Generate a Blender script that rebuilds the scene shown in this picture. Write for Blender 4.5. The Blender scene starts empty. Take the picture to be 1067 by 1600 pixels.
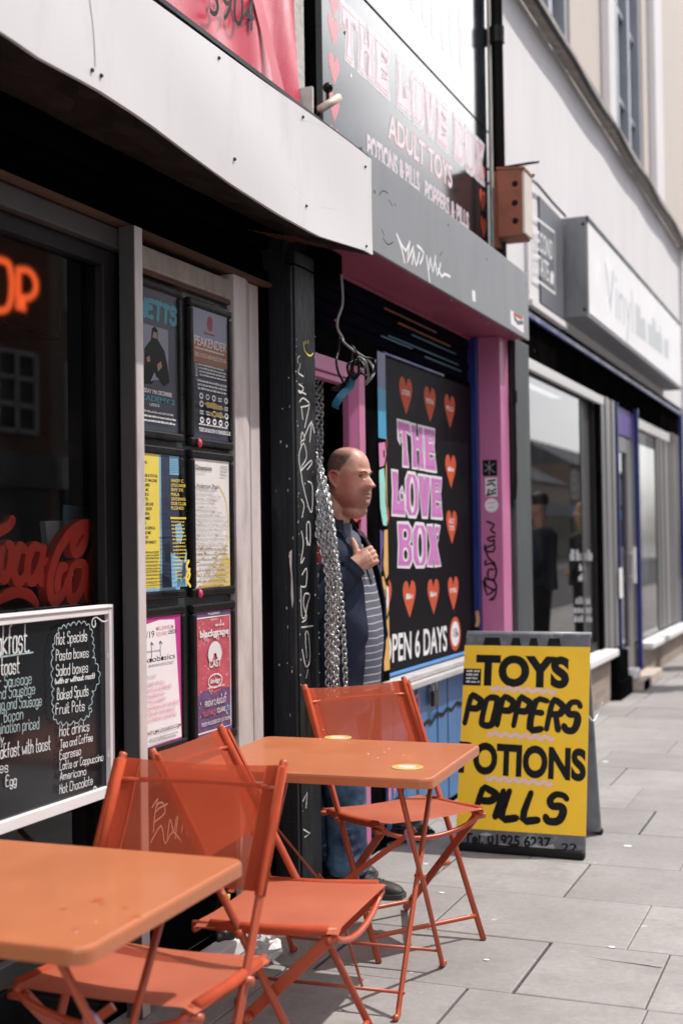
import bpy, bmesh, math, random
from mathutils import Vector, Matrix

random.seed(7)
sc = bpy.context.scene
R = math.radians

# ------------------------------------------------------------------ camera
CAM_POS = Vector((2.1, 0.0, 1.4))
yaw, pitch, roll = R(22.1), 0.0225, 0.0145
F0 = Vector((-math.sin(yaw), math.cos(yaw), 0)); R0 = Vector((math.cos(yaw), math.sin(yaw), 0)); U0 = Vector((0, 0, 1))
F = F0 * math.cos(pitch) + U0 * math.sin(pitch)
U = U0 * math.cos(pitch) - F0 * math.sin(pitch)
RR = R0 * math.cos(roll) - U * math.sin(roll)
UU = U * math.cos(roll) + R0 * math.sin(roll)
cd = bpy.data.cameras.new('camera')
cam = bpy.data.objects.new('camera', cd); sc.collection.objects.link(cam)
cam.matrix_world = Matrix(((RR.x, UU.x, -F.x, CAM_POS.x), (RR.y, UU.y, -F.y, CAM_POS.y), (RR.z, UU.z, -F.z, CAM_POS.z), (0, 0, 0, 1)))
cd.sensor_fit = 'VERTICAL'; cd.sensor_height = 36.0; cd.lens = 45.0
cd.clip_start = 0.05; cd.clip_end = 2000
cd.dof.use_dof = True; cd.dof.focus_distance = 4.1; cd.dof.aperture_fstop = 2.5
sc.camera = cam

# ------------------------------------------------------------------ light
SUN_EL, SUN_AZ = 59.0, 40.0          # azimuth counted from +x (street side) towards +y (up the street)
S = Vector((math.cos(R(SUN_AZ)) * math.cos(R(SUN_EL)), math.sin(R(SUN_AZ)) * math.cos(R(SUN_EL)), math.sin(R(SUN_EL))))
w = bpy.data.worlds.new('World'); sc.world = w; w.use_nodes = True
nt = w.node_tree; nt.nodes.clear()
wo = nt.nodes.new('ShaderNodeOutputWorld'); bg = nt.nodes.new('ShaderNodeBackground'); bg.inputs[1].default_value = 0.10
sky = nt.nodes.new('ShaderNodeTexSky'); sky.sky_type = 'NISHITA'; sky.sun_disc = False
sky.sun_elevation = R(SUN_EL); sky.sun_rotation = math.atan2(S.x, S.y); sky.air_density = 1.0; sky.dust_density = 2.5
tcw = nt.nodes.new('ShaderNodeTexCoord'); mpw = nt.nodes.new('ShaderNodeMapping'); mpw.inputs['Scale'].default_value = (1, 1, 2.2)
nzw = nt.nodes.new('ShaderNodeTexNoise'); nzw.inputs['Scale'].default_value = 2.3; nzw.inputs['Detail'].default_value = 6
rpw = nt.nodes.new('ShaderNodeValToRGB'); rpw.color_ramp.elements[0].position = .40; rpw.color_ramp.elements[1].position = .56
mxw = nt.nodes.new('ShaderNodeMixRGB'); mxw.inputs[2].default_value = (9.0, 8.9, 9.0, 1)
nt.links.new(tcw.outputs['Generated'], mpw.inputs[0]); nt.links.new(mpw.outputs[0], nzw.inputs[0]); nt.links.new(nzw.outputs[0], rpw.inputs[0])
nt.links.new(rpw.outputs[0], mxw.inputs[0]); nt.links.new(sky.outputs[0], mxw.inputs[1])
# bright cloud patches added to the sky for glare on the sign and windows
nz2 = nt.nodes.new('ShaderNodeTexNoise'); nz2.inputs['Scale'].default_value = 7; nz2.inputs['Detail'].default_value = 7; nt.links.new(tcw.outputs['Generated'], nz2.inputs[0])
def sky_glow(az, el, r0, r1):
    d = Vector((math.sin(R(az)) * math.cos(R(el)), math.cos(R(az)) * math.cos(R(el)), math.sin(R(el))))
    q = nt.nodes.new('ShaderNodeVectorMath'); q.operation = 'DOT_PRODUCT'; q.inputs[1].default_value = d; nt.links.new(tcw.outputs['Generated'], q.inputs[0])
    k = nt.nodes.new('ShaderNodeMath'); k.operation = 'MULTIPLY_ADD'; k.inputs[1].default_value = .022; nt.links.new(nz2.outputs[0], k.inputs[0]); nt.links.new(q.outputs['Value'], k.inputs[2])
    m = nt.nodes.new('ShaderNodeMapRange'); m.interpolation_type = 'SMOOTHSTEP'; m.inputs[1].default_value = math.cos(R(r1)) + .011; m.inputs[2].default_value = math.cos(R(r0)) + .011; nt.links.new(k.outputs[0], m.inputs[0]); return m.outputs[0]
mrw = nt.nodes.new('ShaderNodeMath'); mrw.operation = 'MAXIMUM'; mr0 = nt.nodes.new('ShaderNodeMath'); mr0.operation = 'MAXIMUM'; nt.links.new(sky_glow(15.5, 25.2, 5.0, 10.2), mr0.inputs[0]); nt.links.new(sky_glow(31, 30, 3.5, 8), mr0.inputs[1]); nt.links.new(mr0.outputs[0], mrw.inputs[0]); lowb = nt.nodes.new('ShaderNodeMath'); lowb.operation = 'MULTIPLY'; lowb.inputs[1].default_value = .36; nt.links.new(sky_glow(12, 6.5, 2.0, 7.5), lowb.inputs[0]); nt.links.new(lowb.outputs[0], mrw.inputs[1])
mx2 = nt.nodes.new('ShaderNodeMixRGB'); mx2.inputs[2].default_value = (34, 33.5, 34, 1); nt.links.new(mrw.outputs[0], mx2.inputs[0]); nt.links.new(mxw.outputs[0], mx2.inputs[1]); mx3 = nt.nodes.new('ShaderNodeMixRGB'); mx3.inputs[2].default_value = (21, 20.8, 21, 1); nt.links.new(sky_glow(178, 38, 14, 34), mx3.inputs[0]); nt.links.new(mx2.outputs[0], mx3.inputs[1]); nt.links.new(mx3.outputs[0], bg.inputs[0]); nt.links.new(bg.outputs[0], wo.inputs[0])  # last patch added behind the camera to brighten surfaces facing it
sd = bpy.data.lights.new('sun', 'SUN'); sd.energy = 3.4; sd.angle = R(0.6); sd.color = (1.0, .955, .9)
so = bpy.data.objects.new('sun', sd); sc.collection.objects.link(so); so.location = S * 40; so.rotation_euler = S.to_track_quat('Z', 'Y').to_euler()
vs = sc.view_settings; vs.view_transform = 'Standard'; vs.look = 'None'; vs.exposure = 0.47; vs.gamma = 1
sc.cycles.max_bounces = 7; sc.cycles.transparent_max_bounces = 16; sc.cycles.use_denoising = True
sc.cycles.sample_clamp_indirect = 6

# ------------------------------------------------------------------ materials
MT = {}

def node_mat(name):
    m = bpy.data.materials.new(name); m.use_nodes = True; MT[name] = m
    n = m.node_tree.nodes; n.clear(); o = n.new('ShaderNodeOutputMaterial'); return m, m.node_tree, n, o
def mat(name, col, rough=.55, metal=0., var=.14, vs=5., bump=.0, bs=80., dirt=0., dcol=(.05, .045, .04), ds=3.5, dth=.55, coat=0., stretch=(1, 1, 1), spec=.5, rv=.12, trans=0., emit=None):
    m, t, n, o = node_mat(name)
    L = t.links.new
    p = n.new('ShaderNodeBsdfPrincipled'); L(p.outputs[0], o.inputs[0])
    tc = n.new('ShaderNodeTexCoord'); mp = n.new('ShaderNodeMapping'); mp.inputs['Scale'].default_value = stretch; L(tc.outputs['Object'], mp.inputs[0])
    nz = n.new('ShaderNodeTexNoise'); nz.inputs['Scale'].default_value = vs; nz.inputs['Detail'].default_value = 7; nz.inputs['Roughness'].default_value = .62; L(mp.outputs[0], nz.inputs[0])
    mr = n.new('ShaderNodeMapRange'); mr.inputs[1].default_value = .3; mr.inputs[2].default_value = .7; mr.inputs[3].default_value = 1 - var; mr.inputs[4].default_value = 1 + var; L(nz.outputs[0], mr.inputs[0])
    mx = n.new('ShaderNodeVectorMath'); mx.operation = 'SCALE'; mx.inputs[0].default_value = col; L(mr.outputs[0], mx.inputs['Scale'])
    out = mx.outputs[0]
    if dirt:
        n2 = n.new('ShaderNodeTexNoise'); n2.inputs['Scale'].default_value = ds; n2.inputs['Detail'].default_value = 10; n2.inputs['Roughness'].default_value = .7; L(mp.outputs[0], n2.inputs[0])
        r2 = n.new('ShaderNodeMapRange'); r2.inputs[1].default_value = dth - .06; r2.inputs[2].default_value = dth + .14; r2.inputs[3].default_value = 0; r2.inputs[4].default_value = dirt; L(n2.outputs[0], r2.inputs[0])
        m2 = n.new('ShaderNodeMixRGB'); m2.inputs[2].default_value = (*dcol, 1); L(r2.outputs[0], m2.inputs[0]); L(out, m2.inputs[1]); out = m2.outputs[0]
    L(out, p.inputs['Base Color'])
    rr = n.new('ShaderNodeMapRange'); rr.inputs[1].default_value = .25; rr.inputs[2].default_value = .75; rr.inputs[3].default_value = max(.02, rough - rv); rr.inputs[4].default_value = min(1, rough + rv); L(nz.outputs[0], rr.inputs[0]); L(rr.outputs[0], p.inputs['Roughness'])
    p.inputs['Metallic'].default_value = metal; p.inputs['Specular IOR Level'].default_value = spec
    if coat: p.inputs['Coat Weight'].default_value = coat; p.inputs['Coat Roughness'].default_value = .08
    if emit: p.inputs['Emission Color'].default_value = (*emit[:3], 1); p.inputs['Emission Strength'].default_value = emit[3]
    if bump:
        n3 = n.new('ShaderNodeTexNoise'); n3.inputs['Scale'].default_value = bs; n3.inputs['Detail'].default_value = 5; L(mp.outputs[0], n3.inputs[0])
        b = n.new('ShaderNodeBump'); b.inputs['Strength'].default_value = bump; b.inputs['Distance'].default_value = .01; L(n3.outputs[0], b.inputs['Height']); L(b.outputs[0], p.inputs['Normal'])
    return m

mat('white_vinyl', (.66, .635, .645), .5, var=.035, vs=2.5, bump=.05, bs=4, dirt=.4, dcol=(.46, .43, .42), ds=5, dth=.60, stretch=(1, 1, .3), spec=.3)
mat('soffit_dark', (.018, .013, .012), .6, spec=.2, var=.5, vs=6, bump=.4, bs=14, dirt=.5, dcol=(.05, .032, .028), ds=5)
mat('pilaster_black', (.010, .0115, .0145), .5, spec=.2, var=.45, vs=7, bump=.25, bs=60, dirt=.5, dcol=(.06, .065, .075), ds=9, dth=.6, stretch=(1, 1, .3))
mat('chip_white', (.55, .54, .52), .7, var=.15)
mat('pale_post', (.56, .50, .49), .5, var=.14, vs=6, bump=.10, bs=30, dirt=.6, dcol=(.20, .16, .14), ds=7, dth=.55, stretch=(1, 1, .25))
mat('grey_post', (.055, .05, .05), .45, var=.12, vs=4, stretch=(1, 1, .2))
mat('stone_header', (.30, .27, .24), .8, var=.22, vs=12, bump=.25, bs=40, dirt=.6, dcol=(.10, .085, .07), ds=14, dth=.57, stretch=(1, 1, .4))
mat('bare_wood', (.075, .036, .02), .75, var=.3, vs=20, stretch=(1, .15, 1))
mat('dark_metal', (.018, .0165, .0175), .45, spec=.2, var=.25, vs=3)
mat('green_glass', (.035, .05, .048), .12, var=.3, vs=3)
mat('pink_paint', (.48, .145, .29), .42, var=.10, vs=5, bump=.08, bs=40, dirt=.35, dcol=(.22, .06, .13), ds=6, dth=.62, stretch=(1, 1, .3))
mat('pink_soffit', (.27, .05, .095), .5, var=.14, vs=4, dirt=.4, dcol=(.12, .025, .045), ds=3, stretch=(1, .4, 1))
mat('grey_fascia', (.215, .222, .238), .45, spec=.3, var=.09, vs=2.2, dirt=.35, dcol=(.15, .155, .165), ds=6, dth=.56, bump=.03, bs=6, stretch=(1, 1, .5))
mat('black_gloss', (.016, .019, .024), .12, var=.3, vs=3, coat=.3, rv=.04, bump=.02, bs=2.2)
mat('black_panel', (.006, .0055, .0075), .5, spec=.05, var=.25, vs=4, rv=.06)
mat('heart_red', (.50, .085, .04), .6, spec=.1, var=.1); mat('heart_pink', (.60, .10, .12), .25, var=.1)
mat('letter_pink', (.55, .19, .48), .6, spec=.1, var=.08); mat('letter_white', (.74, .72, .73), .45, var=.06)
mat('letter_pale', (.70, .58, .64), .3, var=.05); mat('letter_rose', (.42, .10, .33), .4, var=.08)
mat('blue_board', (.05, .15, .34), .42, var=.16, vs=5, bump=.1, bs=40, dirt=.4, dcol=(.16, .24, .38), ds=6, dth=.62, stretch=(1, 1, .4))
mat('blue_trim', (.016, .024, .16), .35, var=.15, vs=6)
mat('light_blue', (.08, .26, .62), .4, var=.12)
mat('grey_wood', (.42, .40, .40), .75, var=.2, vs=16, bump=.2, bs=50, dirt=.5, dcol=(.22, .23, .24), ds=9, stretch=(1, .25, 1))
mat('orange_rust', (.20, .07, .03), .6, var=.4); mat('teal_dark', (.02, .10, .16), .5, var=.3)
mat('teal', (.03, .27, .45), .5, var=.15); mat('aqua', (.28, .62, .56), .5, var=.1); mat('mural_orange', (.66, .36, .10), .5, var=.1); mat('mural_pink', (.62, .20, .40), .5, var=.1); mat('mural_purple', (.09, .06, .24), .5, var=.1)
mat('ink_black', (.006, .006, .007), .5, spec=.15, var=.2); mat('sign_black', (.008, .008, .009), .35, spec=.15, var=.2)
mat('sign_yellow', (.90, .55, .035), .5, spec=.2, var=.05, vs=3, dirt=.3, dcol=(.62, .36, .05), ds=2.5, dth=.57)
mat('wave_pink', (.78, .52, .50), .5, var=.06)
mat('board_grey', (.10, .105, .12), .5, var=.3, vs=10, bump=.12, bs=60, dirt=.75, dcol=(.36, .37, .41), ds=13, dth=.60)
mat('board_plain', (.22, .23, .25), .45, var=.2, vs=5, dirt=.5, dcol=(.07, .075, .085), ds=4)
mat('orange_coat', (.41, .130, .052), .42, coat=.15, var=.06, vs=3, dirt=.12, dcol=(.40, .12, .05), ds=8, dth=.6, bump=.015, bs=200)
mat('orange_frame', (.40, .072, .030), .36, var=.10, vs=8, dirt=.35, dcol=(.25, .04, .015), ds=14, dth=.62)
mat('stitch', (.60, .12, .05), .7); mat('hem_fabric', (.40, .062, .025), .85, var=.12, vs=30, spec=.2, bump=.15, bs=400)
mat('chalk_white', (.62, .64, .64), .9, var=.35, vs=60); mat('chalk_mint', (.33, .44, .44), .9, var=.35, vs=60)
mat('chalk_board', (.009, .010, .013), .14, var=.35, vs=3, dirt=.2, dcol=(.02, .023, .026), ds=4, rv=.05)
mat('white_wood', (.72, .69, .69), .5, var=.07, vs=8, bump=.1, bs=60, stretch=(1, .2, 1))
mat('letter_red', (.88, .075, .045), .32, var=.12, coat=.2)
mat('paper_white', (.78, .75, .77), .45, var=.04); mat('paper_yellow', (.70, .56, .09), .45, var=.04); mat('paper_navy', (.035, .045, .085), .4, var=.1); mat('leaflet_blue', (.35, .68, .90), .4, var=.05); mat('leaflet_white', (.9, .88, .88), .4, var=.03); mat('paper_blue', (.20, .44, .66), .4, var=.1)
mat('paper_dark', (.032, .036, .060), .4, var=.12); mat('paper_cream', (.70, .67, .64), .45, var=.05); mat('paper_ochre', (.62, .47, .13), .45, var=.1); mat('paper_gold', (.40, .28, .05), .45, var=.1)
mat('paper_red', (.45, .085, .12), .4, var=.25, vs=20); mat('paper_violet', (.12, .07, .17), .4, var=.3, vs=20); mat('paper_magenta', (.50, .04, .26), .4, var=.1)
mat('paper_greyblue', (.20, .21, .28), .4, var=.1); mat('paper_brown', (.26, .085, .035), .4, var=.15)
mat('print_black', (.02, .02, .024), .5); mat('print_white', (.68, .67, .68), .5); mat('print_red', (.55, .10, .16), .5); mat('print_pink', (.70, .30, .38), .5); mat('print_teal', (.05, .25, .32), .5); mat('print_cyan', (.10, .42, .55), .5); mat('print_yellow', (.72, .54, .06), .5); mat('print_grey', (.34, .34, .37), .5); mat('print_skin', (.30, .16, .10), .5); mat('print_crimson', (.22, .02, .05), .5)
mat('frame_black', (.012, .011, .012), .28, spec=.15, var=.3, vs=8)
mat('rubber_red', (.60, .05, .12), .4); mat('steel', (.62, .61, .60), .28, metal=1., var=.15, vs=20); mat('brass_dark', (.035, .028, .02), .4, metal=.4)
mat('chain_metal', (.47, .47, .48), .36, metal=1., var=.25, vs=30)
mat('cable_black', (.012, .011, .011), .35, spec=.15); mat('cable_grey', (.22, .21, .21), .4); mat('tape_blue', (.03, .20, .34), .35)
mat('white_render', (.69, .665, .68), .75, var=.05, vs=2, bump=.06, bs=60, dirt=.25, dcol=(.54, .51, .515), ds=2.4, dth=.57, stretch=(1, 1, .35))
mat('old_render', (.58, .55, .52), .85, var=.12, vs=8, bump=.5, bs=30, dirt=.55, dcol=(.24, .22, .20), ds=14, dth=.58)
mat('beige_render', (.55, .49, .44), .8, var=.06, vs=2, dirt=.2, dcol=(.40, .35, .31), ds=2)
mat('blue_grey_frame', (.27, .29, .34), .5, var=.1); mat('window_dark', (.02, .024, .03), .12, var=.3)
mat('ledge_stone', (.33, .29, .26), .8, var=.25, vs=10, dirt=.5, dcol=(.08, .07, .06), ds=8)
mat('brick_box', (.27, .085, .045), .7, var=.3, vs=12, bump=.2, bs=60, dirt=.4, dcol=(.10, .04, .03), ds=12)
mat('box_sunlit', (.60, .53, .47), .7, var=.12); mat('sign_grey', (.10, .105, .125), .5, var=.15)
mat('lightbox_white', (.72, .70, .71), .35, var=.02); mat('lightbox_side', (.20, .205, .225), .4, metal=.2, var=.2, vs=5, dirt=.4, dcol=(.09, .09, .12), ds=7, stretch=(1, 1, .3)); mat('lightbox_text', (.50, .52, .54), .5, var=.05)
mat('far_grey', (.22, .215, .215), .4, metal=.2, var=.18, vs=4, stretch=(1, 1, .15)); mat('far_dark', (.05, .048, .05), .5, var=.2, stretch=(1, 1, .2))
mat('grey_green', (.05, .058, .064), .6, var=.3, vs=6, bump=.2, bs=40, dirt=.5, dcol=(.13, .13, .13), ds=7, dth=.6, stretch=(1, 1, .25))
mat('sticker_white', (.72, .70, .72), .5); mat('sticker_yellow', (.70, .55, .08), .5)
mat('litter_white', (.70, .69, .69), .7, var=.1); mat('bag_black', (.014, .014, .016), .22, var=.3, bump=.3, bs=30); mat('bottle_green', (.40, .42, .04), .4)
mat('red_banner', (.62, .05, .085), .30, var=.04); mat('banner_grey', (.10, .12, .15), .30); mat('banner_pale', (.75, .40, .46), .35)
mat('camera_cream', (.62, .55, .42), .45, var=.1)
mat('threshold', (.48, .40, .34), .8, var=.15, dirt=.4)
mat('timber_end', (.40, .28, .18), .8, var=.2)
mat('shoe_black', (.018, .016, .016), .55, var=.3); mat('shoe_sole', (.05, .05, .05), .7); mat('lace', (.05, .05, .05), .8)
mat('navy_cloth', (.009, .016, .040), .85, var=.15, vs=20, bump=.2, bs=20); mat('red_cloth', (.34, .022, .022), .85, var=.12, vs=20); mat('white_cloth', (.58, .57, .60), .85, var=.06); mat('black_cloth', (.010, .010, .012), .9)
mat('plaid_cloth', (.075, .08, .11), .9, var=.4, vs=60)
mat('shaded_skin', (.22, .09, .065), .6, var=.1); mat('eye_white', (.55, .50, .48), .25); mat('eye_dark', (.02, .013, .01), .15); mat('brow_hair', (.13, .065, .045), .9); mat('lip', (.36, .12, .10), .5)
mat('hair_dark', (.016, .011, .009), .6); mat('hair_blond', (.42, .29, .12), .6); mat('skin_plain', (.50, .27, .19), .5, var=.06)
mat('denim_blue', (.022, .032, .052), .85, var=.25, vs=9)
mat('asphalt', (.05, .05, .052), .9, var=.2, vs=30, bump=.4, bs=120); mat('kerb_stone', (.34, .33, .32), .85, var=.12)
mat('joint_grit', (.035, .032, .028), .95, var=.5, vs=60, bump=.5, bs=150, dirt=.4, dcol=(.10, .09, .07), ds=60)
mat('white_frame', (.60, .59, .58), .5, var=.06); mat('slate', (.07, .07, .085), .7, var=.2, vs=9)
mat('coaster_yellow', (.50, .38, .12), .4); mat('coaster_white', (.62, .56, .48), .4); mat('lilac_tape', (.38, .28, .42), .4)
mat('neon_orange', (.8, .2, .05), .4, emit=(1.0, .13, .03, .75))

def diffuse_mat(name, col, vs=4., var=.4):
    m, t, n, o = node_mat(name); L = t.links.new; d = n.new('ShaderNodeBsdfDiffuse'); L(d.outputs[0], o.inputs[0])
    tc = n.new('ShaderNodeTexCoord'); nz = n.new('ShaderNodeTexNoise'); nz.inputs['Scale'].default_value = vs; nz.inputs['Detail'].default_value = 6; L(tc.outputs['Object'], nz.inputs[0])
    ra = n.new('ShaderNodeValToRGB'); ra.color_ramp.elements[0].position = .3; ra.color_ramp.elements[0].color = (*[c * (1 - var) for c in col], 1); ra.color_ramp.elements[1].position = .7; ra.color_ramp.elements[1].color = (*[c * (1 + var) for c in col], 1); L(nz.outputs[0], ra.inputs[0]); L(ra.outputs[0], d.inputs[0])
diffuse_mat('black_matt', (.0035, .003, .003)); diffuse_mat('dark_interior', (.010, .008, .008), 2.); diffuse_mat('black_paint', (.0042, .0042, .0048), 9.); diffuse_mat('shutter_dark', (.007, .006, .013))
def frosted_mat():
    m, t, n, o = node_mat('frosted_sheet'); L = t.links.new; r = n.new('ShaderNodeBsdfRefraction'); r.inputs['IOR'].default_value = 1.25; r.inputs['Roughness'].default_value = .62; r.inputs[0].default_value = (.9, .88, .88, 1); L(r.outputs[0], o.inputs[0])
frosted_mat()

def jeans_mat():
    m, t, n, o = node_mat('jeans'); L = t.links.new
    p = n.new('ShaderNodeBsdfPrincipled'); L(p.outputs[0], o.inputs[0]); p.inputs['Roughness'].default_value = .85
    tc = n.new('ShaderNodeTexCoord'); nz = n.new('ShaderNodeTexNoise'); nz.inputs['Scale'].default_value = 7; nz.inputs['Detail'].default_value = 6; L(tc.outputs['Object'], nz.inputs[0])
    rp = n.new('ShaderNodeValToRGB'); rp.color_ramp.elements[0].position = .42; rp.color_ramp.elements[0].color = (.012, .030, .075, 1); rp.color_ramp.elements[1].position = .66; rp.color_ramp.elements[1].color = (.10, .22, .36, 1); L(nz.outputs[0], rp.inputs[0]); L(rp.outputs[0], p.inputs[0])
    b = n.new('ShaderNodeBump'); b.inputs['Strength'].default_value = .5; b.inputs['Distance'].default_value = .03; L(nz.outputs[0], b.inputs['Height']); L(b.outputs[0], p.inputs['Normal'])
jeans_mat()

def polo_mat():
    m, t, n, o = node_mat('polo_knit'); L = t.links.new
    p = n.new('ShaderNodeBsdfPrincipled'); L(p.outputs[0], o.inputs[0]); p.inputs['Roughness'].default_value = .9
    tc = n.new('ShaderNodeTexCoord'); sx = n.new('ShaderNodeSeparateXYZ'); L(tc.outputs['Object'], sx.inputs[0])
    nz = n.new('ShaderNodeTexNoise'); nz.inputs['Scale'].default_value = 5; nz.inputs['Detail'].default_value = 3; L(tc.outputs['Object'], nz.inputs[0])
    ad = n.new('ShaderNodeMath'); ad.operation = 'MULTIPLY_ADD'; ad.inputs[1].default_value = .022; L(nz.outputs[0], ad.inputs[0]); L(sx.outputs['Z'], ad.inputs[2])
    md = n.new('ShaderNodeMath'); md.operation = 'PINGPONG'; md.inputs[1].default_value = .0150; L(ad.outputs[0], md.inputs[0])
    lt = n.new('ShaderNodeMath'); lt.operation = 'LESS_THAN'; lt.inputs[1].default_value = .0024; L(md.outputs[0], lt.inputs[0])
    gt = n.new('ShaderNodeMath'); gt.operation = 'LESS_THAN'; gt.inputs[1].default_value = 1.27; L(sx.outputs['Z'], gt.inputs[0])
    mu = n.new('ShaderNodeMath'); mu.operation = 'MULTIPLY'; L(lt.outputs[0], mu.inputs[0]); L(gt.outputs[0], mu.inputs[1])
    ra = n.new('ShaderNodeValToRGB'); ra.color_ramp.elements[0].color = (.055, .065, .10, 1); ra.color_ramp.elements[1].color = (.12, .125, .155, 1); L(nz.outputs[0], ra.inputs[0])
    mx = n.new('ShaderNodeMixRGB'); mx.inputs[2].default_value = (.40, .38, .42, 1); L(mu.outputs[0], mx.inputs[0]); L(ra.outputs[0], mx.inputs[1]); L(mx.outputs[0], p.inputs[0])
polo_mat()

def skin_mat():
    m, t, n, o = node_mat('skin'); L = t.links.new
    p = n.new('ShaderNodeBsdfPrincipled'); L(p.outputs[0], o.inputs[0]); p.inputs['Roughness'].default_value = .48; p.inputs['Subsurface Weight'].default_value = .12; p.inputs['Subsurface Radius'].default_value = (.02, .008, .004)
    at = n.new('ShaderNodeAttribute'); at.attribute_name = 'tone'
    tc = n.new('ShaderNodeTexCoord'); nz = n.new('ShaderNodeTexNoise'); nz.inputs['Scale'].default_value = 260; nz.inputs['Detail'].default_value = 3; L(tc.outputs['Object'], nz.inputs[0])
    sp = n.new('ShaderNodeSeparateColor'); L(at.outputs['Color'], sp.inputs[0])
    nb = n.new('ShaderNodeTexNoise'); nb.inputs['Scale'].default_value = 28; nb.inputs['Detail'].default_value = 4; L(tc.outputs['Object'], nb.inputs[0])
    ra = n.new('ShaderNodeValToRGB'); ra.color_ramp.elements[0].position = .35; ra.color_ramp.elements[0].color = (.44, .195, .14, 1); ra.color_ramp.elements[1].position = .65; ra.color_ramp.elements[1].color = (.57, .32, .235, 1); L(nb.outputs[0], ra.inputs[0])
    m1 = n.new('ShaderNodeMixRGB'); m1.inputs[2].default_value = (.42, .11, .08, 1); L(sp.outputs[0], m1.inputs[0]); L(ra.outputs[0], m1.inputs[1])
    hs = n.new('ShaderNodeMath'); hs.operation = 'MULTIPLY_ADD'; hs.inputs[1].default_value = 1.2; hs.inputs[2].default_value = -.1; L(nz.outputs[0], hs.inputs[0])
    hm = n.new('ShaderNodeMath'); hm.operation = 'MULTIPLY'; hm.use_clamp = True; L(hs.outputs[0], hm.inputs[0]); L(sp.outputs[1], hm.inputs[1])
    h2 = n.new('ShaderNodeMath'); h2.operation = 'MULTIPLY'; h2.inputs[1].default_value = 1.7; h2.use_clamp = True; L(hm.outputs[0], h2.inputs[0])
    m2 = n.new('ShaderNodeMixRGB'); m2.inputs[2].default_value = (.045, .035, .032, 1); L(h2.outputs[0], m2.inputs[0]); L(m1.outputs[0], m2.inputs[1]); L(m2.outputs[0], p.inputs[0])
skin_mat()

def mesh_fabric(name, tlo, thi, c1, c2):
    m, t, n, o = node_mat(name); L = t.links.new
    p = n.new('ShaderNodeBsdfPrincipled'); p.inputs['Roughness'].default_value = .8; p.inputs['Specular IOR Level'].default_value = .25; p.inputs['Sheen Weight'].default_value = .35; p.inputs['Sheen Tint'].default_value = (1, .72, .6, 1); p.inputs['Sheen Roughness'].default_value = .4
    tr = n.new('ShaderNodeBsdfTransparent'); tr.inputs[0].default_value = (1, .60, .5, 1)
    tl = n.new('ShaderNodeBsdfTranslucent'); tl.inputs[0].default_value = (.52, .075, .025, 1)
    tc = n.new('ShaderNodeTexCoord'); nz = n.new('ShaderNodeTexNoise'); nz.inputs['Scale'].default_value = 6; nz.inputs['Detail'].default_value = 5; L(tc.outputs['Object'], nz.inputs[0])
    ra = n.new('ShaderNodeValToRGB'); ra.color_ramp.elements[0].position = .3; ra.color_ramp.elements[0].color = (*c1, 1); ra.color_ramp.elements[1].position = .7; ra.color_ramp.elements[1].color = (*c2, 1); L(nz.outputs[0], ra.inputs[0]); L(ra.outputs[0], p.inputs[0])
    wv = n.new('ShaderNodeTexWave'); wv.inputs['Scale'].default_value = 130; wv.bands_direction = 'Y'; L(tc.outputs['Object'], wv.inputs[0])
    b = n.new('ShaderNodeBump'); b.inputs['Strength'].default_value = .12; b.inputs['Distance'].default_value = .002; L(wv.outputs[0], b.inputs['Height']); L(b.outputs[0], p.inputs['Normal'])
    a = n.new('ShaderNodeMixShader'); a.inputs[0].default_value = .25; L(p.outputs[0], a.inputs[1]); L(tl.outputs[0], a.inputs[2])
    mr = n.new('ShaderNodeMapRange'); mr.inputs[3].default_value = tlo; mr.inputs[4].default_value = thi; L(nz.outputs[0], mr.inputs[0])
    x = n.new('ShaderNodeMixShader'); L(mr.outputs[0], x.inputs[0]); L(a.outputs[0], x.inputs[1]); L(tr.outputs[0], x.inputs[2]); L(x.outputs[0], o.inputs[0])
mesh_fabric('mesh_fabric', .32, .44, (.41, .066, .026), (.50, .095, .040))
mesh_fabric('seat_fabric', .03, .06, (.46, .105, .050), (.56, .150, .078))

def glass_mat(name, tint, ior, rough=.0, dirt=.05):
    m, t, n, o = node_mat(name); L = t.links.new
    tr = n.new('ShaderNodeBsdfTransparent'); tr.inputs[0].default_value = (*tint, 1)
    gl = n.new('ShaderNodeBsdfGlossy'); gl.inputs['Roughness'].default_value = rough
    df = n.new('ShaderNodeBsdfDiffuse'); df.inputs[0].default_value = (.4, .38, .36, 1)
    fr = n.new('ShaderNodeFresnel'); fr.inputs[0].default_value = ior
    x = n.new('ShaderNodeMixShader'); L(fr.outputs[0], x.inputs[0]); L(tr.outputs[0], x.inputs[1]); L(gl.outputs[0], x.inputs[2])
    tc = n.new('ShaderNodeTexCoord'); nz = n.new('ShaderNodeTexNoise'); nz.inputs['Scale'].default_value = 3; nz.inputs['Detail'].default_value = 9; L(tc.outputs['Object'], nz.inputs[0])
    mr = n.new('ShaderNodeMapRange'); mr.inputs[1].default_value = .5; mr.inputs[2].default_value = .8; mr.inputs[3].default_value = .004; mr.inputs[4].default_value = dirt; L(nz.outputs[0], mr.inputs[0])
    y = n.new('ShaderNodeMixShader'); L(mr.outputs[0], y.inputs[0]); L(x.outputs[0], y.inputs[1]); L(df.outputs[0], y.inputs[2]); L(y.outputs[0], o.inputs[0])
glass_mat('window_glass', (.92, .94, .94), 1.39, dirt=.03)
glass_mat('street_glass', (.35, .36, .37), 2.0, dirt=.03)

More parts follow.
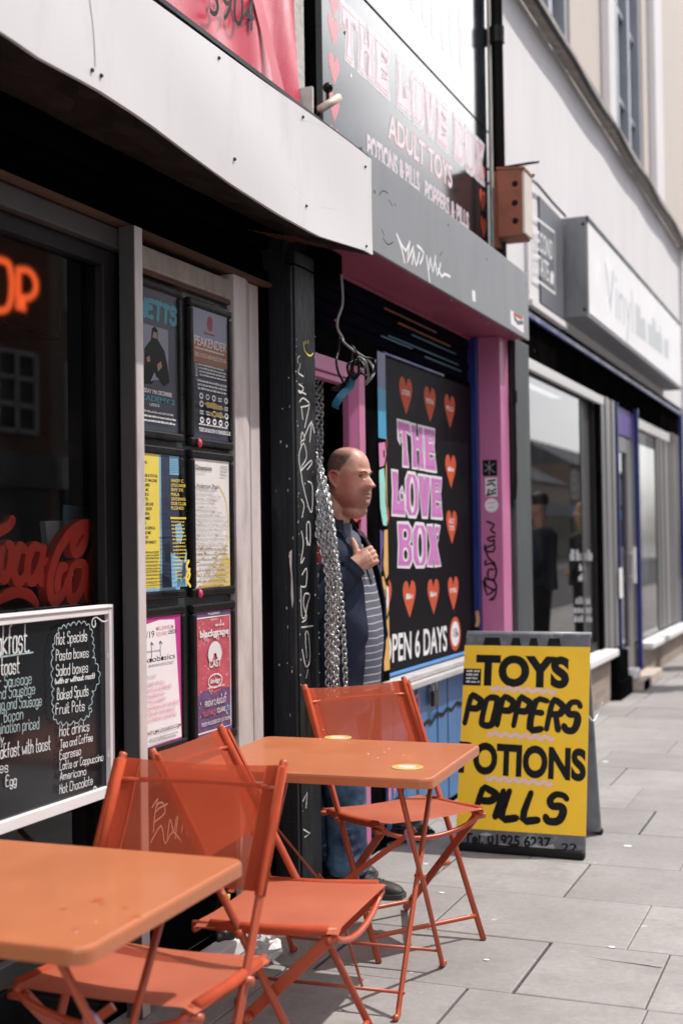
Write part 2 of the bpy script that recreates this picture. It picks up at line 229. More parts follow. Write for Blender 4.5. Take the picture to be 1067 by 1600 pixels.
def slab_mat():
    m, t, n, o = node_mat('slab_stone'); L = t.links.new
    p = n.new('ShaderNodeBsdfPrincipled'); L(p.outputs[0], o.inputs[0]); p.inputs['Roughness'].default_value = .72
    tc = n.new('ShaderNodeTexCoord'); ge = n.new('ShaderNodeNewGeometry')
    def noise(s, d, r=.6):
        z = n.new('ShaderNodeTexNoise'); z.inputs['Scale'].default_value = s; z.inputs['Detail'].default_value = d; z.inputs['Roughness'].default_value = r; L(tc.outputs['Object'], z.inputs[0]); return z.outputs[0]
    def mrange(i, a, b, c, d):
        z = n.new('ShaderNodeMapRange'); z.inputs[1].default_value = a; z.inputs[2].default_value = b; z.inputs[3].default_value = c; z.inputs[4].default_value = d; L(i, z.inputs[0]); return z.outputs[0]
    def mul(a, b):
        z = n.new('ShaderNodeMath'); z.operation = 'MULTIPLY'; L(a, z.inputs[0]); L(b, z.inputs[1]); return z.outputs[0]
    base = mul(mul(mrange(noise(1.6, 8), .3, .7, .80, 1.15), mrange(noise(38, 6, .75), .25, .75, .82, 1.17)), mrange(ge.outputs['Random Per Island'], 0, 1, .86, 1.08))
    sc_ = n.new('ShaderNodeVectorMath'); sc_.operation = 'SCALE'; sc_.inputs[0].default_value = (.272, .258, .250); L(base, sc_.inputs['Scale'])
    # dark blotches
    bl = mrange(noise(5, 9, .75), .50, .66, 0, .62)
    m1 = n.new('ShaderNodeMixRGB'); m1.inputs[2].default_value = (.19, .175, .165, 1); L(bl, m1.inputs[0]); L(sc_.outputs[0], m1.inputs[1])
    # trodden gum: pale and dark spots
    def spots(scale, rad, keep, seed):
        v = n.new('ShaderNodeTexVoronoi'); v.inputs['Scale'].default_value = scale; mp = n.new('ShaderNodeMapping'); mp.inputs['Location'].default_value = (seed, seed * .7, 0); mp.inputs['Scale'].default_value = (1, 1, .01)
        dn = n.new('ShaderNodeTexNoise'); dn.inputs['Scale'].default_value = 40; L(tc.outputs['Object'], dn.inputs[0])
        av = n.new('ShaderNodeVectorMath'); av.operation = 'MULTIPLY_ADD'; av.inputs[1].default_value = (.022, .022, 0); L(dn.outputs['Color'], av.inputs[0]); L(tc.outputs['Object'], av.inputs[2])
        L(av.outputs[0], mp.inputs[0]); L(mp.outputs[0], v.inputs[0])
        a = mrange(v.outputs['Distance'], rad, rad * .75, 0, 1); s = n.new('ShaderNodeSeparateColor'); L(v.outputs['Color'], s.inputs[0])
        return mul(a, mrange(s.outputs[0], keep, keep + .02, 0, 1))
    m2 = n.new('ShaderNodeMixRGB'); m2.inputs[2].default_value = (.60, .58, .57, 1); L(mul(spots(6.5, .075, .45, 3.1), mrange(noise(20, 3), .3, .7, .25, .75)), m2.inputs[0]); L(m1.outputs[0], m2.inputs[1])
    m3 = n.new('ShaderNodeMixRGB'); m3.inputs[2].default_value = (.19, .175, .165, 1); L(mul(spots(5.2, .095, .45, 8.3), mrange(noise(20, 3), .3, .7, .4, .85)), m3.inputs[0]); L(m2.outputs[0], m3.inputs[1])
    L(m3.outputs[0], p.inputs[0])
    b = n.new('ShaderNodeBump'); b.inputs['Strength'].default_value = .22; b.inputs['Distance'].default_value = .004; L(noise(60, 8, .75), b.inputs['Height']); L(b.outputs[0], p.inputs['Normal'])
slab_mat()

def brick_mat(name, c1, c2, mortar, scale=1.0):
    m, t, n, o = node_mat(name); L = t.links.new
    p = n.new('ShaderNodeBsdfPrincipled'); L(p.outputs[0], o.inputs[0]); p.inputs['Roughness'].default_value = .85
    tc = n.new('ShaderNodeTexCoord'); sx = n.new('ShaderNodeSeparateXYZ'); cx = n.new('ShaderNodeCombineXYZ'); L(tc.outputs['Object'], sx.inputs[0]); L(sx.outputs['Y'], cx.inputs[0]); L(sx.outputs['Z'], cx.inputs[1])
    bt = n.new('ShaderNodeTexBrick'); bt.inputs['Scale'].default_value = scale; bt.inputs['Brick Width'].default_value = .225; bt.inputs['Row Height'].default_value = .075; bt.inputs['Mortar Size'].default_value = .006
    bt.inputs['Color1'].default_value = (*c1, 1); bt.inputs['Color2'].default_value = (*c2, 1); bt.inputs['Mortar'].default_value = (*mortar, 1); L(cx.outputs[0], bt.inputs[0]); L(bt.outputs[0], p.inputs[0])
brick_mat('red_brick', (.24, .085, .05), (.17, .06, .04), (.22, .20, .18)); brick_mat('brown_brick', (.20, .13, .09), (.15, .09, .06), (.20, .18, .16)); brick_mat('pale_brick', (.33, .26, .21), (.25, .19, .16), (.30, .28, .26))


# ------------------------------------------------------------------ builders
class Frm:
    """a flat drawing surface: origin, right, up, outward normal"""
    def __init__(s, o, u, v, n=None):
        s.o, s.u, s.v = Vector(o), Vector(u).normalized(), Vector(v).normalized()
        s.n = Vector(n).normalized() if n else s.u.cross(s.v).normalized()
    def p(s, a, b, c=0.): return s.o + s.u * a + s.v * b + s.n * c
def wall(x): return Frm((x, 0, 0), (0, 1, 0), (0, 0, 1), (1, 0, 0))
def facing(y): return Frm((0, y, 0), (1, 0, 0), (0, 0, 1), (0, -1, 0))
def flat(z): return Frm((0, 0, z), (1, 0, 0), (0, 1, 0), (0, 0, 1))

GL = {}
for row in '''a 45 36 16 05 03 12 32 43|46 42
b 09 02|04 16 36 45 43 32 12 03
c 45 36 16 05 03 12 32 43
d 49 42|44 36 16 05 03 12 32 43
e 04 44 45 36 16 05 03 12 32 43
f 39 29 18 12|06 36
g 46 41 30 10 01|45 36 16 05 03 12 32 43
h 09 02|04 16 36 45 42
i 06 02|07 08
j 26 21 10 00|27 28
k 09 02|46 04 42
l 09 02
m 06 02|04 16 26 35 32|35 46 56 65 62
n 06 02|04 16 36 45 42
o 16 05 03 12 32 43 45 36 16
p 06 00|04 16 36 45 43 32 12 03
r 06 02|04 16 36
s 45 36 16 05 14 34 43 32 12 03
t 19 13 22 32|06 36
u 06 03 12 32 43|46 42
v 06 22 46
w 06 12 34 52 66
x 06 42|46 02
y 06 23|46 23 10
z 06 46 02 42
A 02 29 42|14 34
B 02 09 29 38 37 26 06|26 45 43 32 02
C 48 39 19 08 03 12 32 43
D 02 09 29 47 44 22 02
E 49 09 02 42|06 36
F 49 09 02|06 36
G 48 39 19 08 03 12 32 43 45 25
H 09 02|49 42|06 46
I 09 02
J 49 43 32 12 03
K 09 02|49 05 42
L 09 02 42
M 02 09 35 69 62
N 02 09 42 49
O 19 08 03 12 32 43 48 39 19
P 02 09 29 48 47 36 06
R 02 09 29 48 47 36 06|26 42
S 48 39 19 08 07 16 36 45 43 32 12 03
T 09 49|29 22
U 09 03 12 32 43 49
V 09 22 49
W 09 12 36 52 69
X 09 42|49 02
Y 09 26 49|26 22
Z 09 49 02 42
0 19 08 03 12 32 43 48 39 19
1 07 29 22
2 08 19 39 48 46 02 42
3 08 19 39 48 47 36 16|36 45 43 32 12 03
4 32 39 04 44
5 49 09 06 36 45 43 32 02
6 39 18 04 03 12 32 43 45 36 16 05
7 09 49 12
8 19 08 07 16 36 45 43 32 12 03 05 16|36 47 48 39 19
9 45 36 16 07 08 19 39 48 43 22
( 19 07 04 12
) 09 17 14 02
. 02 12
& 42 08 19 28 05 03 12 22 45
/ 02 49'''.split('\n'):
    k, v = row.split(' ', 1); GL[k] = [[(int(q[0]), int(q[1]) - 2) for q in st.split()] for st in v.split('|')]

def smooth_pts(pts, n=3, closed=False):
    if len(pts) < 3 or n < 2: return list(pts)
    P = [Vector(p) for p in pts]; out = []; m = len(P)
    for i in range(m if closed else m - 1):
        g = lambda k: P[k % m] if closed else P[max(0, min(m - 1, k))]
        a, b, c, d = g(i - 1), g(i), g(i + 1), g(i + 2)
        for k in range(n):
            t = k / n
            out.append(.5 * ((2 * b) + (c - a) * t + (2 * a - 5 * b + 4 * c - d) * t * t + (3 * b - a - 3 * c + d) * t ** 3))
    if not closed: out.append(P[-1])
    return out

_tc = {}
def text_mesh(s, bold):
    if (s, bold) not in _tc:
        cu = bpy.data.curves.new('t', 'FONT'); cu.body = s; cu.size = 1; cu.offset = bold; cu.resolution_u = 5
        ob = bpy.data.objects.new('t', cu); me = bpy.data.meshes.new_from_object(ob)
        vs_ = [v.co.copy() for v in me.vertices]; fs = [tuple(p.vertices) for p in me.polygons]
        bpy.data.objects.remove(ob); bpy.data.curves.remove(cu); bpy.data.meshes.remove(me)
        _tc[(s, bold)] = (vs_, fs)
    return _tc[(s, bold)]

class MB:
    def __init__(s): s.v, s.f, s.m, s.lift = [], [], [], 0.
    def face(s, pts, m=0):
        i = len(s.v); s.v += [Vector(p) for p in pts]; s.f.append(tuple(range(i, i + len(pts)))); s.m.append(m); return s
    def grid(s, rows, m=0, close_u=False, close_v=False, caps=False):
        i0 = len(s.v); nr, nc = len(rows), len(rows[0])
        for r in rows: s.v += [Vector(p) for p in r]
        for a in range(nr if close_v else nr - 1):
            for b in range(nc if close_u else nc - 1):
                s.f.append((i0 + a * nc + b, i0 + a * nc + (b + 1) % nc, i0 + ((a + 1) % nr) * nc + (b + 1) % nc, i0 + ((a + 1) % nr) * nc + b)); s.m.append(m)
        if caps:
            s.f.append(tuple(i0 + k for k in range(nc))[::-1]); s.m.append(m)
            s.f.append(tuple(i0 + (nr - 1) * nc + k for k in range(nc))); s.m.append(m)
        return s
    def hexa(s, c, m=0):
        """8 corners: bottom 4 ccw, top 4 ccw"""
        i = len(s.v); s.v += [Vector(p) for p in c]
        for f in ((3, 2, 1, 0), (4, 5, 6, 7), (0, 1, 5, 4), (1, 2, 6, 5), (2, 3, 7, 6), (3, 0, 4, 7)): s.f.append(tuple(i + k for k in f)); s.m.append(m)
        return s
    def box(s, x0, x1, y0, y1, z0, z1, m=0):
        return s.hexa([(x0, y0, z0), (x1, y0, z0), (x1, y1, z0), (x0, y1, z0), (x0, y0, z1), (x1, y0, z1), (x1, y1, z1), (x0, y1, z1)], m)
    def prism(s, fr, pts, n0, n1, m=0):
        k = len(pts); i = len(s.v)
        s.v += [fr.p(a, b, n0) for a, b in pts] + [fr.p(a, b, n1) for a, b in pts]
        s.f.append(tuple(range(i, i + k))[::-1]); s.m.append(m); s.f.append(tuple(range(i + k, i + 2 * k))); s.m.append(m)
        for j in range(k): s.f.append((i + j, i + (j + 1) % k, i + k + (j + 1) % k, i + k + j)); s.m.append(m)
        return s
    def tube(s, pts, r, seg=8, m=0, sub=1, closed=False, flat_=None):
        P = smooth_pts([Vector(p) for p in pts], sub, closed) if sub > 1 else [Vector(p) for p in pts]
        rr = r if isinstance(r, (list, tuple)) else None
        n = len(P); rows = []; up = None
        for i in range(n):
            t = ((P[(i + 1) % n] - P[i - 1]) if closed else (P[min(n - 1, i + 1)] - P[max(0, i - 1)])).normalized()
            if up is None: up = Vector((0, 0, 1)) if abs(t.z) < .9 else Vector((1, 0, 0))
            a = t.cross(up); a = a.normalized() if a.length > 1e-6 else t.orthogonal().normalized()
            b = a.cross(t).normalized(); up = b
            if rr: q = i / max(1, n - 1) * (len(rr) - 1); k = int(min(q, len(rr) - 1.001)) if len(rr) > 1 else 0; ra = rr[k] + (rr[min(k + 1, len(rr) - 1)] - rr[k]) * (q - k)
            else: ra = r
            rb = ra * (flat_ or 1)
            rows.append([P[i] + a * math.cos(2 * math.pi * j / seg) * ra + b * math.sin(2 * math.pi * j / seg) * rb for j in range(seg)])
        return s.grid(rows, m, close_u=True, close_v=closed, caps=not closed)
    def bar(s, a, b, w, h, side, m=0):
        """flat bar from a to b; w along side, h across"""
        a, b, side = Vector(a), Vector(b), Vector(side).normalized(); t = (b - a).normalized(); k = t.cross(side).normalized(); side = k.cross(t)
        o = [side * (-w / 2) + k * (-h / 2), side * (w / 2) + k * (-h / 2), side * (w / 2) + k * (h / 2), side * (-w / 2) + k * (h / 2)]
        return s.hexa([a + q for q in o] + [b + q for q in o], m)
    def ball(s, c, r, m=0, nu=12, nv=8):
        c = Vector(c); r = Vector(r) if hasattr(r, '__len__') else Vector((r, r, r)); rows = []
        for i in range(nv + 1):
            th = math.pi * i / nv
            rows.append([c + Vector((r.x * math.sin(th) * math.cos(2 * math.pi * j / nu), r.y * math.sin(th) * math.sin(2 * math.pi * j / nu), -r.z * math.cos(th))) for j in range(nu)])
        return s.grid(rows, m, close_u=True)
    def disc(s, fr, u, v, ru, rv=None, n=0., m=0, seg=20):
        rv = rv or ru; s.lift += 2e-5
        return s.face([fr.p(u + ru * math.cos(2 * math.pi * k / seg), v + rv * math.sin(2 * math.pi * k / seg), n + s.lift) for k in range(seg)], m)
    def poly(s, fr, pts, n=0., m=0):
        s.lift += 2e-5; return s.face([fr.p(a, b, n + s.lift) for a, b in pts], m)
    def rect(s, fr, a0, b0, a1, b1, n=0., m=0): return s.poly(fr, [(a0, b0), (a1, b0), (a1, b1), (a0, b1)], n, m)
    def stroke(s, fr, pts, w, n=0., m=0, sub=3, closed=False, thick=None):
        s.lift += 3e-5
        P = [Vector(p) for p in pts]; P = smooth_pts(P, sub, closed) if sub > 1 else P
        Q = [P[0]]
        for p in P[1:]:
            if (p - Q[-1]).length > 1e-5: Q.append(p)
        P = Q; k = len(P)
        if k < 2: return s
        ws = w if isinstance(w, (list, tuple)) else None
        L_, R_ = [], []
        for i in range(k):
            t = ((P[(i + 1) % k] - P[i - 1]) if closed else (P[min(k - 1, i + 1)] - P[max(0, i - 1)])).normalized()
            if t.length < .5: t = Vector((1, 0))
            if ws: q = i / (k - 1) * (len(ws) - 1); j = min(int(q), len(ws) - 2); wi = ws[j] + (ws[j + 1] - ws[j]) * (q - j)
            else: wi = w
            d = Vector((-t.y, t.x)) * wi / 2; L_.append(P[i] + d); R_.append(P[i] - d)
        if not closed:
            wa = ws[0] if ws else w; wb = ws[-1] if ws else w
            ta = (P[0] - P[1]).normalized() * wa * .4; tb = (P[-1] - P[-2]).normalized() * wb * .4
            L_.insert(0, P[0] + ta + (L_[0] - P[0]) * .45); R_.insert(0, P[0] + ta + (R_[0] - P[0]) * .45)
            L_.append(P[-1] + tb + (L_[-1] - P[-1]) * .45); R_.append(P[-1] + tb + (R_[-1] - P[-1]) * .45)
        k = len(L_); dz = 4e-6
        if thick:
            rows = [[fr.p(L_[i].x, L_[i].y, n + s.lift + i * dz), fr.p(L_[i].x, L_[i].y, n + thick + s.lift + i * dz), fr.p(R_[i].x, R_[i].y, n + thick + s.lift + i * dz), fr.p(R_[i].x, R_[i].y, n + s.lift + i * dz)] for i in range(k)]
            s.grid(rows, m, close_u=True, close_v=closed, caps=not closed)
        else:
            s.grid([[fr.p(R_[i].x, R_[i].y, n + s.lift + i * dz), fr.p(L_[i].x, L_[i].y, n + s.lift + i * dz)] for i in range(k)][::-1] if False else [[fr.p(L_[i].x, L_[i].y, n + s.lift + i * dz), fr.p(R_[i].x, R_[i].y, n + s.lift + i * dz)] for i in range(k)], m, close_v=closed)
        return s
    def text3(s, fr, txt, p, n=0., m=0, bold=0., shear=0., thick=None):
        """printed lettering: p = left baseline, right baseline, top-left"""
        V, Fs = text_mesh(txt, bold)
        if not V: return s
        s.lift += 3e-5
        x0 = min(v.x for v in V); x1 = max(v.x for v in V); a, b, c = (Vector(q) for q in p); e1 = b - a; e2 = c - a; i = len(s.v)
        for v in V:
            h = v.y / .727; q = a + e1 * ((v.x - x0) / (x1 - x0) + shear * h * e2.length / max(1e-6, e1.length)) + e2 * h
            s.v.append(fr.p(q.x, q.y, n + s.lift))
        for f in Fs: s.f.append(tuple(i + k for k in f)); s.m.append(m)
        return s
    def text(s, fr, txt, u, v, h, wd=None, n=0., m=0, bold=0., align='L', shear=0.):
        V, _ = text_mesh(txt, bold)
        if not V: return s
        w0 = (max(q.x for q in V) - min(q.x for q in V)) * h / .727; wd = wd or w0
        if align == 'C': u -= wd / 2
        if align == 'R': u -= wd
        return s.text3(fr, txt, [(u, v), (u + wd, v), (u, v + h)], n, m, bold, shear)
    def hand3(s, fr, txt, p, wid, n=0., m=0, jit=.25, shear=.0, sub=3, rnd=None):
        """hand lettering from single strokes: p = left baseline, right baseline, top-left (cap height)"""
        rnd = rnd or random.Random(len(txt) * 7 + ord(txt[0])); x = 0; items = []
        for ch in txt:
            if ch == ' ': x += 3.2; continue
            g = GL.get(ch)
            if not g: x += 2; continue
            wdt = max(q[0] for st in g for q in st); dy = rnd.uniform(-jit, jit)
            for st in g: items.append([(x + q[0] + rnd.uniform(-jit, jit) * .6, q[1] + dy + rnd.uniform(-jit, jit) * .6) for q in st])
            x += wdt + 1.7
        x -= 1.7; a, b, c = (Vector(q) for q in p); e1 = (b - a) / x; e2 = (c - a) / 7.
        for st in items: s.stroke(fr, [a + e1 * (q[0] + shear * q[1]) + e2 * q[1] for q in st], wid, n, m, sub)
        return s
    def micro(s, fr, p0, p1, h, n=0., m=0, fill=.9, rnd=None, words=None):
        """a line of print too small to read: short word-length dashes"""
        rnd = rnd or random.Random(int(abs(p0[0] * 9973 + p0[1] * 7919) * 100) + 1); a, b = Vector(p0), Vector(p1); L_ = (b - a).length; d = (b - a) / L_; t = 0; u = Vector((0, 1))
        while t < L_ * fill:
            wl = min(rnd.uniform(1.6, 5.) * h * .7, L_ - t)
            k = t
            while k < t + wl - h * .1:
                cw = min(h * rnd.uniform(.28, .5), t + wl - k); hh = h * rnd.choice((.65, .7, .95, .7, 1.)); q = a + d * k
                s.poly(fr, [q, q + d * cw * .8, q + d * cw * .8 + u * hh, q + u * hh], n, m); k += cw
            t += wl + h * .45
        return s
    def lathe(s, c, prof, seg=24, m=0, cap=True):
        c = Vector(c); rows = [[c + Vector((r * math.cos(2 * math.pi * j / seg), r * math.sin(2 * math.pi * j / seg), z)) for j in range(seg)] for r, z in prof]
        return s.grid(rows, m, close_u=True, caps=cap)
    def mesh(s, name, mats):
        me = bpy.data.meshes.new(name); me.from_pydata([tuple(v) for v in s.v], [], s.f); me.update()
        for q in mats: me.materials.append(MT[q])
        if len(mats) > 1: me.polygons.foreach_set('material_index', [min(k, len(mats) - 1) for k in s.m])
        return me

def world_off(o):
    v = Vector((0, 0, 0))
    while o: v += o.location; o = o.parent
    return v
def part(name, mb, mats, parent, smooth=False, bev=0., local=False, label=None, kind=None, bseg=2):
    me = mb.mesh(name, mats if isinstance(mats, (list, tuple)) else [mats])
    if not local: me.transform(Matrix.Translation(-world_off(parent)))
    o = bpy.data.objects.new(name, me); sc.collection.objects.link(o); o.parent = parent
    fin(o, smooth, bev, bseg)
    if label: o['label'] = label
    if kind: o['kind'] = kind
    return o
def fin(o, smooth, bev, bseg=2):
    if smooth:
        for p in o.data.polygons: p.use_smooth = True
    if bev:
        b = o.modifiers.new('edge', 'BEVEL'); b.width = bev; b.segments = bseg; b.limit_method = 'ANGLE'; b.angle_limit = R(35)
def tag(o, label=None, cat=None, group=None, kind=None):
    if label: o['label'] = label
    if cat: o['category'] = cat
    if group: o['group'] = group
    if kind: o['kind'] = kind
    return o
def thing(name, label, cat, loc=(0, 0, 0), group=None):
    o = bpy.data.objects.new(name, None); sc.collection.objects.link(o); o.location = loc; o.empty_display_size = .1
    return tag(o, label, cat, group)
def solo(name, mb, mats, label=None, cat=None, group=None, kind=None, smooth=False, bev=0., origin=None):
    me = mb.mesh(name, mats if isinstance(mats, (list, tuple)) else [mats])
    if origin is None:
        xs = [v.co for v in me.vertices]; lo = [min(c[i] for c in xs) for i in range(3)]; hi = [max(c[i] for c in xs) for i in range(3)]
        origin = ((lo[0] + hi[0]) / 2, (lo[1] + hi[1]) / 2, lo[2])
    me.transform(Matrix.Translation(-Vector(origin)))
    o = bpy.data.objects.new(name, me); sc.collection.objects.link(o); o.location = origin
    fin(o, smooth, bev); return tag(o, label, cat, group, kind)
def dup(root, loc, rotz, label, group=None):
    """copy a thing with its parts and their sub-parts"""
    r = root.copy(); sc.collection.objects.link(r); r.location = loc; r.rotation_euler = (0, 0, rotz); r['label'] = label
    if group: r['group'] = group
    def kids(a, b):
        for ch in list(a.children):
            c = ch.copy(); sc.collection.objects.link(c); c.parent = b; kids(ch, c)
    kids(root, r)
    return r


# ------------------------------------------------------------------ ground
def lerp(a, b, t): return a + (b - a) * t
rnd = random.Random(11)
ROWS = [-3.4, -2.86, -2.3, -1.74, -1.18, -.62, -.06, .5, 1.06, 1.62, 2.18, 2.74, 3.3, 3.872, 4.408, 4.968, 5.512, 6.12, 6.66, 7.26, 7.85, 8.42]
JO = {3.872: [-.06, .40, 1.074, 1.474, 2.15], 4.408: [.02, .62, 1.328, 1.98], 4.968: [-.05, .42, .986, 1.62, 2.3], 5.512: [.1, .72, 1.36, 2.0], 6.12: [-.1, .52, 1.094, 1.74], 6.66: [.3, .937, 1.55], 7.26: [.14, .747, 1.4], 7.85: [-.05, .556, 1.2]}
while ROWS[-1] < 60: ROWS.append(ROWS[-1] + .56)
GY = [rnd.choice((.0007, .0015, .0022, .0045)) for _ in ROWS]; GY[12] = .0010; GY[13] = .0045; GY[14] = .0018
g = MB()
for i in range(len(ROWS) - 1):
    y0, y1 = ROWS[i], ROWS[i + 1]; xs = [-.35] + JO.get(y0, [])
    if len(xs) == 1: xs += [rnd.uniform(.0, .4)]
    while xs[-1] < 3.3: xs.append(xs[-1] + rnd.choice((.55, .62, .68, .75)))
    xs[-1] = 3.38
    for a, b in zip(xs, xs[1:]):
        if b - a < .05: continue
        gx = rnd.choice((.0008, .002, .0035, .0065)); gy = GY[i]; h = rnd.uniform(-.0015, .0015); q = .004; tl = rnd.uniform(-.0012, .0012)
        if abs(b - 1.074) < .002 and y0 == 3.872: gx = .010
        rows = []
        for ins, z in ((0, -.03), (0, -.003), (q, 0.0)):
            rows.append([(a + gx + ins, y0 + gy + ins, z + h), (b - gx - ins, y0 + gy + ins, z + h + tl), (b - gx - ins, y1 - gy - ins, z + h + tl), (a + gx + ins, y1 - gy - ins, z + h)])
        g.grid(rows, 0, close_u=True); g.face(rows[-1], 0)
        if y0 == 3.872 and abs(a - 1.074) < .002:   # the cracked slab
            pass
solo('pavement', g, 'slab_stone', kind='structure', origin=(0, 0, 0))
g = MB(); g.box(-.4, 3.4, -3.4, 60, -.10, -.012); solo('ground', g, 'joint_grit', kind='structure', origin=(0, 0, 0))
g = MB(); k = -3.4
while k < 60: g.box(3.41, 3.54, k + .004, k + .91, -.3, .004); k += .914
solo('kerb', g, 'kerb_stone', kind='structure', bev=.012, origin=(3.4, 0, 0))
g = MB(); g.box(-40, 3.39, -30, 120, -.4, -.105); g.box(3.54, 10.2, -30, 120, -.4, -.115); solo('road', g, 'asphalt', kind='structure', origin=(3.5, 0, 0))
g = MB(); g.box(10.2, 13.2, -30, 120, -.4, .0); solo('far_pavement', g, 'kerb_stone', kind='structure', origin=(10, 0, 0))
# the crack across one slab
g = MB(); g.stroke(flat(.0), [(1.215, 4.285), (1.28, 4.275), (1.36, 4.268), (1.42, 4.262), (1.468, 4.255)], [.0004, .002, .004, .006, .004], .0022)
solo('pavement_crack', g, 'joint_grit', kind='structure')

# ------------------------------------------------------------------ cafe shopfront
cafe = thing('cafe_shopfront', 'dark cafe shopfront with pale posts and wide plate glass window', 'shopfront', (0, 2.2, 0))
(py0, _), (py1, _) = [(3.296,1.304),(3.340,1.303)]
g = MB(); g.box(.060, .11, py0, py1, 0, 2.352); part('post', g, 'pale_post', cafe, bev=.004, label='pale grey square post beside the posters')
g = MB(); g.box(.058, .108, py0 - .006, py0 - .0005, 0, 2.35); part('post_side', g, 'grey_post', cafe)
g = MB(); g.box(-.02, .055, 3.342, 3.376, .2, 2.285); part('post_side', g, 'black_paint', cafe)
g = MB(); g.box(-.03, .02, 3.263, 3.338, .25, 2.285); g.box(-.03, .02, .30, .37, .25, 2.285); g.box(-.03, .02, .37, 3.263, .25, .31); g.box(-.03, .02, .37, 3.263, 2.235, 2.285); part('window_frame', g, 'dark_metal', cafe, bev=.004)
g = MB(); g.face([(-.01, .37, .31), (-.01, 3.263, .31), (-.01, 3.263, 2.235), (-.01, .37, 2.235)]); part('window_pane', g, 'window_glass', cafe)
g = MB(); g.box(-.06, .05, .30, 3.376, 2.287, 2.35); part('transom', g, 'grey_post', cafe, bev=.005)
g = MB(); g.box(-.02, .075, -2.5, 4.33, 2.353, 2.366); part('ledge_strip', g, 'bare_wood', cafe)
g = MB(); g.box(-.02, .058, 3.38, 4.034, 2.256, 2.326); part('header', g, 'stone_header', cafe, bev=.006)
g = MB(); g.box(-.02, .050, 3.38, 4.034, 2.240, 2.254); part('header_strip', g, 'bare_wood', cafe)
g = MB(); g.box(-.02, .06, 4.040, 4.132, .0, 2.350); g.hexa([(-.02, 4.132, 0), (.06, 4.132, 0), (.045, 4.184, 0), (-.02, 4.184, 0), (-.02, 4.132, 2.35), (.06, 4.132, 2.35), (.045, 4.184, 2.35), (-.02, 4.184, 2.35)])
part('post', g, 'pale_post', cafe, label='wide pale moulded post beside the black pilaster')
g = MB(); g.box(-.02, .04, 4.205, 4.281, .0, 2.350); part('post', g, 'pale_post', cafe, bev=.003, label='narrow pale strip post')
g = MB(); g.box(-.03, .015, 4.184, 4.205, 0, 2.35); g.box(-.03, .045, 4.283, 4.362, 0, 2.35); part('black_board', g, 'black_matt', cafe)
g = MB(); g.box(-.30, .045, -2.5, 4.6, 2.367, 2.425); g.box(-.30, .02, -2.5, 4.6, 2.43, 2.50); g.box(-.30, .05, -2.5, 4.6, 2.505, 2.565); part('shutter_box', g, 'black_matt', cafe, bev=.008)
g = MB(); g.box(-.06, .03, -2.5, 3.342, 0, .245); part('stall_riser', g, 'black_paint', cafe)
g = MB(); g.box(-.02, .0335, 3.38, 4.038, .07, 2.24); part('backing_panel', g, 'green_glass', cafe)
g = MB(); g.box(.034, .044, 3.39, 4.036, .08, .64); part('kick_panel', g, 'black_paint', cafe, bev=.003)
g = MB(); g.box(.046, .12, 3.70, 4.20, .0, .055); part('doorstep', g, 'white_render', cafe, bev=.008)
g = MB(); fr = wall(.0445)
for pts in ([(3.469,0.582),(3.504,0.602),(3.488,0.566),(3.515,0.572),(3.563,0.575)], [(3.475,0.505),(3.492,0.577),(3.532,0.585),(3.547,0.550),(3.483,0.535)], [(3.561,0.467),(3.578,0.523),(3.602,0.478),(3.619,0.523)], [(3.637,0.548),(3.610,0.456)], [(3.651,0.467),(3.678,0.524),(3.685,0.448)], [(3.459,0.477),(3.522,0.515),(3.545,0.454),(3.594,0.480),(3.651,0.435)]): g.stroke(fr, pts, .006, .0)
part('graffiti', g, 'chip_white', cafe)
# the room behind the glass
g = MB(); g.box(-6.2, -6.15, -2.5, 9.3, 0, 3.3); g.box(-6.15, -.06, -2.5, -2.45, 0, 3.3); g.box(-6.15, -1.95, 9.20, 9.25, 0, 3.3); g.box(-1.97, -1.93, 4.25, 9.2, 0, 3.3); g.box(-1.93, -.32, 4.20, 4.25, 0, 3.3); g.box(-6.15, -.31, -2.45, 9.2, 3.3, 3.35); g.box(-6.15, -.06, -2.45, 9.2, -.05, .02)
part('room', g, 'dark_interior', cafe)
g = MB(); g.box(-.06, .03, -2.5, .29, .25, 2.35); g.box(-.3, .03, -2.5, 4.60, 2.57, 3.0); part('wall', g, 'black_paint', cafe)
# upper wall of the cafe
g = MB(); g.box(-.3, .0, -2.5, 4.835, 3.0, 8.5); part('upper_wall', g, 'old_render', cafe)

# white sagging fascia over the cafe
fas = thing('fascia_board', 'long white sagging shop fascia with dark torn underside', 'fascia', (.36, 1.5, 2.5))
bot = [(-2.5, 2.56), (1.5, 2.54), (2.32, 2.54), (2.47, 2.528), (2.70, 2.534), (2.95, 2.525), (3.14, 2.508), (3.46, 2.482), (3.78, 2.468), (4.10, 2.468), (4.35, 2.492), (4.56, 2.512), (4.65, 2.512)]
ys = [-2.5, -1, 0, .8, 1.5, 2.0] + [2.2 + .0875 * k for k in range(29)]
def interp(tab, y):
    for (a, za), (b, zb) in zip(tab, tab[1:]):
        if a <= y <= b: return za + (zb - za) * (y - a) / (b - a)
    return tab[-1][1]
def top_z(y): return 2.875 + .012 * math.sin(y * 1.7)
def bulge(y, t): return .005 * math.sin(y * 2.1 + 1) * math.sin(t * 3.1) + .0022 * math.sin(y * 5.3 + t * 4)
def face_x(y, z): zb = interp(bot, y); return .36 + bulge(y, (z - zb) / (top_z(y) - zb))
g = MB(); rows = []
for y in ys:
    zb = interp(bot, y); rows.append([(.36 + bulge(y, t), y, lerp(zb, top_z(y), t)) for t in [k / 8 for k in range(9)]])
back = [[(p[0] - .012, p[1], p[2]) for p in r] for r in rows]
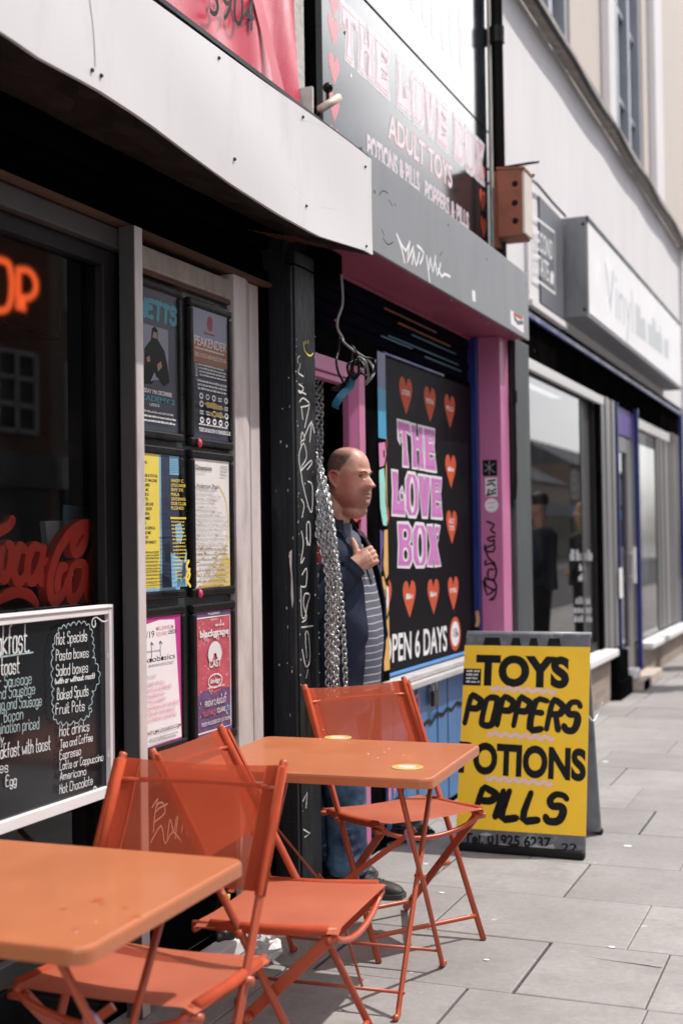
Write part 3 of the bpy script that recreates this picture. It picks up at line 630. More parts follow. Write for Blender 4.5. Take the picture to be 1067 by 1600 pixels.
g.grid(rows); g.grid([r[::-1] for r in back]); g.face(rows[-1] + back[-1][::-1]); g.grid([[r[-1] for r in rows], [r[-1] for r in back]]); g.grid([[r[0] for r in back], [r[0] for r in rows]])
part('face_sheet', g, 'white_vinyl', fas, smooth=True)
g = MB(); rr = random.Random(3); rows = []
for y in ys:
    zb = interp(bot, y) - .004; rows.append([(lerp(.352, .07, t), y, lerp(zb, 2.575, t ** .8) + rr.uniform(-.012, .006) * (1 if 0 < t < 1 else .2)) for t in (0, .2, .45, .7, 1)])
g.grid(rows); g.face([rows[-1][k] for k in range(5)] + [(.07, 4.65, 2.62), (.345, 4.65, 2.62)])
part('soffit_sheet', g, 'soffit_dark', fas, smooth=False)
g = MB(); fr = Frm((0, 0, 0), (0, 1, 0), (0, 0, 1), (1, 0, 0))
for y, z in [(2.723,2.572),(2.682,2.572),(3.362,2.838),(3.455,2.561),(3.985,2.851),(4.002,2.549),(4.578,2.838),(4.579,2.531)]: g.ball((face_x(y, z) + .002, y, z), .0055, 0, 8, 6)
part('bolt', g, 'brass_dark', fas, smooth=True, kind='stuff')
g = MB()
def on_face(pts, w):
    P = smooth_pts([Vector(p) for p in pts], 8); g.grid([[(face_x(p.x - w, p.y) + .0012, p.x - w, p.y), (face_x(p.x + w, p.y) + .0012, p.x + w, p.y)] for p in P])
for pts in ([(2.673,2.776),(2.691,2.687),(2.698,2.585)], [(3.861,2.594),(4.065,2.572),(4.301,2.606)], [(3.964,2.837),(4.250,2.880),(4.470,2.859)]): on_face(pts, .0014)
part('seam', g, 'grey_fascia', fas)
g = MB(); g.box(.05, .352, -2.5, 4.645, 2.885, 2.9); g.box(.05, .34, 4.628, 4.642, 2.62, 2.88); part('roof_sheet', g, 'dark_metal', fas)
# printed panel on the underside near the far end
g = MB(); s0 = Frm((.30, 4.06, 2.4768), (0, 1, .085), (-1, 0, .28)); s0.n = Vector((0, 0, -1))
for r in range(7): g.micro(s0, (.02, .02 + r * .030), (.34, .02 + r * .030), .016, .016, 0)
part('warning_label', g, 'orange_rust', fas)
g = MB(); g.box(.02, .17, 4.61, 4.80, 2.445, 2.558); part('end_block', g, 'black_matt', fas, bev=.004)

# red banner above it
ban = thing('banner', 'creased glossy red vinyl banner with phone number over white fascia', 'banner', (.02, 3.5, 2.95))
g = MB(); rows = []
for i in range(60):
    y = 1.6 + 3.12 * i / 59; rows.append([(.022 + .012 * math.sin(y * 9 - z * 4.5) * math.sin(y * 2.2 + 1.3) + .008 * math.sin(y * 17 + z * 5) * (1 if y > 3.9 else .4), y, z) for z in [2.93 + .09 * k for k in range(20)]])
g.grid(rows); part('banner_sheet', g, 'red_banner', ban, smooth=True)
g = MB(); fr = wall(.046)
g.poly(fr, [(3.632,3.143),(3.604,3.182),(4.319,3.156),(4.319,3.168)][:0] or [(3.2, 2.98), (4.42, 3.075), (4.42, 3.16), (3.2, 3.16)], 0, 0)
g.text(fr, 'MON - FRI   SATURDAY 7AM - 3PM', 3.42, 3.09, .05, .96, .002, 1, .01)
g.text3(fr, '3904', [(3.913,3.232),(4.263,3.298),(3.926,3.372)], 0, 2, .0)
part('banner_print', g, ['banner_grey', 'red_banner', 'ink_black'], ban)
g = MB(); g.poly(wall(.0465), [(4.219,3.472),(4.295,3.503),(4.537,3.150),(4.454,3.138)], 0, 0); 
part('banner_panel', g, ['red_banner', 'banner_pale'], ban)

# little security lamp at the wall end
lampo = thing('wall_lamp', 'cream tube lamp with black bracket on the rough wall end', 'lamp', (0, 4.80, 3.2))
g = MB(); g.tube([(.085, 4.79, 3.165), (.135, 4.88, 3.235)], .017, 14); part('tube', g, 'camera_cream', lampo, smooth=True)
g = MB(); g.box(.001, .060, 4.772, 4.79, 3.14, 3.26); part('back_plate', g, 'old_render', lampo, bev=.003)
g = MB(); g.tube([(.07, 4.80, 3.15), (.10, 4.83, 3.19), (.10, 4.84, 3.25)], .008, 8, sub=3); g.ball((.10, 4.845, 3.27), .022); part('bracket', g, 'cable_black', lampo, smooth=True)

# ------------------------------------------------------------------ love box shopfront
lov = thing('painted_shopfront', 'black, pink and blue painted shopfront with open doorway', 'shopfront', (0, 6, 0))
g = MB(); g.box(-.02, .108, 4.364, 4.60, 0, 2.56); g.box(.108, .135, 4.364, 4.386, 0, 2.44); g.box(.108, .14, 4.389, 4.578, 0, 2.445); g.box(.108, .143, 4.389, 4.578, 2.452, 2.50)
part('pilaster', g, 'pilaster_black', lov, bev=.003)
g = MB(); fr = wall(.1402)
TAGS = [[(4.414,2.075),(4.409,2.091),(4.427,2.103)], [(4.432,2.075),(4.425,2.057),(4.413,2.038),(4.460,2.029)], [(4.417,1.995),(4.459,1.985),(4.434,1.963),(4.410,1.970),(4.482,1.963)], [(4.421,1.928),(4.457,1.946),(4.518,1.927),(4.432,1.909)], [(4.438,1.910),(4.449,1.864)], [(4.511,1.917),(4.466,1.834)], [(4.534,1.864),(4.513,1.783)], [(4.458,1.794),(4.528,1.859),(4.558,1.821)], [(4.428,1.787),(4.441,1.815),(4.464,1.790),(4.428,1.778),(4.433,1.759)], [(4.424,1.661),(4.408,1.723),(4.452,1.774),(4.480,1.720),(4.424,1.666),(4.480,1.549),(4.522,1.513),(4.532,1.612),(4.489,1.630)], [(4.424,1.666),(4.516,1.710),(4.528,1.700),(4.484,1.674)], [(4.426,1.559),(4.449,1.536),(4.430,1.492)], [(4.474,1.385),(4.471,1.463),(4.502,1.468),(4.499,1.385),(4.463,1.414)], [(4.422,1.438),(4.438,1.390),(4.412,1.318),(4.443,1.337)], [(4.422,1.274),(4.465,1.297),(4.457,1.232),(4.409,1.231)], [(4.409,1.226),(4.411,1.125),(4.441,1.112),(4.467,1.159),(4.492,1.194),(4.444,1.201),(4.431,1.160),(4.459,1.110),(4.416,1.096)], [(4.454,0.958),(4.445,1.051),(4.475,1.044),(4.484,0.951),(4.446,0.925),(4.413,0.993)], [(4.410,1.077),(4.519,1.075)], [(4.464,0.913),(4.445,0.882)]]
for p in TAGS: g.stroke(fr, p, .0062, .0, 0)
for p in ([(4.400,0.428),(4.442,0.453),(4.428,0.398)], [(4.402,0.322),(4.461,0.295),(4.413,0.291)]): g.stroke(fr, p, .006, 0, 0, 1)
for p in ([(4.465,2.162),(4.476,2.129),(4.524,2.116),(4.556,2.130)], [(4.483,2.167),(4.483,2.157)], [(4.508,2.173),(4.508,2.163)]): g.stroke(fr, p, .006, 0, 1)
part('graffiti', g, ['chip_white', 'sticker_yellow'], lov)
g = MB(); f2 = facing(4.3638); rr = random.Random(5)
g.poly(f2, [(.115, 1.36), (.126, 1.37), (.124, 1.30), (.128, 1.24), (.130, 1.18), (.124, 1.15), (.120, 1.20), (.122, 1.27), (.116, 1.32)], .0, 0)
for k in range(70):
    a, b = rr.uniform(.1395, .1405), rr.uniform(.3, 2.2); fr = wall(.1405); y = rr.choice((rr.uniform(4.391, 4.40), rr.uniform(4.57, 4.577), rr.uniform(4.391, 4.577))); q = rr.uniform(.0012, .0035); g.disc(fr, y, b, q, q * rr.uniform(.7, 2), 0, 0, 6)
for k in range(26): g.disc(f2, rr.uniform(.06, .134), rr.uniform(.4, 2.1), rr.uniform(.001, .003), rr.uniform(.002, .008), 0, rr.choice((0, 0, 1)), 6)
part('paint_chips', g, ['chip_white', 'blue_trim'], lov, kind='stuff')

# doorway
g = MB(); g.box(.0, .055, 4.60, 5.20, 2.105, 2.170); g.box(.0, .045, 4.60, 5.20, 2.076, 2.103); part('door_lintel', g, 'pink_paint', lov, bev=.004)
g = MB(); g.hexa([(.0, 5.20, 0), (.030, 5.20, 0), (.058, 5.245, 0), (.0, 5.245, 0), (.0, 5.20, 2.17), (.030, 5.20, 2.17), (.058, 5.245, 2.17), (.0, 5.245, 2.17)]); g.box(.0, .060, 5.247, 5.322, 0, 2.168); part('door_post', g, 'pink_paint', lov, bev=.003)
g = MB(); g.box(-.02, .055, 5.325, 5.485, 0, 2.30); g.box(-.02, .05, 4.60, 5.60, 2.172, 2.30); part('door_jamb', g, 'black_paint', lov, bev=.004)
g = MB(); g.box(-1.92, -1.87, 4.3, 7.2, 0, 2.6); g.box(-1.85, -.02, 4.30, 4.35, 0, 2.6); g.box(-1.85, -.05, 5.8, 5.85, 0, 2.6); g.box(-1.85, -.02, 4.36, 5.8, 2.56, 2.6); g.box(-1.85, .04, 4.60, 5.20, -.02, .012); part('hallway', g, 'black_matt', lov)
# painted strip between door and panel
g = MB(); g.box(-.02, .058, 5.488, 5.598, .70, 2.275); part('mural_board', g, 'black_paint', lov, bev=.003)
g = MB(); fr = wall(.0584)
def band(z0, z1, a, b, m): g.rect(fr, a, z0, b, z1, 0, m)
band(1.87, 2.27, 5.49, 5.596, 0); band(2.10, 2.27, 5.49, 5.596, 6)
g.poly(fr, [(5.492, 1.845), (5.575, 1.855), (5.592, 1.80), (5.56, 1.745), (5.50, 1.735)], 0, 2); g.disc(fr, 5.56, 1.80, .012, .02, 0, 5)
g.poly(fr, [(5.492, 1.72), (5.555, 1.735), (5.575, 1.66), (5.57, 1.58), (5.594, 1.50), (5.58, 1.465), (5.535, 1.47), (5.50, 1.55)], 0, 1)
g.poly(fr, [(5.578, 1.73), (5.594, 1.77), (5.594, 1.52), (5.584, 1.58)], 0, 3)
g.poly(fr, [(5.492, 1.45), (5.53, 1.44), (5.535, 1.38), (5.51, 1.33), (5.51, 1.26), (5.492, 1.25)], 0, 4)
g.poly(fr, [(5.545, 1.445), (5.594, 1.45), (5.594, 1.24), (5.56, 1.22), (5.53, 1.28), (5.54, 1.35)], 0, 3)
g.poly(fr, [(5.50, 1.23), (5.53, 1.235), (5.56, 1.19), (5.594, 1.20), (5.594, .80), (5.52, .80), (5.515, 1.0)], 0, 3)
g.poly(fr, [(5.565, 1.18), (5.594, 1.185), (5.594, 1.10), (5.565, 1.08)], 0, 7)
g.stroke(fr, [(5.52, 1.30), (5.545, 1.22), (5.594, 1.19)], .014, .0004, 5); g.stroke(fr, [(5.535, 1.10), (5.56, 1.14), (5.545, 1.17)], .012, .0004, 5); g.stroke(fr, [(5.51, 1.045), (5.56, 1.04), (5.596, 1.07)], .018, .0004, 5)
part('mural_paint', g, ['teal', 'aqua', 'mural_pink', 'mural_orange', 'mural_purple', 'ink_black', 'blue_trim', 'letter_white'], lov)
# roller shutter housing and soffit
g = MB(); g.box(-.05, .0, 4.60, 7.15, 2.30, 2.56)
for k in range(4): g.box(.0, .012 + .006 * (k % 2), 4.60, 7.15, 2.305 + k * .062, 2.355 + k * .062)
part('shutter_box', g, 'shutter_dark', lov, bev=.003)
g = MB()
for y0, y1, z, m in ((5.7, 6.5, 2.50, 0), (5.9, 6.75, 2.46, 0), (6.1, 6.85, 2.43, 1), (5.75, 6.9, 2.375, 1), (6.3, 6.95, 2.345, 1), (5.65, 6.1, 2.36, 1)): g.box(.014, .022, y0, y1, z, z + .008, m)
part('shutter_bands', g, ['orange_rust', 'teal_dark'], lov)
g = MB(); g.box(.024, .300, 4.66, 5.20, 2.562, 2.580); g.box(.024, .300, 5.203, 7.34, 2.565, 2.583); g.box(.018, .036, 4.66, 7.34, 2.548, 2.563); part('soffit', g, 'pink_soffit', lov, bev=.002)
# black window panel
g = MB(); g.box(-.02, .026, 5.60, 7.10, .765, 2.30); part('panel_backing', g, 'black_matt', lov)
g = MB(); g.box(.027, .040, 5.60, 6.985, .758, .774); part('trim_tube', g, 'light_blue', lov, bev=.003, label='light blue strip below the panel'); g = MB(); g.box(.027, .042, 5.60, 6.56, 2.272, 2.286); part('trim_tube', g, 'blue_trim', lov, bev=.003, label='blue strip above the panel')
g = MB(); g.box(.0, .10, 5.49, 7.09, .722, .750); g.box(.0, .125, 5.49, 7.09, .690, .720); part('window_sill', g, 'grey_wood', lov, bev=.005)
g = MB(); yy = 5.49; rr = random.Random(9)
while yy < 7.05: g.box(-.02, .05 + rr.uniform(-.003, .003), yy + .003, min(yy + .165, 7.10) - .003, .03, .688); yy += .168
part('board_cladding', g, 'blue_board', lov, bev=.005)
g = MB(); g.box(-.03, .044, 5.49, 7.1, .0, .688); g.box(.0, .06, 5.49, 5.52, .0, .3); part('cladding_back', g, 'black_paint', lov)
g = MB(); fr = wall(.0535)
g.stroke(fr, [(5.86, .45), (6.02, .455), (6.15, .485), (6.22, .47), (6.3, .50), (6.4, .485), (6.48, .505), (6.56, .49), (6.65, .515), (6.75, .50), (6.84, .54), (6.95, .56)], .022, .0, 0, 3)
g.stroke(fr, [(5.95, .62), (6.0, .63), (6.02, .60), (6.03, .40), (6.02, .2)], .022, 0, 1); g.stroke(fr, [(5.98, .55), (5.96, .48), (5.97, .3)], .02, 0, 1)
for a, b in ((5.55, .30), (5.62, .34), (5.70, .27)): g.poly(fr, [(a, b + .08), (a + .05, b + .08), (a + .045, b - .08), (a + .02, b - .16)], 0, 1)
g.stroke(fr, [(5.54, .12), (5.62, .17), (5.75, .2), (5.85, .28)], .022, 0, 0)
part('graffiti', g, ['ink_black', 'mural_pink'], lov)
# pink boxed post at the far end, with stickers and a tag
g = MB(); g.box(.0, .065, 7.102, 7.148, 0, 2.56); part('trim_board', g, 'blue_trim', lov, bev=.004)
g = MB(); g.box(.0, .192, 7.15, 7.33, 0, 2.565); part('end_post', g, 'pink_paint', lov, bev=.004)
fr = facing(7.1496)
g = MB()
g.rect(fr, *[(0.079,1.761)][0], *[(0.165,1.854)][0], 0, 0)
for p in ([(0.092,1.831),(0.148,1.781)], [(0.091,1.787),(0.149,1.833)], [(0.119,1.849),(0.118,1.771)]): g.stroke(fr, p, .004, .0004, 4, 1)
part('sticker', g, ['ink_black', 'sticker_white', 'sticker_white', 'paper_red', 'print_grey', 'print_pink'], lov, label='square black sticker')
g = MB()
g.rect(fr, *[(0.093,1.643)][0], *[(0.163,1.751)][0], 0, 2)
for p in ([(0.100,1.650),(0.154,1.663)], [(0.108,1.650),(0.112,1.686),(0.131,1.671),(0.154,1.685)], [(0.105,1.709),(0.132,1.719),(0.151,1.704)], [(0.109,1.731),(0.151,1.737)]): g.stroke(fr, p, .011, .0004, 0, 1)
part('sticker', g, ['ink_black', 'sticker_white', 'sticker_white', 'paper_red', 'print_grey', 'print_pink'], lov, label='square white sticker with black marks')
g = MB()
g.disc(fr, *[(0.128,1.592)][0], .040, .040, 0, 1)
g.stroke(fr, [(0.107,1.605),(0.149,1.608)], .006, .0004, 5, 1); g.stroke(fr, [(0.111,1.579),(0.145,1.582)], .006, .0004, 5, 1)
part('sticker', g, ['ink_black', 'sticker_white', 'sticker_white', 'paper_red', 'print_grey', 'print_pink'], lov, label='round white sticker')
g = MB()
for p in ([(0.098,1.499),(0.143,1.479),(0.120,1.450),(0.146,1.431)], [(0.146,1.413),(0.100,1.403),(0.118,1.384),(0.141,1.395),(0.137,1.369)], [(0.091,1.347),(0.141,1.365),(0.133,1.325),(0.083,1.333),(0.088,1.362)], [(0.087,1.347),(0.105,1.288),(0.139,1.259),(0.146,1.222)], [(0.090,1.274),(0.082,1.248),(0.124,1.259),(0.150,1.222),(0.137,1.167),(0.100,1.174),(0.104,1.222),(0.131,1.222)], [(0.092,1.167),(0.137,1.156),(0.148,1.104),(0.087,1.130),(0.084,1.178)], [(0.073,1.156),(0.094,1.075),(0.144,1.112),(0.139,1.068),(0.105,1.045),(0.132,1.053)]): g.stroke(fr, p, .012, .0002, 0, 2)
part('graffiti', g, ['ink_black', 'sticker_white', 'sticker_white', 'paper_red', 'print_grey', 'print_pink'], lov, label='black scrawled tag on pink post')
g = MB(); fr = facing(7.1015)
g.stroke(fr, [(.045, .98), (.05, .93), (.042, .90)], .02, 0, 0); g.stroke(fr, [(.04, .89), (.055, .86), (.045, .80)], .018, 0, 1)
part('paint_marks', g, ['mural_orange', 'ink_black'], lov)

# the grey fascia with silver tags
gf = thing('fascia_board', 'grey painted metal fascia with white scribbled graffiti tags', 'fascia', (.3, 6, 2.56))
g = MB(); g.box(.302, .318, 4.66, 7.345, 2.556, 2.945); part('face_sheet', g, 'grey_fascia', gf, bev=.003)
g = MB(); g.box(.07, .300, 4.66, 7.34, 2.93, 2.942); g.box(.07, .300, 7.325, 7.34, 2.586, 2.928); part('box_return', g, 'dark_metal', gf)
g = MB(); fr = wall(.3182)
for p in ([(5.051,2.684),(5.113,2.632),(5.144,2.584)], [(5.067,2.671),(5.163,2.637),(5.216,2.692),(5.177,2.590),(5.266,2.678),(5.245,2.598)], [(5.265,2.658),(5.297,2.600),(5.344,2.666)], [(5.319,2.692),(5.407,2.678),(5.351,2.619)], [(5.477,2.620),(5.498,2.677),(5.533,2.616),(5.575,2.698)], [(5.573,2.668),(5.599,2.614),(5.650,2.677)], [(5.443,2.671),(5.483,2.563)], [(5.610,2.646),(5.667,2.621),(5.707,2.640),(5.798,2.645)]): g.stroke(fr, p, .014, 0, 0, 2)
part('graffiti', g, ['letter_white', 'paper_navy', 'heart_red'], gf)
g = MB(); g.poly(fr, [(6.164,2.646),(6.221,2.650),(6.229,2.596),(6.172,2.593)], 0, 0); part('sticker', g, ['letter_white', 'paper_navy', 'heart_red'], gf, label='small white sticker')
g = MB()
g.poly(fr, [(6.921,2.669),(7.211,2.668),(7.219,2.581),(6.929,2.592)], 0, 0)
g.stroke(fr, [(7.003,2.639),(7.074,2.621),(7.194,2.640)], .025, .0004, 1, 1); g.stroke(fr, [(6.990,2.659),(7.180,2.660)], .016, .0008, 2, 1)
part('sticker', g, ['letter_white', 'paper_navy', 'heart_red'], gf, label='white sticker with red and blue strokes')
g = MB(); rr = random.Random(2)
for p in ([(4.841,2.797),(4.887,2.827),(4.948,2.832)], [(4.955,2.807),(5.001,2.791)], [(4.865,2.665),(4.894,2.645)], [(4.878,2.631),(4.938,2.617),(5.002,2.641)], [(5.041,2.801),(5.025,2.808)], [(5.643,2.712),(5.673,2.736)]): g.stroke(fr, p, .005, 0, 0)
for p in [(4.789,2.798),(4.779,2.550),(5.812,2.532),(6.452,2.523),(7.245,2.514),(7.302,2.877),(5.781,2.886),(6.448,2.857),(7.479,2.515),(7.361,2.847)]: g.disc(fr, p[0], p[1], .008, .008, 0, 0, 8)
part('screw', g, 'ink_black', gf, kind='stuff')

# wire tangle hanging below the fascia end
wt = thing('cable_tangle', 'tangle of black cable loops with blue tape hanging over doorway', 'cable', (.17, 4.72, 2.45))
def W(pts, y=4.72): return [(a, y + .03 * math.sin(i * 1.9), b) for i, (a, b) in enumerate(pts)]
g = MB(); g.tube(W([(0.197,2.465),(0.190,2.358),(0.186,2.282),(0.185,2.243),(0.187,2.212),(0.204,2.191),(0.252,2.154),(0.298,2.115),(0.324,2.073),(0.329,2.037),(0.291,2.019),(0.297,2.049),(0.301,2.105),(0.266,2.128)]), .0055, 8, sub=5); part('loose_cable', g, 'cable_grey', wt, smooth=True)
g = MB(); g.tube(W([(0.185,2.212),(0.167,2.160),(0.178,2.123),(0.183,2.077),(0.185,2.041),(0.198,2.025)]), .005, 8, sub=4); g.tube(W([(0.232,2.069),(0.228,2.163),(0.247,2.170),(0.266,2.133),(0.254,2.072),(0.232,2.053),(0.230,2.094),(0.255,2.118),(0.281,2.091),(0.275,2.051),(0.242,2.042),(0.229,2.084),(0.260,2.123)]), .0055, 8, sub=5); g.tube(W([(0.282,2.126),(0.320,2.119),(0.341,2.102),(0.338,2.067),(0.300,2.052),(0.270,2.066)]), .0045, 8, sub=4); g.tube(W([(0.148,2.005),(0.187,2.025),(0.232,2.048),(0.254,2.067)]), .008, 8, sub=3); g.tube(W([(0.148,2.005),(0.181,2.008),(0.223,2.033)]), .006, 8, sub=3)
part('coiled_cable', g, 'cable_black', wt, smooth=True)
g = MB(); pts = W([(0.240,2.053),(0.215,2.013),(0.195,1.974),(0.169,1.939),(0.150,1.930)]); g.grid([[(p[0] - .014, p[1], p[2] + .01), (p[0] + .014, p[1] + .004, p[2] - .004)] for p in pts]); g.grid([[(p[0] - .014, p[1] + .003, p[2] + .01), (p[0] + .014, p[1] + .007, p[2] - .004)] for p in pts]); part('tape', g, 'tape_blue', wt, smooth=True)
g = MB(); g.ball(W([(0.169,2.283)])[0], .006); part('connector', g, 'rubber_red', wt)

# padlock on the board cladding
pl = thing('padlock', 'dark padlock with steel shackle hanging on the blue boards', 'padlock', (.08, 6.2, .6))
g = MB(); g.box(.062, .082, 6.175, 6.255, .556, .632); part('lock_body', g, 'brass_dark', pl, bev=.006)
g = MB(); g.tube([(.072, 6.19, .63), (.072, 6.19, .672), (.072, 6.215, .692), (.072, 6.24, .672), (.072, 6.24, .63)], .006, 8, sub=4); part('shackle', g, 'steel', pl, smooth=True)
g = MB(); g.box(.0535, .062, 6.196, 6.234, .645, .684); part('hasp', g, 'steel', pl, bev=.002)


# ------------------------------------------------------------------ love box lettering
LB = {
 'T': [(0, 12), (10, 12), (9.7, 9.3), (6.5, 9.9), (6.3, 5), (7.4, 0), (3.0, 0), (3.9, 5), (3.6, 9.8), (2.6, 9.4), (2.6, 7.3), (1.4, 6.4), (.2, 7.4)],
 'H': [(0, 12), (3.8, 12), (3.2, 7.4), (5, 8.3), (6.8, 7.4), (6.4, 12), (10, 12), (9.3, 6), (10.2, 0), (6.0, 0), (6.9, 5.2), (5, 6.1), (3.2, 5.2), (4.0, 0), (-.2, 0), (.7, 6)],
 'E': [(0, 12), (10, 12), (9.0, 8.6), (4.2, 9.4), (4.0, 7.5), (8.2, 8.0), (9.2, 5.0), (4.0, 5.4), (4.2, 2.8), (9.0, 3.6), (10.2, 0), (-.2, 0), (.7, 6)],
 'L': [(0, 12), (4.4, 12), (3.7, 7), (3.9, 3), (6.4, 3.4), (6.0, 6.0), (8.0, 7.6), (9.4, 5.4), (10, 0), (-.2, 0), (.7, 6)],
 'O': [(2, 12), (8, 12), (10, 10), (10, 2), (8, 0), (2, 0), (0, 2), (0, 10)],
 'V': [(-.2, 12), (4.2, 12), (5, 4.6), (5.8, 12), (10.2, 12), (7.2, 0), (2.8, 0)],
 'B': [(0, 12), (7.6, 12), (9.6, 10.6), (9.2, 7.4), (7.6, 6.3), (9.8, 5.0), (10, 1.6), (8, 0), (-.2, 0), (.7, 6)],
 'X': [(-.2, 12), (4.0, 12), (5, 8.4), (6.2, 12), (10.2, 12), (7.2, 6.2), (10.4, 0), (5.8, 0), (4.9, 3.8), (3.8, 0), (-.4, 0), (2.8, 6)]}
CT = {'O': [(5, 6, 1.5, 3.6)], 'B': [(5, 9, 1.3, 1.1), (5.2, 3.2, 1.4, 1.4)], 'V': [(5, 9.6, .01, .01)], 'L': [(7.4, 5.2, .9, .9)], 'T': [(1.6, 8.2, .6, .7)], 'H': [], 'E': [(5.6, 9.9, .7, .5)], 'X': [(8, 8.6, .7, .9)]}
def lovebox(mb, fr, txt, p, n, mw, mp, mr, mk, out=.95):
    a, b, c = (Vector(q) for q in p); cnt = len(txt) - txt.count(' ') + .45 * txt.count(' ')
    adv = (b - a) / (cnt * 11.2); up = (c - a) / 12; x = 0; sc_ = min(adv.length, up.length)
    T = lambda q: a + adv * (x + q[0]) + up * q[1]
    for lay in (0, 1):
        x = 0
        for ch in txt:
            if ch == ' ': x += 5; continue
            P = [T(q) for q in LB[ch]]; k = len(P)
            if lay == 0:
                mid = T((5, 6)); big = []
                for i in range(k):
                    t1 = (P[i] - P[i - 1]).normalized(); t2 = (P[(i + 1) % k] - P[i]).normalized(); nn = Vector((t1.y + t2.y, -t1.x - t2.x)) * -1
                    nn = nn.normalized() if nn.length > 1e-4 else Vector((0, 0)); big.append(P[i] + nn * out * sc_ * 1.0)
                mb.poly(fr, big[::-1], n, mw); mb.stroke(fr, P, out * sc_ * 1.7, n, mw, 1, True)
            else:
                mb.poly(fr, P[::-1], n + .0006, mp); 
                cx = Vector((0, 0)); cx = T((5, 6)); mb.stroke(fr, [q * .86 + cx * .14 for q in P], .32 * sc_, n + .0009, mr, 1, True)
                for (u, v, ru, rv) in CT[ch]:
                    if ru > .1:
                        for f, m_ in ((1.5, mw), (1.0, mk)):
                            mb.lift += 2e-5; mb.face([fr.p(*(T((u + ru * f * math.cos(6.2832 * k / 14), v + rv * f * math.sin(6.2832 * k / 14)))), n + .0012 + mb.lift) for k in range(14)], m_)
            x += 11.2
HEART = [(0, -1), (.42, -.5), (.82, .0), (.98, .42), (.86, .8), (.5, .98), (.18, .84), (0, .5), (-.18, .84), (-.5, .98), (-.86, .8), (-.98, .42), (-.82, .0), (-.42, -.5)]
def heart(mb, fr, u, v, ru, rv, n, m): mb.poly(fr, [(u + ru * a, v + rv * b) for a, b in smooth_pts(HEART[:7], 2)[:-1] + smooth_pts(HEART[7:], 2)], n, m)

ps = thing('window_sign', 'tall black window panel with pink THE LOVE BOX letters and orange hearts', 'sign', (.03, 6.3, .775))
g = MB(); g.box(.0265, .0305, 5.602, 7.098, .776, 2.270); part('sheet', g, 'black_panel', ps)
fr = wall(.031); g = MB()
lovebox(g, fr, 'THE', [(5.850,1.765),(6.446,1.761),(5.832,1.975)], 0, 0, 1, 2, 3)
lovebox(g, fr, 'LOVE', [(5.739,1.525),(6.533,1.515),(5.739,1.729)], 0, 0, 1, 2, 3)
lovebox(g, fr, 'BOX', [(5.809,1.276),(6.486,1.264),(5.810,1.479)], 0, 0, 1, 2, 3)
part('shop_name', g, ['letter_white', 'letter_pink', 'letter_rose', 'ink_black'], ps)
for k, (y, z) in enumerate([(5.573,2.127),(5.961,2.110),(6.339,2.103),(6.686,2.097),(6.685,1.770),(6.686,1.466),(5.586,1.818),(5.597,1.478)] + [(5.615,1.125),(5.966,1.109),(6.347,1.104),(6.695,1.105)]):
    g = MB(); heart(g, fr, y, z, .098, .093, 0, 0)
    t = ['', 'LOTIONS', 'POTIONS', 'PILLS', '?', 'ADULT', '', '?', '?', '?', '?', 'POPPERS'][k]
    if k == 5: g.text(fr, 'ADULT', y, z + .020, .028, .10, .0003, 1, .01, 'C'); g.text(fr, 'TOYS', y, z - .018, .028, .085, .0003, 1, .01, 'C')
    elif t == '?': g.micro(fr, (y - .05, z), (y + .05, z), .028, .0003, 1, 1.)
    elif t: g.text(fr, t, y, z + .004, .026, .12 if len(t) > 4 else .09, .0003, 1, .01, 'C')
    part('heart', g, ['heart_red', 'letter_white'], ps)
g = MB(); g.text3(fr, 'OPEN 6 DAYS', [(5.568,0.827),(6.563,0.808),(5.574,0.962)], 0, 0, .018); part('opening_text', g, 'letter_white', ps)
g = MB(); (cy, cz), = [(6.718,0.884)]
g.disc(fr, cy, cz, .100, .092, 0, 0, 28); g.disc(fr, cy, cz, .074, .068, .0002, 1, 28); g.text(fr, '18', cy - .005, cz - .018, .05, .07, .0004, 2, .01, 'C'); g.stroke(fr, [(cy + .03, cz - .005), (cy + .055, cz - .005)], .01, .0004, 2, 1); g.stroke(fr, [(cy + .042, cz - .018), (cy + .042, cz + .008)], .01, .0004, 2, 1)
part('age_badge', g, ['heart_red', 'letter_white', 'ink_black'], ps)

us = thing('shop_sign', 'large glossy black shop sign with white LOVE BOX letters above grey fascia', 'sign', (.05, 6.2, 2.95))
g = MB(); g.box(.03, .06, 4.885, 7.50, 2.95, 3.850); part('sign_panel', g, 'black_gloss', us, bev=.002)
g = MB(); g.box(.03, .06, 4.885, 7.50, 3.862, 5.2); part('sign_panel', g, 'black_gloss', us, bev=.002, label='upper glossy panel')
fr = wall(.0605); g = MB()
lovebox(g, fr, 'THE LOVE BOX', [(5.095,3.505),(7.366,3.510),(5.104,3.738)], 0, 0, 1, 4, 0, 1.2)
part('shop_name', g, ['letter_white', 'letter_pale', 'letter_pink', 'ink_black', 'heart_pink'], us)
g = MB()
def bold_word(t, p, m1, m2): g.text3(fr, t, p, 0, m2, .05); g.text3(fr, t, p, .0006, m1, .022)
bold_word('ADULT TOYS', [(5.676,3.310),(6.699,3.323),(5.681,3.434)], 0, 1)
bold_word('POTIONS & PILLS', [(5.393,3.144),(6.133,3.161),(5.393,3.244)], 2, 0); bold_word('POPPERS & PILLS', [(6.214,3.149),(7.010,3.163),(6.219,3.246)], 2, 0)
g.micro(fr, *[(5.467,3.040),(7.134,3.045)], .058, 0, 0, 1.)
part('sign_text', g, ['letter_white', 'heart_pink', 'letter_pale'], us)
g = MB()
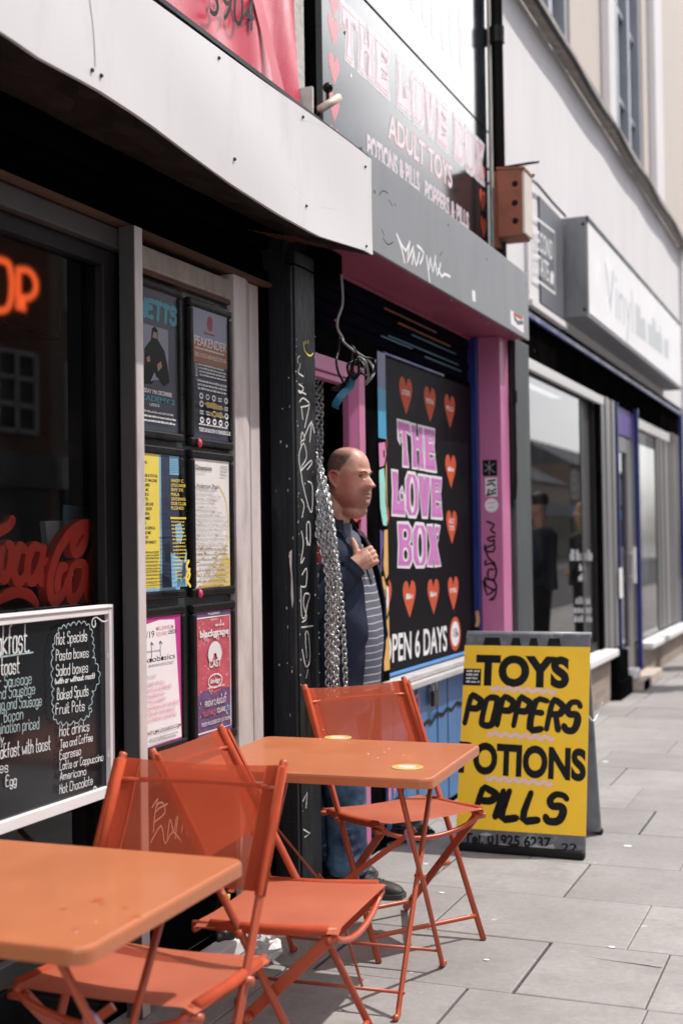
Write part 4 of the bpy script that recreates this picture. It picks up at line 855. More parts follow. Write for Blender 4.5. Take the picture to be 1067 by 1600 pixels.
for a, b, h in ((5.05, 5.28, 4.02), (5.36, 5.6, 4.02), (5.7, 5.95, 4.06), (6.05, 6.3, 4.06), (6.38, 6.62, 4.04), (6.7, 6.95, 4.06)):
    g.poly(fr, [(a, 4.46), (a + .09, 4.46), (a + .08, h), (a - .01, h)], 0, 0); g.poly(fr, [(b - .09, 4.46), (b, 4.46), (b + .01, h), (b - .08, h)], 0, 0)
part('upper_letters', g, ['letter_white'], us)
for k, (y, z) in enumerate([(5.016,3.698),(5.011,3.575),(5.012,3.407),(5.006,3.246),(5.004,3.094)] + [(7.383,3.553),(7.381,3.402),(7.392,3.243)]):
    g = MB(); heart(g, fr, y - (0 if k < 5 else .07), z, .062, .066, 0, 0); part('heart', g, 'heart_pink' if k < 5 else 'heart_red', us)
g = MB(); rr = random.Random(4)
for y, z in [(5.707,3.821),(6.186,3.824),(6.622,3.825),(5.915,3.938),(6.425,3.943),(7.069,3.943),(7.115,3.834),(5.205,3.447)]: g.disc(fr, y, z, .008, .008, .0008, 0, 8)
part('screw', g, 'steel', us, kind='stuff')
# wall behind and the black gap
g = MB(); g.box(-.3, .028, 4.90, 7.50, 2.60, 8.5); part('wall', g, 'black_paint', lov, label='dark wall behind the signs')
g = MB(); g.box(-.28, -.12, 4.836, 4.898, 2.57, 8.5); part('gap_panel', g, 'black_matt', lov)

# ------------------------------------------------------------------ between the shops: pier, downpipe, bird box, rod
pier = thing('wall_pier', 'grey green painted pier with torn stickers between the shops', 'pier', (.1, 7.6, 0))
g = MB(); g.box(.0, .205, 7.42, 7.80, 0, 2.60); part('shaft', g, 'grey_green', pier, bev=.01)
g = MB(); g.box(.0, .07, 7.505, 7.76, 2.60, 8.5); part('upper_strip', g, 'old_render', pier)
fr = facing(7.4195)
P = lambda *q: q
for m, pts in ((0, [(0.124,2.168),(0.176,2.189),(0.184,1.975),(0.134,2.061)]), (2, [(0.132,2.130),(0.155,2.136),(0.154,2.079),(0.131,2.088)]), (0, [(0.122,1.805),(0.141,1.786),(0.149,1.595),(0.127,1.653)]), (1, [(0.133,1.748),(0.152,1.721),(0.155,1.663),(0.136,1.691)]), (0, [(0.163,2.357),(0.186,2.318),(0.181,2.272),(0.162,2.296)])): g = MB(); g.poly(fr, pts, 0, m); part('torn_sticker', g, ['sticker_white', 'sticker_yellow', 'heart_red'], pier)
(px1, _), (px2, _) = [(0.197,2.463),(0.197,1.782)]
pipe = thing('downpipe', 'black cast iron downpipe running up between the two shops', 'pipe', (.1, 7.58, 1.7))
g = MB(); g.tube([(.115, 7.50, 8.0), (.115, 7.50, 3.0)], .036, 14); g.tube([(.115, 7.50, 3.02), (.12, 7.44, 2.85), (px1, 7.37, 2.60), (px1, 7.37, 2.4), (px2, 7.37, 1.72), (px2 - .02, 7.38, 1.62)], .030, 14, sub=3); part('pipe_run', g, 'cable_black', pipe, smooth=True)
g = MB(); g.tube([(.115, 7.50, 4.4), (.115, 7.50, 4.5)], .046, 14); g.tube([(px1, 7.37, 2.2), (px1, 7.37, 2.27)], .040, 14); part('collar', g, 'cable_black', pipe, smooth=False)
bb = thing('nest_box', 'rust brown box with three round holes fixed beside black downpipe', 'box', (.2, 7.55, 3.15))
g = MB(); g.box(.137, .283, 7.36, 7.56, 3.185, 3.59); part('box_body', g, 'brick_box', bb, bev=.006)
g = MB(); g.box(.284, .300, 7.37, 7.56, 3.20, 3.575); part('sunlit_side', g, 'box_sunlit', bb, bev=.003)  # sunlit side of the box, its light put into a pale colour
g = MB(); g.hexa([(.135, 7.355, 3.592), (.305, 7.355, 3.575), (.305, 7.57, 3.575), (.135, 7.57, 3.592), (.135, 7.355, 3.606), (.305, 7.355, 3.589), (.305, 7.57, 3.589), (.135, 7.57, 3.606)]); part('lid', g, 'brick_box', bb)
g = MB(); g.box(.10, .134, 7.42, 7.56, 3.14, 3.60); part('back_board', g, 'brick_box', bb, bev=.004)
g = MB(); fr = facing(7.3595)
for x, z in [(0.246,3.494),(0.243,3.380),(0.244,3.274)]: g.disc(fr, x, z, .019, .019, .0008, 0, 18)
part('hole', g, 'ink_black', bb)
rod = MB(); rod.tube([(.07, 7.7, 3.70), (.31, 7.72, 3.715)], .009, 8); rod.tube([(.012, 7.60, 3.66), (.075, 7.7, 3.70)], .012, 8)
solo('bracket_rod', rod, 'cable_black', 'thin black metal rod sticking out of the white wall', 'rod', smooth=True)

# ------------------------------------------------------------------ grey shop further up
sh = thing('record_shop', 'white rendered building with grey shopfront windows and blue trim', 'shopfront', (0, 11, 0))
g = MB(); g.box(-.3, .05, 7.765, 19.5, 2.98, 5.02); part('rendered_wall', g, 'white_render', sh)
g = MB(); g.box(-.3, .03, 7.9, 16.3, 2.62, 2.978); part('header', g, 'black_matt', sh)
g = MB(); g.box(.05, .075, 7.86, 16.26, 2.875, 2.915); part('blue_cornice', g, 'blue_trim', sh, bev=.004)
g = MB(); g.box(.05, .10, 8.36, 9.46, 2.955, 2.995); part('sign_ledge', g, 'white_render', sh)
g = MB(); g.box(.05, .15, 7.765, 19.5, 5.022, 5.10); part('ledge', g, 'ledge_stone', sh, bev=.01)
g = MB(); g.tube([(.155, 7.8 + .6 * k, 5.012 + (.02 if k % 3 == 0 else -.012) * (1 if k > 3 else .4)) for k in range(20)], .020, 8, sub=3); part('ledge_cable', g, 'cable_black', sh, smooth=True)
g = MB()
for (y0, y1) in ((7.765, 9.40), (10.62, 12.10), (14.55, 19.5)): g.box(-.4, -.08, y0, y1, 5.02, 9.5)
g.box(-.4, -.08, 9.40, 14.55, 8.6, 9.5); part('upper_wall', g, 'beige_render', sh)
for y0, y1 in ((12.02, 12.36), (15.0, 15.6)): g = MB(); g.box(-.078, .0, y0, y1, 5.10, 9.4); part('pilaster_strip', g, 'white_render', sh, bev=.006)
def upper_window(y0, y1, n):
    f = MB(); 
    f.box(-.30, -.10, y0, y0 + .10, 5.05, 8.6); f.box(-.30, -.10, y1 - .10, y1, 5.05, 8.6)
    for k in range(1, n): y = y0 + (y1 - y0) * k / n; f.box(-.30, -.11, y - .07, y + .07, 5.05, 8.6)
    for k in range(n):
        a = y0 + (y1 - y0) * k / n + .06; b = y0 + (y1 - y0) * (k + 1) / n - .06
        for z in (5.06, 5.95, 6.9, 7.8): f.box(-.28, -.15, a, b, z, z + .05)
    o = part('window', f, 'blue_grey_frame', sh)
    q = MB(); q.box(-.23, -.22, y0 + .1, y1 - .1, 5.06, 8.6); part('pane', q, 'window_dark', o)
upper_window(9.42, 10.60, 2); upper_window(12.38, 14.53, 3)
g = MB(); g.box(-.45, -.31, 9.3, 14.6, 5.0, 8.7); part('window_back', g, 'black_matt', sh)
# shopfront level
g = MB(); g.box(-.03, .02, 7.92, 7.99, .40, 2.62); g.box(-.03, .02, 10.80, 10.87, .40, 2.62); g.box(-.03, .018, 7.99, 10.80, .46, .52); part('window_frame', g, 'dark_metal', sh)
g = MB(); g.face([(.005, 7.99, .52), (.005, 10.30, .52), (.005, 10.30, 2.62), (.005, 7.99, 2.62)]); part('window_pane', g, 'street_glass', sh, label='large plate glass window pane')
g = MB(); g.box(-.05, .012, 10.30, 10.36, .46, 2.60); g.box(-.06, -.02, 10.36, 10.80, .46, 2.60); part('window_frame', g, 'far_dark', sh)
g = MB(); g.box(.02, .055, 7.99, 11.10, 2.535, 2.612); part('blind_box', g, 'white_frame', sh, bev=.006)
g = MB()
for k in range(4): g.box(.0, .05 + .012 * (k % 2), 11.0 + k * .145, 11.14 + k * .145, .42, 2.62)
part('shutter_post', g, 'far_grey', sh, bev=.006)
g = MB(); g.box(-.02, .045, 10.85, 10.995, .40, 2.62); part('dark_jamb', g, 'black_matt', sh)
g = MB(); g.box(.03, .070, 11.67, 11.71, .12, 2.62); part('trim_strip', g, 'blue_trim', sh); g = MB(); g.box(.03, .075, 12.78, 12.83, .0, 2.66); part('trim_strip', g, 'blue_trim', sh); g = MB(); g.box(.03, .075, 16.10, 16.18, .30, 2.86); part('trim_strip', g, 'blue_trim', sh)
g = MB(); g.box(.10, .155, 7.90, 7.955, .46, 2.35); part('trim_strip', g, 'light_blue', sh, label='bright blue window edge strip')
g = MB(); g.box(.04, .10, 7.81, 7.90, .3, 2.62); part('inner_post', g, 'grey_post', sh)
g = MB(); g.box(.0, .14, 11.05, 11.60, .0, .40); g.box(.0, .17, 11.03, 11.62, .0, .16); part('post_base', g, 'black_paint', sh, bev=.015)
g = MB(); g.box(.0, .16, 8.0, 11.02, .385, .445); part('window_sill', g, 'white_render', sh, bev=.01); g = MB(); g.box(.0, .17, 12.88, 16.05, .285, .345); part('window_sill', g, 'white_render', sh, bev=.01)
g = MB(); g.box(-.05, .08, 7.82, 11.02, .0, .384); part('stall_riser', g, 'pale_brick', sh); g = MB(); g.box(-.05, .08, 12.88, 16.05, .0, .284); part('stall_riser', g, 'pale_brick', sh)
dr = MB(); dr.box(-.04, .01, 11.76, 11.98, .12, 2.35); dr.box(-.04, .01, 12.48, 12.74, .12, 2.35); dr.box(-.04, .01, 11.98, 12.48, .12, .34); dr.box(-.04, .01, 11.98, 12.48, 2.2, 2.35)
d = part('door', dr, 'far_grey', sh, bev=.006)
q = MB(); q.face([(-.01, 11.98, .34), (-.01, 12.48, .34), (-.01, 12.48, 2.2), (-.01, 11.98, 2.2)]); part('pane', q, 'street_glass', d)
q = MB(); q.box(.035, .06, 12.55, 12.60, .95, 1.30); q.box(.01, .04, 12.56, 12.59, 1.0, 1.02); q.box(.01, .04, 12.56, 12.59, 1.23, 1.25); part('handle', q, 'sticker_white', d)
g = MB(); g.box(-.04, .02, 11.74, 12.77, 2.36, 2.62); part('door_head', g, 'mural_purple', sh)
g = MB(); g.box(.076, .08, 11.55, 11.72, .85, 1.12); part('notice', g, 'sticker_white', sh)
g = MB(); g.box(-.03, .02, 12.90, 12.95, .36, 2.62); g.box(.0, .03, 12.95, 15.98, 2.50, 2.60); part('window_frame', g, 'white_frame', sh)
g = MB(); g.face([(.005, 12.95, .36), (.005, 14.35, .36), (.005, 14.35, 2.50), (.005, 12.95, 2.50)]); part('window_pane', g, 'street_glass', sh, label='smaller plate glass window pane')
g = MB()
for k in range(5): g.box(-.02, .02 + .014 * (k % 2), 14.37 + k * .16, 14.52 + k * .16, .38, 2.50)
for k in range(4): g.box(-.02, .03 + .014 * (k % 2), 15.35 + k * .17, 15.51 + k * .17, .38, 2.62)
g.box(-.02, .015, 15.17, 15.34, .38, 2.5); part('shutter', g, 'far_grey', sh, bev=.008)
g = MB(); g.box(.0, .14, 15.92, 16.08, .0, .285); part('post_base', g, 'black_paint', sh)
g = MB(); g.box(-.5, -.45, 7.8, 16.2, .0, 2.65); g.box(-.45, -.06, 10.9, 11.6, .1, 2.6); part('back_wall', g, 'dark_interior', sh)
g = MB(); fr = wall(.0056)
for k, (a, b) in enumerate([(9.831,1.271),(10.607,1.248),(10.058,1.136),(10.354,1.076),(10.000,1.022),(10.500,0.967)][:1]): pass
g.micro(fr, *[(9.827,1.221),(10.712,1.204)], .09, 0, 0)
for (a, b) in ((905, 895), (900, 912), (899, 930), (896, 945), (897, 960), (899, 975)):
    pass
for pts in ([(10.157,1.133),(10.410,1.126)], [(10.125,1.053),(10.403,1.043)], [(10.011,0.876),(10.569,0.848)], [(9.933,0.810),(10.615,0.771)], [(9.926,0.741),(10.635,0.696)]): g.micro(fr, pts[0], pts[1], .06, 0, 0)
part('window_lettering', g, 'print_grey', sh)

ts = thing('door_threshold', 'pale timber threshold block with dark end at shop door', 'threshold', (.2, 12.2, 0))
g = MB(); g.box(.08, .24, 11.75, 12.95, .0, .10); part('plank', g, 'threshold', ts, bev=.01)
g = MB(); g.box(.241, .252, 11.80, 12.05, .01, .085); part('end_plate', g, 'black_matt', ts)
g = MB(); g.box(.08, .19, 11.72, 11.95, .105, .20); part('white_block', g, 'white_render', ts, bev=.02)

s2 = thing('square_sign', 'dark grey square sign reading SECOND STATE in white frame', 'sign', (.06, 9, 3.0))
g = MB(); g.box(.05, .075, 8.37, 9.45, 2.998, 3.765); part('back_board', g, 'white_render', s2, bev=.004)
g = MB(); g.box(.0755, .09, 8.66, 9.40, 3.02, 3.76); part('sign_board', g, 'sign_grey', s2, bev=.003)
fr = wall(.0905); g = MB()
g.stroke(fr, [(8.486,3.577),(9.112,3.605),(9.096,3.157),(8.454,3.153)], .022, 0, 0, 1, True)
g.text3(fr, 'SECOND', [(8.507,3.364),(9.032,3.385),(8.518,3.510)], 0, 0, .01); g.text3(fr, 'STATE', [(8.494,3.200),(8.896,3.208),(8.505,3.342)], 0, 0, .01)
g.poly(fr, [(8.936,3.206),(9.038,3.207),(9.065,3.285),(9.006,3.311),(8.942,3.271)], 0, 0)
part('sign_text', g, 'letter_white', s2)
g = MB(); g.tube([(.30, 7.6, 3.60), (.16, 8.1, 3.72), (.11, 8.5, 3.80), (.10, 9.0, 3.80), (.10, 9.45, 3.80)], .010, 6, sub=4); part('feed_cable', g, 'cable_black', s2, smooth=True)

lb = thing('lightbox_sign', 'long white box sign with faint grey Vinyl lettering', 'sign', (.15, 12, 3.05))
g = MB(); g.box(.05, .243, 9.50, 14.80, 3.045, 3.800); part('sign_case', g, 'lightbox_side', lb, bev=.008)
g = MB(); g.box(.2435, .250, 9.53, 14.78, 3.075, 3.765); part('sign_face', g, 'lightbox_white', lb, bev=.002)
g = MB(); g.box(.2435, .256, 9.50, 14.80, 3.768, 3.800); part('top_trim', g, 'cable_black', lb)
g = MB(); fr = wall(.2505); g.text3(fr, 'Vinyl', [(10.199,3.212),(11.523,3.216),(10.186,3.614)], 0, 0, .0); g.micro(fr, *[(11.662,3.219),(13.768,3.252)], .30, 0, 0, 1.); part('sign_text', g, 'lightbox_text', lb)
g = MB()
for z in (3.10, 3.74): g.ball((.22, 9.498, z), .012)
part('screw', g, 'ink_black', lb)

nb = thing('far_building', 'pale building beyond the grey shop at the far end', 'building', (0, 20, 0))
g = MB(); g.box(-.4, .10, 16.35, 40, 0, 5.0); g.box(-.4, -.05, 19.6, 60, 5.0, 10); part('wall', g, 'white_render', nb)
g = MB(); g.box(.10, .9, 16.5, 26, 2.75, 2.95); part('canopy', g, 'white_render', nb)
for k in range(4):
    g = MB(); g.box(.101, .13, 17.2 + k * 5, 20.2 + k * 5, .6, 2.5); part('window', g, 'window_dark', nb)

# ------------------------------------------------------------------ the other side of the street (seen in the glass)
def terrace(y0, y1, h, m, lab, k):
    b = thing('terraced_building', lab, 'building', (13.2, (y0 + y1) / 2, 0), 'buildings across the street')
    g = MB(); g.box(13.2, 20, y0, y1, 0, h); part('wall', g, m, b)
    g = MB(); g.hexa([(13.0, y0, h), (20.2, y0, h), (20.2, y1, h), (13.0, y1, h), (16.4, y0, h + 1.8), (16.8, y0, h + 1.8), (16.8, y1, h + 1.8), (16.4, y1, h + 1.8)]); part('roof', g, 'slate', b)
    n = int((y1 - y0) / 2.1)
    for i in range(n):
        y = y0 + (y1 - y0) * (i + .5) / n
        for z in (3.6, 6.3):
            if z + 1.7 > h: continue
            f = MB()
            for a in (-.66, -.05, .58): f.box(13.12, 13.2, y + a, y + a + .10, z, z + 1.6)
            for q in (0, .52, 1.05, 1.55): f.box(13.12, 13.2, y - .62, y + .63, z + q, z + q + .09)
            o = part('window', f, 'white_frame', b); q = MB(); q.box(13.18, 13.19, y - .6, y + .6, z, z + 1.6); part('pane', q, 'window_dark', o)
    g = MB(); g.box(13.1, 13.19, y0 + .3, y1 - .3, .3, 2.5); part('shop_window', g, 'window_dark', b)
    g = MB(); g.box(13.0, 13.19, y0 + .1, y1 - .1, 2.55, 3.2); part('fascia', g, k, b)
for a in ((-8, 2, 7.4, 'red_brick', 'red brick terrace opposite with white sash windows', 'white_frame'), (2, 12.5, 8.2, 'brown_brick', 'brown brick building opposite with white windows and blue fascia', 'blue_trim'), (12.5, 22, 7.8, 'red_brick', 'red brick building opposite with dark grey fascia', 'sign_grey'), (22, 36, 9.2, 'pale_brick', 'tall pale brick building opposite', 'white_frame'), (36, 48, 6.0, 'red_brick', 'red brick building further up the opposite side', 'heart_red'), (48, 56, 4.9, 'brown_brick', 'low brown brick shop up the opposite side', 'white_frame'), (56, 63, 6.1, 'red_brick', 'narrow red brick house up the opposite side', 'print_black'), (63, 72, 4.3, 'pale_brick', 'low pale brick building at the far opposite end', 'sign_grey'), (72, 92, 5.6, 'brown_brick', 'brown brick block at the far opposite end', 'light_blue')): terrace(*a)


# ------------------------------------------------------------------ chalkboard in the window
cb = thing('chalkboard', 'white framed glossy chalkboard menu with handwritten breakfast list', 'menu board', (.03, 2.6, .6))
(ytr, ztr), (ybr, zbr) = [(3.282,1.223),(3.222,0.662)]
(yi, zi), (yj, zj) = [(3.242,1.195),(3.216,0.693)]
YR = (ytr + ybr) / 2; ZT, ZB = ztr, zbr; YI = (yi + yj) / 2; Y0 = 1.45
g = MB(); g.box(.0225, .034, Y0 + .03, YI + .01, ZB + .01, ZT - .01); part('board', g, 'chalk_board', cb)
g = MB(); g.box(.0225, .050, YI, YR, ZB, ZT); g.box(.0225, .049, Y0, YI - .0005, zi, ZT); g.box(.0225, .049, Y0, YI - .0005, ZB, zj); g.box(.0225, .049, Y0, Y0 + .04, zj + .001, zi - .001)
g.box(.0495, .053, Y0, YR - .008, ZT - .010, ZT - .004)
part('frame', g, 'white_wood', cb, bev=.003)
fr = wall(.0345); g = MB(); W_ = .0026
def ch(t, p, w_=W_, m=0, sh=.06): g.hand3(fr, t, p, w_, 0, m, .14, sh)
ch('akfast.', [(2.722,1.118),(2.858,1.118),(2.723,1.191)], .005)
g.stroke(fr, [(2.721,1.113),(2.786,1.113),(2.875,1.113)], .004, 0, 1)
ch('toast', [(2.737,1.066),(2.813,1.065),(2.737,1.109)], .004)
ch('r Sausage', [(2.726,1.033),(2.865,1.031),(2.726,1.064)], W_, 1); ch('nd Sausage', [(2.725,1.005),(2.879,1.002),(2.726,1.036)], W_, 1); ch('gg and Sausage', [(2.722,0.977),(2.908,0.967),(2.723,1.007)], W_, 1)
ch('Bacon', [(2.746,0.944),(2.825,0.942),(2.746,0.974)], W_, 1); ch('bination priced', [(2.719,0.917),(2.895,0.907),(2.719,0.948)], W_, 1); ch('ly.', [(2.724,0.890),(2.750,0.888),(2.724,0.918)], W_, 0)
ch('eakfast with toast', [(2.713,0.854),(2.944,0.843),(2.713,0.890)], .0031); ch('es', [(2.723,0.817),(2.757,0.814),(2.723,0.846)]); ch('Egg', [(2.749,0.779),(2.792,0.775),(2.749,0.805)], .0030)
ch('Hot Specials', [(2.978,1.125),(3.126,1.125),(2.979,1.157)], .0030); ch('Pasta boxes', [(2.975,1.082),(3.133,1.078),(2.975,1.110)], .0030); ch('Salad boxes', [(2.974,1.040),(3.128,1.035),(2.974,1.070)], .0030)
ch('(with or without meat)', [(2.968,1.018),(3.160,1.015),(2.968,1.032)], .0036); ch('Baked Spuds', [(2.976,0.974),(3.127,0.969),(2.976,1.004)], .0030); ch('Fruit Pots', [(2.968,0.934),(3.106,0.929),(2.968,0.963)], .0030)
ch('Hot drinks', [(2.983,0.873),(3.128,0.868),(2.984,0.902)], .0030); ch('Tea and Coffee', [(2.986,0.840),(3.144,0.837),(2.986,0.862)]); ch('Espresso', [(2.982,0.809),(3.083,0.807),(2.983,0.833)]); ch('Latte or Cappuccino', [(2.982,0.781),(3.196,0.772),(2.982,0.803)]); ch('Americano', [(2.981,0.753),(3.106,0.747),(2.982,0.775)]); ch('Hot Chocolate', [(2.978,0.716),(3.138,0.714),(2.978,0.741)])
cloud = [(2.978,1.157),(2.992,1.168),(3.016,1.168),(3.037,1.173),(3.065,1.173),(3.090,1.175),(3.115,1.169),(3.133,1.158),(3.140,1.137),(3.144,1.116),(3.147,1.095),(3.143,1.074),(3.158,1.057),(3.172,1.034),(3.176,1.013),(3.164,0.996),(3.138,0.980),(3.137,0.960),(3.126,0.940)] + [(3.133,0.933),(3.126,0.921),(3.111,0.913),(3.082,0.909),(3.046,0.907),(3.011,0.909),(2.984,0.914),(2.964,0.922),(2.954,0.939),(2.954,0.959),(2.951,0.983),(2.955,1.006),(2.949,1.034),(2.952,1.061),(2.950,1.093),(2.957,1.116),(2.960,1.131)]
def scallop(P, n=2, amp=.010):
    out = []; C = sum((Vector(p) for p in P), Vector((0, 0))) / len(P); k = len(P)
    for i in range(k):
        a, b = Vector(P[i]), Vector(P[(i + 1) % k]); d = b - a; nn = Vector((d.y, -d.x)).normalized()
        if nn.dot((a + b) / 2 - C) < 0: nn = -nn
        for j in range(6): t = j / 6; out.append(a + d * t + nn * amp * math.sin(math.pi * t))
    return out
g.stroke(fr, scallop(cloud), .003, 0, 1, 1, True)
for p in ([(3.160,1.181),(3.163,1.168),(3.154,1.161),(3.145,1.169),(3.147,1.184),(3.168,1.190),(3.197,1.176),(3.220,1.175),(3.242,1.182),(3.245,1.146),(3.242,1.112),(3.246,1.078),(3.242,1.064),(3.230,1.065),(3.225,1.078),(3.236,1.083)], [(3.229,0.794),(3.222,0.783),(3.232,0.778),(3.240,0.788),(3.233,0.800),(3.225,0.797),(3.240,0.797),(3.244,0.767),(3.239,0.738),(3.239,0.704)], [(3.151,0.691),(3.159,0.698),(3.151,0.705),(3.142,0.697),(3.147,0.679),(3.166,0.674),(3.188,0.680),(3.211,0.684),(3.236,0.677)]): g.stroke(fr, p, .0042, 0, 0, 2)
part('chalk_writing', g, ['chalk_white', 'chalk_mint'], cb)

# ------------------------------------------------------------------ things inside the window
rs = thing('script_sign', 'red three-dimensional cursive script letters standing in the cafe window', 'sign', (-.06, 2.9, 1.2))
fr = wall(-.075); g = MB(); T_ = .030
SC = [[(3.361,1.425),(3.329,1.449),(3.279,1.461),(3.225,1.455),(3.165,1.428),(3.121,1.390),(3.089,1.343),(3.072,1.300),(3.073,1.257),(3.091,1.240),(3.119,1.247),(3.145,1.271),(3.156,1.298)], [(3.271,1.443),(3.236,1.446),(3.202,1.423),(3.188,1.394),(3.203,1.375),(3.230,1.385),(3.253,1.410),(3.267,1.441)], [(3.186,1.335),(3.167,1.285),(3.175,1.242),(3.208,1.245),(3.239,1.282),(3.255,1.326),(3.235,1.344),(3.197,1.341)], [(3.157,1.335),(3.131,1.332),(3.113,1.295),(3.116,1.257)], [(3.267,1.234),(3.264,1.264),(3.291,1.315),(3.332,1.370),(3.373,1.423),(3.416,1.458),(3.439,1.444),(3.412,1.418),(3.356,1.397)], [(3.371,1.337),(3.327,1.314),(3.306,1.262),(3.315,1.229),(3.347,1.252),(3.380,1.294),(3.405,1.343)], [(3.404,1.338),(3.376,1.268),(3.384,1.235),(3.412,1.258)], [(2.867,1.393),(2.853,1.343),(2.872,1.309),(2.899,1.342),(2.906,1.393),(2.886,1.405)], [(2.973,1.386),(2.944,1.396),(2.924,1.357),(2.920,1.317),(2.943,1.299),(2.972,1.320)], [(3.048,1.391),(3.010,1.396),(2.983,1.356),(2.982,1.311),(3.009,1.301),(3.038,1.338),(3.060,1.395)], [(3.058,1.391),(3.038,1.322),(3.051,1.295),(3.081,1.321)], [(3.058,1.354),(3.089,1.353)], [(2.843,1.432),(2.874,1.444),(2.900,1.454),(2.919,1.471)], [(2.847,1.250),(2.897,1.266),(2.949,1.271),(2.995,1.259),(3.030,1.234)]]
for k, p in enumerate(SC): g.stroke(fr, p, [.022, .034, .030, .034, .022] if k != 12 else .03, 0, 0, 4, False, T_ - k * .0012)
part('script_letters', g, 'letter_red', rs, smooth=False)
g = MB(); g.box(-.09, -.03, 2.2, 3.33, 1.165, 1.185); part('base_strip', g, 'black_matt', rs)
lf = thing('leaflet_holder', 'blue and white leaflets standing behind the red script letters', 'leaflets', (-.16, 3.2, 1.18))
g = MB(); fr = wall(-.15); P = [(3.298,1.522),(3.508,1.514),(3.481,1.466),(3.388,1.302),(3.284,1.305)]; g.prism(fr, P, -.004, .0); part('blue_leaflet', g, 'leaflet_blue', lf)
g = MB(); g.text3(wall(-.1495), 'MUSIC', [(3.348,1.481),(3.433,1.478),(3.348,1.493)], 0, 0, .01); g.text3(wall(-.1495), 'NG', [(3.440,1.482),(3.477,1.480),(3.440,1.498)], 0, 0, .02); part('leaflet_print', g, 'print_white', lf)
g = MB(); g.prism(wall(-.17), [(3.227,1.472),(3.323,1.475),(3.315,1.363),(3.245,1.365)], -.02, .0); part('white_leaflet', g, 'leaflet_white', lf)
g = MB(); g.box(-.2, -.14, 3.05, 3.40, 1.15, 1.23); part('holder_tray', g, 'black_matt', lf)
ns = thing('neon_sign', 'glowing orange neon letters on hanging dark box inside window', 'sign', (-.6, 3.5, 1.95))
g = MB(); P = [(3.155,2.217),(3.847,2.447),(3.893,2.150),(3.155,2.157)]; (ya, za), (yb, zb), (yc, zc), (yd, zd) = P
g.box(-.74, -.72, ya, yc, zc, zb + .12); g.box(-.72, -.56, ya, yc, zc - .01, zc + .002); g.box(-.72, -.56, ya, yc, zb + .11, zb + .12); g.box(-.72, -.56, yc - .006, yc, zc + .003, zb + .11); part('sign_box', g, 'dark_metal', ns, bev=.006)
g = MB(); fr = wall(-.65)
g.tube([fr.p(a - .02, b + .01, .02) for a, b in [(3.644,2.367),(3.567,2.358),(3.546,2.293),(3.558,2.209),(3.614,2.191),(3.671,2.218),(3.687,2.297),(3.673,2.357)]], .011, 8, sub=4, closed=True)
g.tube([fr.p(a - .02, b + .01, .02) for a, b in [(3.722,2.213),(3.723,2.281),(3.724,2.362)]], .011, 8); g.tube([fr.p(a - .02, b + .01, .02) for a, b in [(3.724,2.353),(3.784,2.360),(3.821,2.335),(3.821,2.293),(3.782,2.264),(3.730,2.259)]], .011, 8, sub=4)
g.tube([fr.p(a - .02, b + .01, .02) for a, b in [(3.752,2.213),(3.752,2.254)]], .010, 8)
part('neon_tube', g, 'neon_orange', ns, smooth=True)
g = MB(); g.face([(-.562, ya, zc + .004), (-.562, yc - .008, zc + .004), (-.562, yc - .008, zb + .108), (-.562, ya, zb + .108)]); part('blur_sheet', g, 'frosted_sheet', ns)  # frosted sheet added in front to blur the neon glow
g = MB(); g.tube([(-.64, yc - 1.0, zb + .12), (-.64, yc - 1.0, 3.3)], .004, 6); g.tube([(-.64, yc - .05, zb + .12), (-.64, yc - .05, 3.3)], .004, 6); part('hanging_wire', g, 'cable_black', ns)

# ------------------------------------------------------------------ framed gig posters
def poster(label, y0, y1, z0, z1, fill, draw, fw=.030):
    p = thing('framed_poster', label, 'poster', (.035, (y0 + y1) / 2, z0 - fw), 'framed gig posters beside the cafe window')
    g = MB(); a, b, c, d = y0 - fw, y1 + fw, z0 - fw, z1 + fw
    g.box(.035, .0585, a, b, z1 + .001, d); g.box(.035, .0585, a, b, c, z0 - .001); g.box(.035, .058, a, y0 - .0005, z0, z1); g.box(.035, .058, y1 + .0005, b, z0, z1); part('frame', g, 'frame_black', p, bev=.008, bseg=3)
    g = MB(); g.box(.036, .0515, y0 - .004, y1 + .004, z0 - .004, z1 + .004); part('sheet', g, fill, p)
    g = MB(); fr = Frm((.0519, y0, z0), (0, 1, 0), (0, 0, 1)); W, H = y1 - y0, z1 - z0
    mats = draw(g, fr, W, H); part('print', g, mats, p); return p
def rows_of(g, fr, W, H, x0, x1, v0, v1, n, m, h=.6, fill=.9):
    for k in range(n): z = lerp(v0, v1, k / max(1, n - 1)); g.micro(fr, (x0 * W, z * H), (x1 * W, z * H), abs(v1 - v0) / max(1, n - 1) * H * h, 0, m, fill)
(_, a1), (_, b1) = [(3.641,2.198),(3.639,1.758)]; (yl, _), = [(3.647,2.001)]
LY0, LY1 = py1 + .010, yl
(ra, _), (rb, _) = [(3.759,1.929),(4.002,1.956)]
RY0, RY1 = ra - .006, rb
(_, za1), (_, zb1), (_, za2), (_, zb2), (_, za3), (_, zb3) = [(3.875,2.188),(3.873,1.753),(3.880,1.681),(3.873,1.250),(3.876,1.167),(3.874,0.753)]
(_, la2), (_, lb2), (_, la3), (_, lb3) = [(3.543,1.680),(3.542,1.252),(3.540,1.170),(3.539,0.771)]
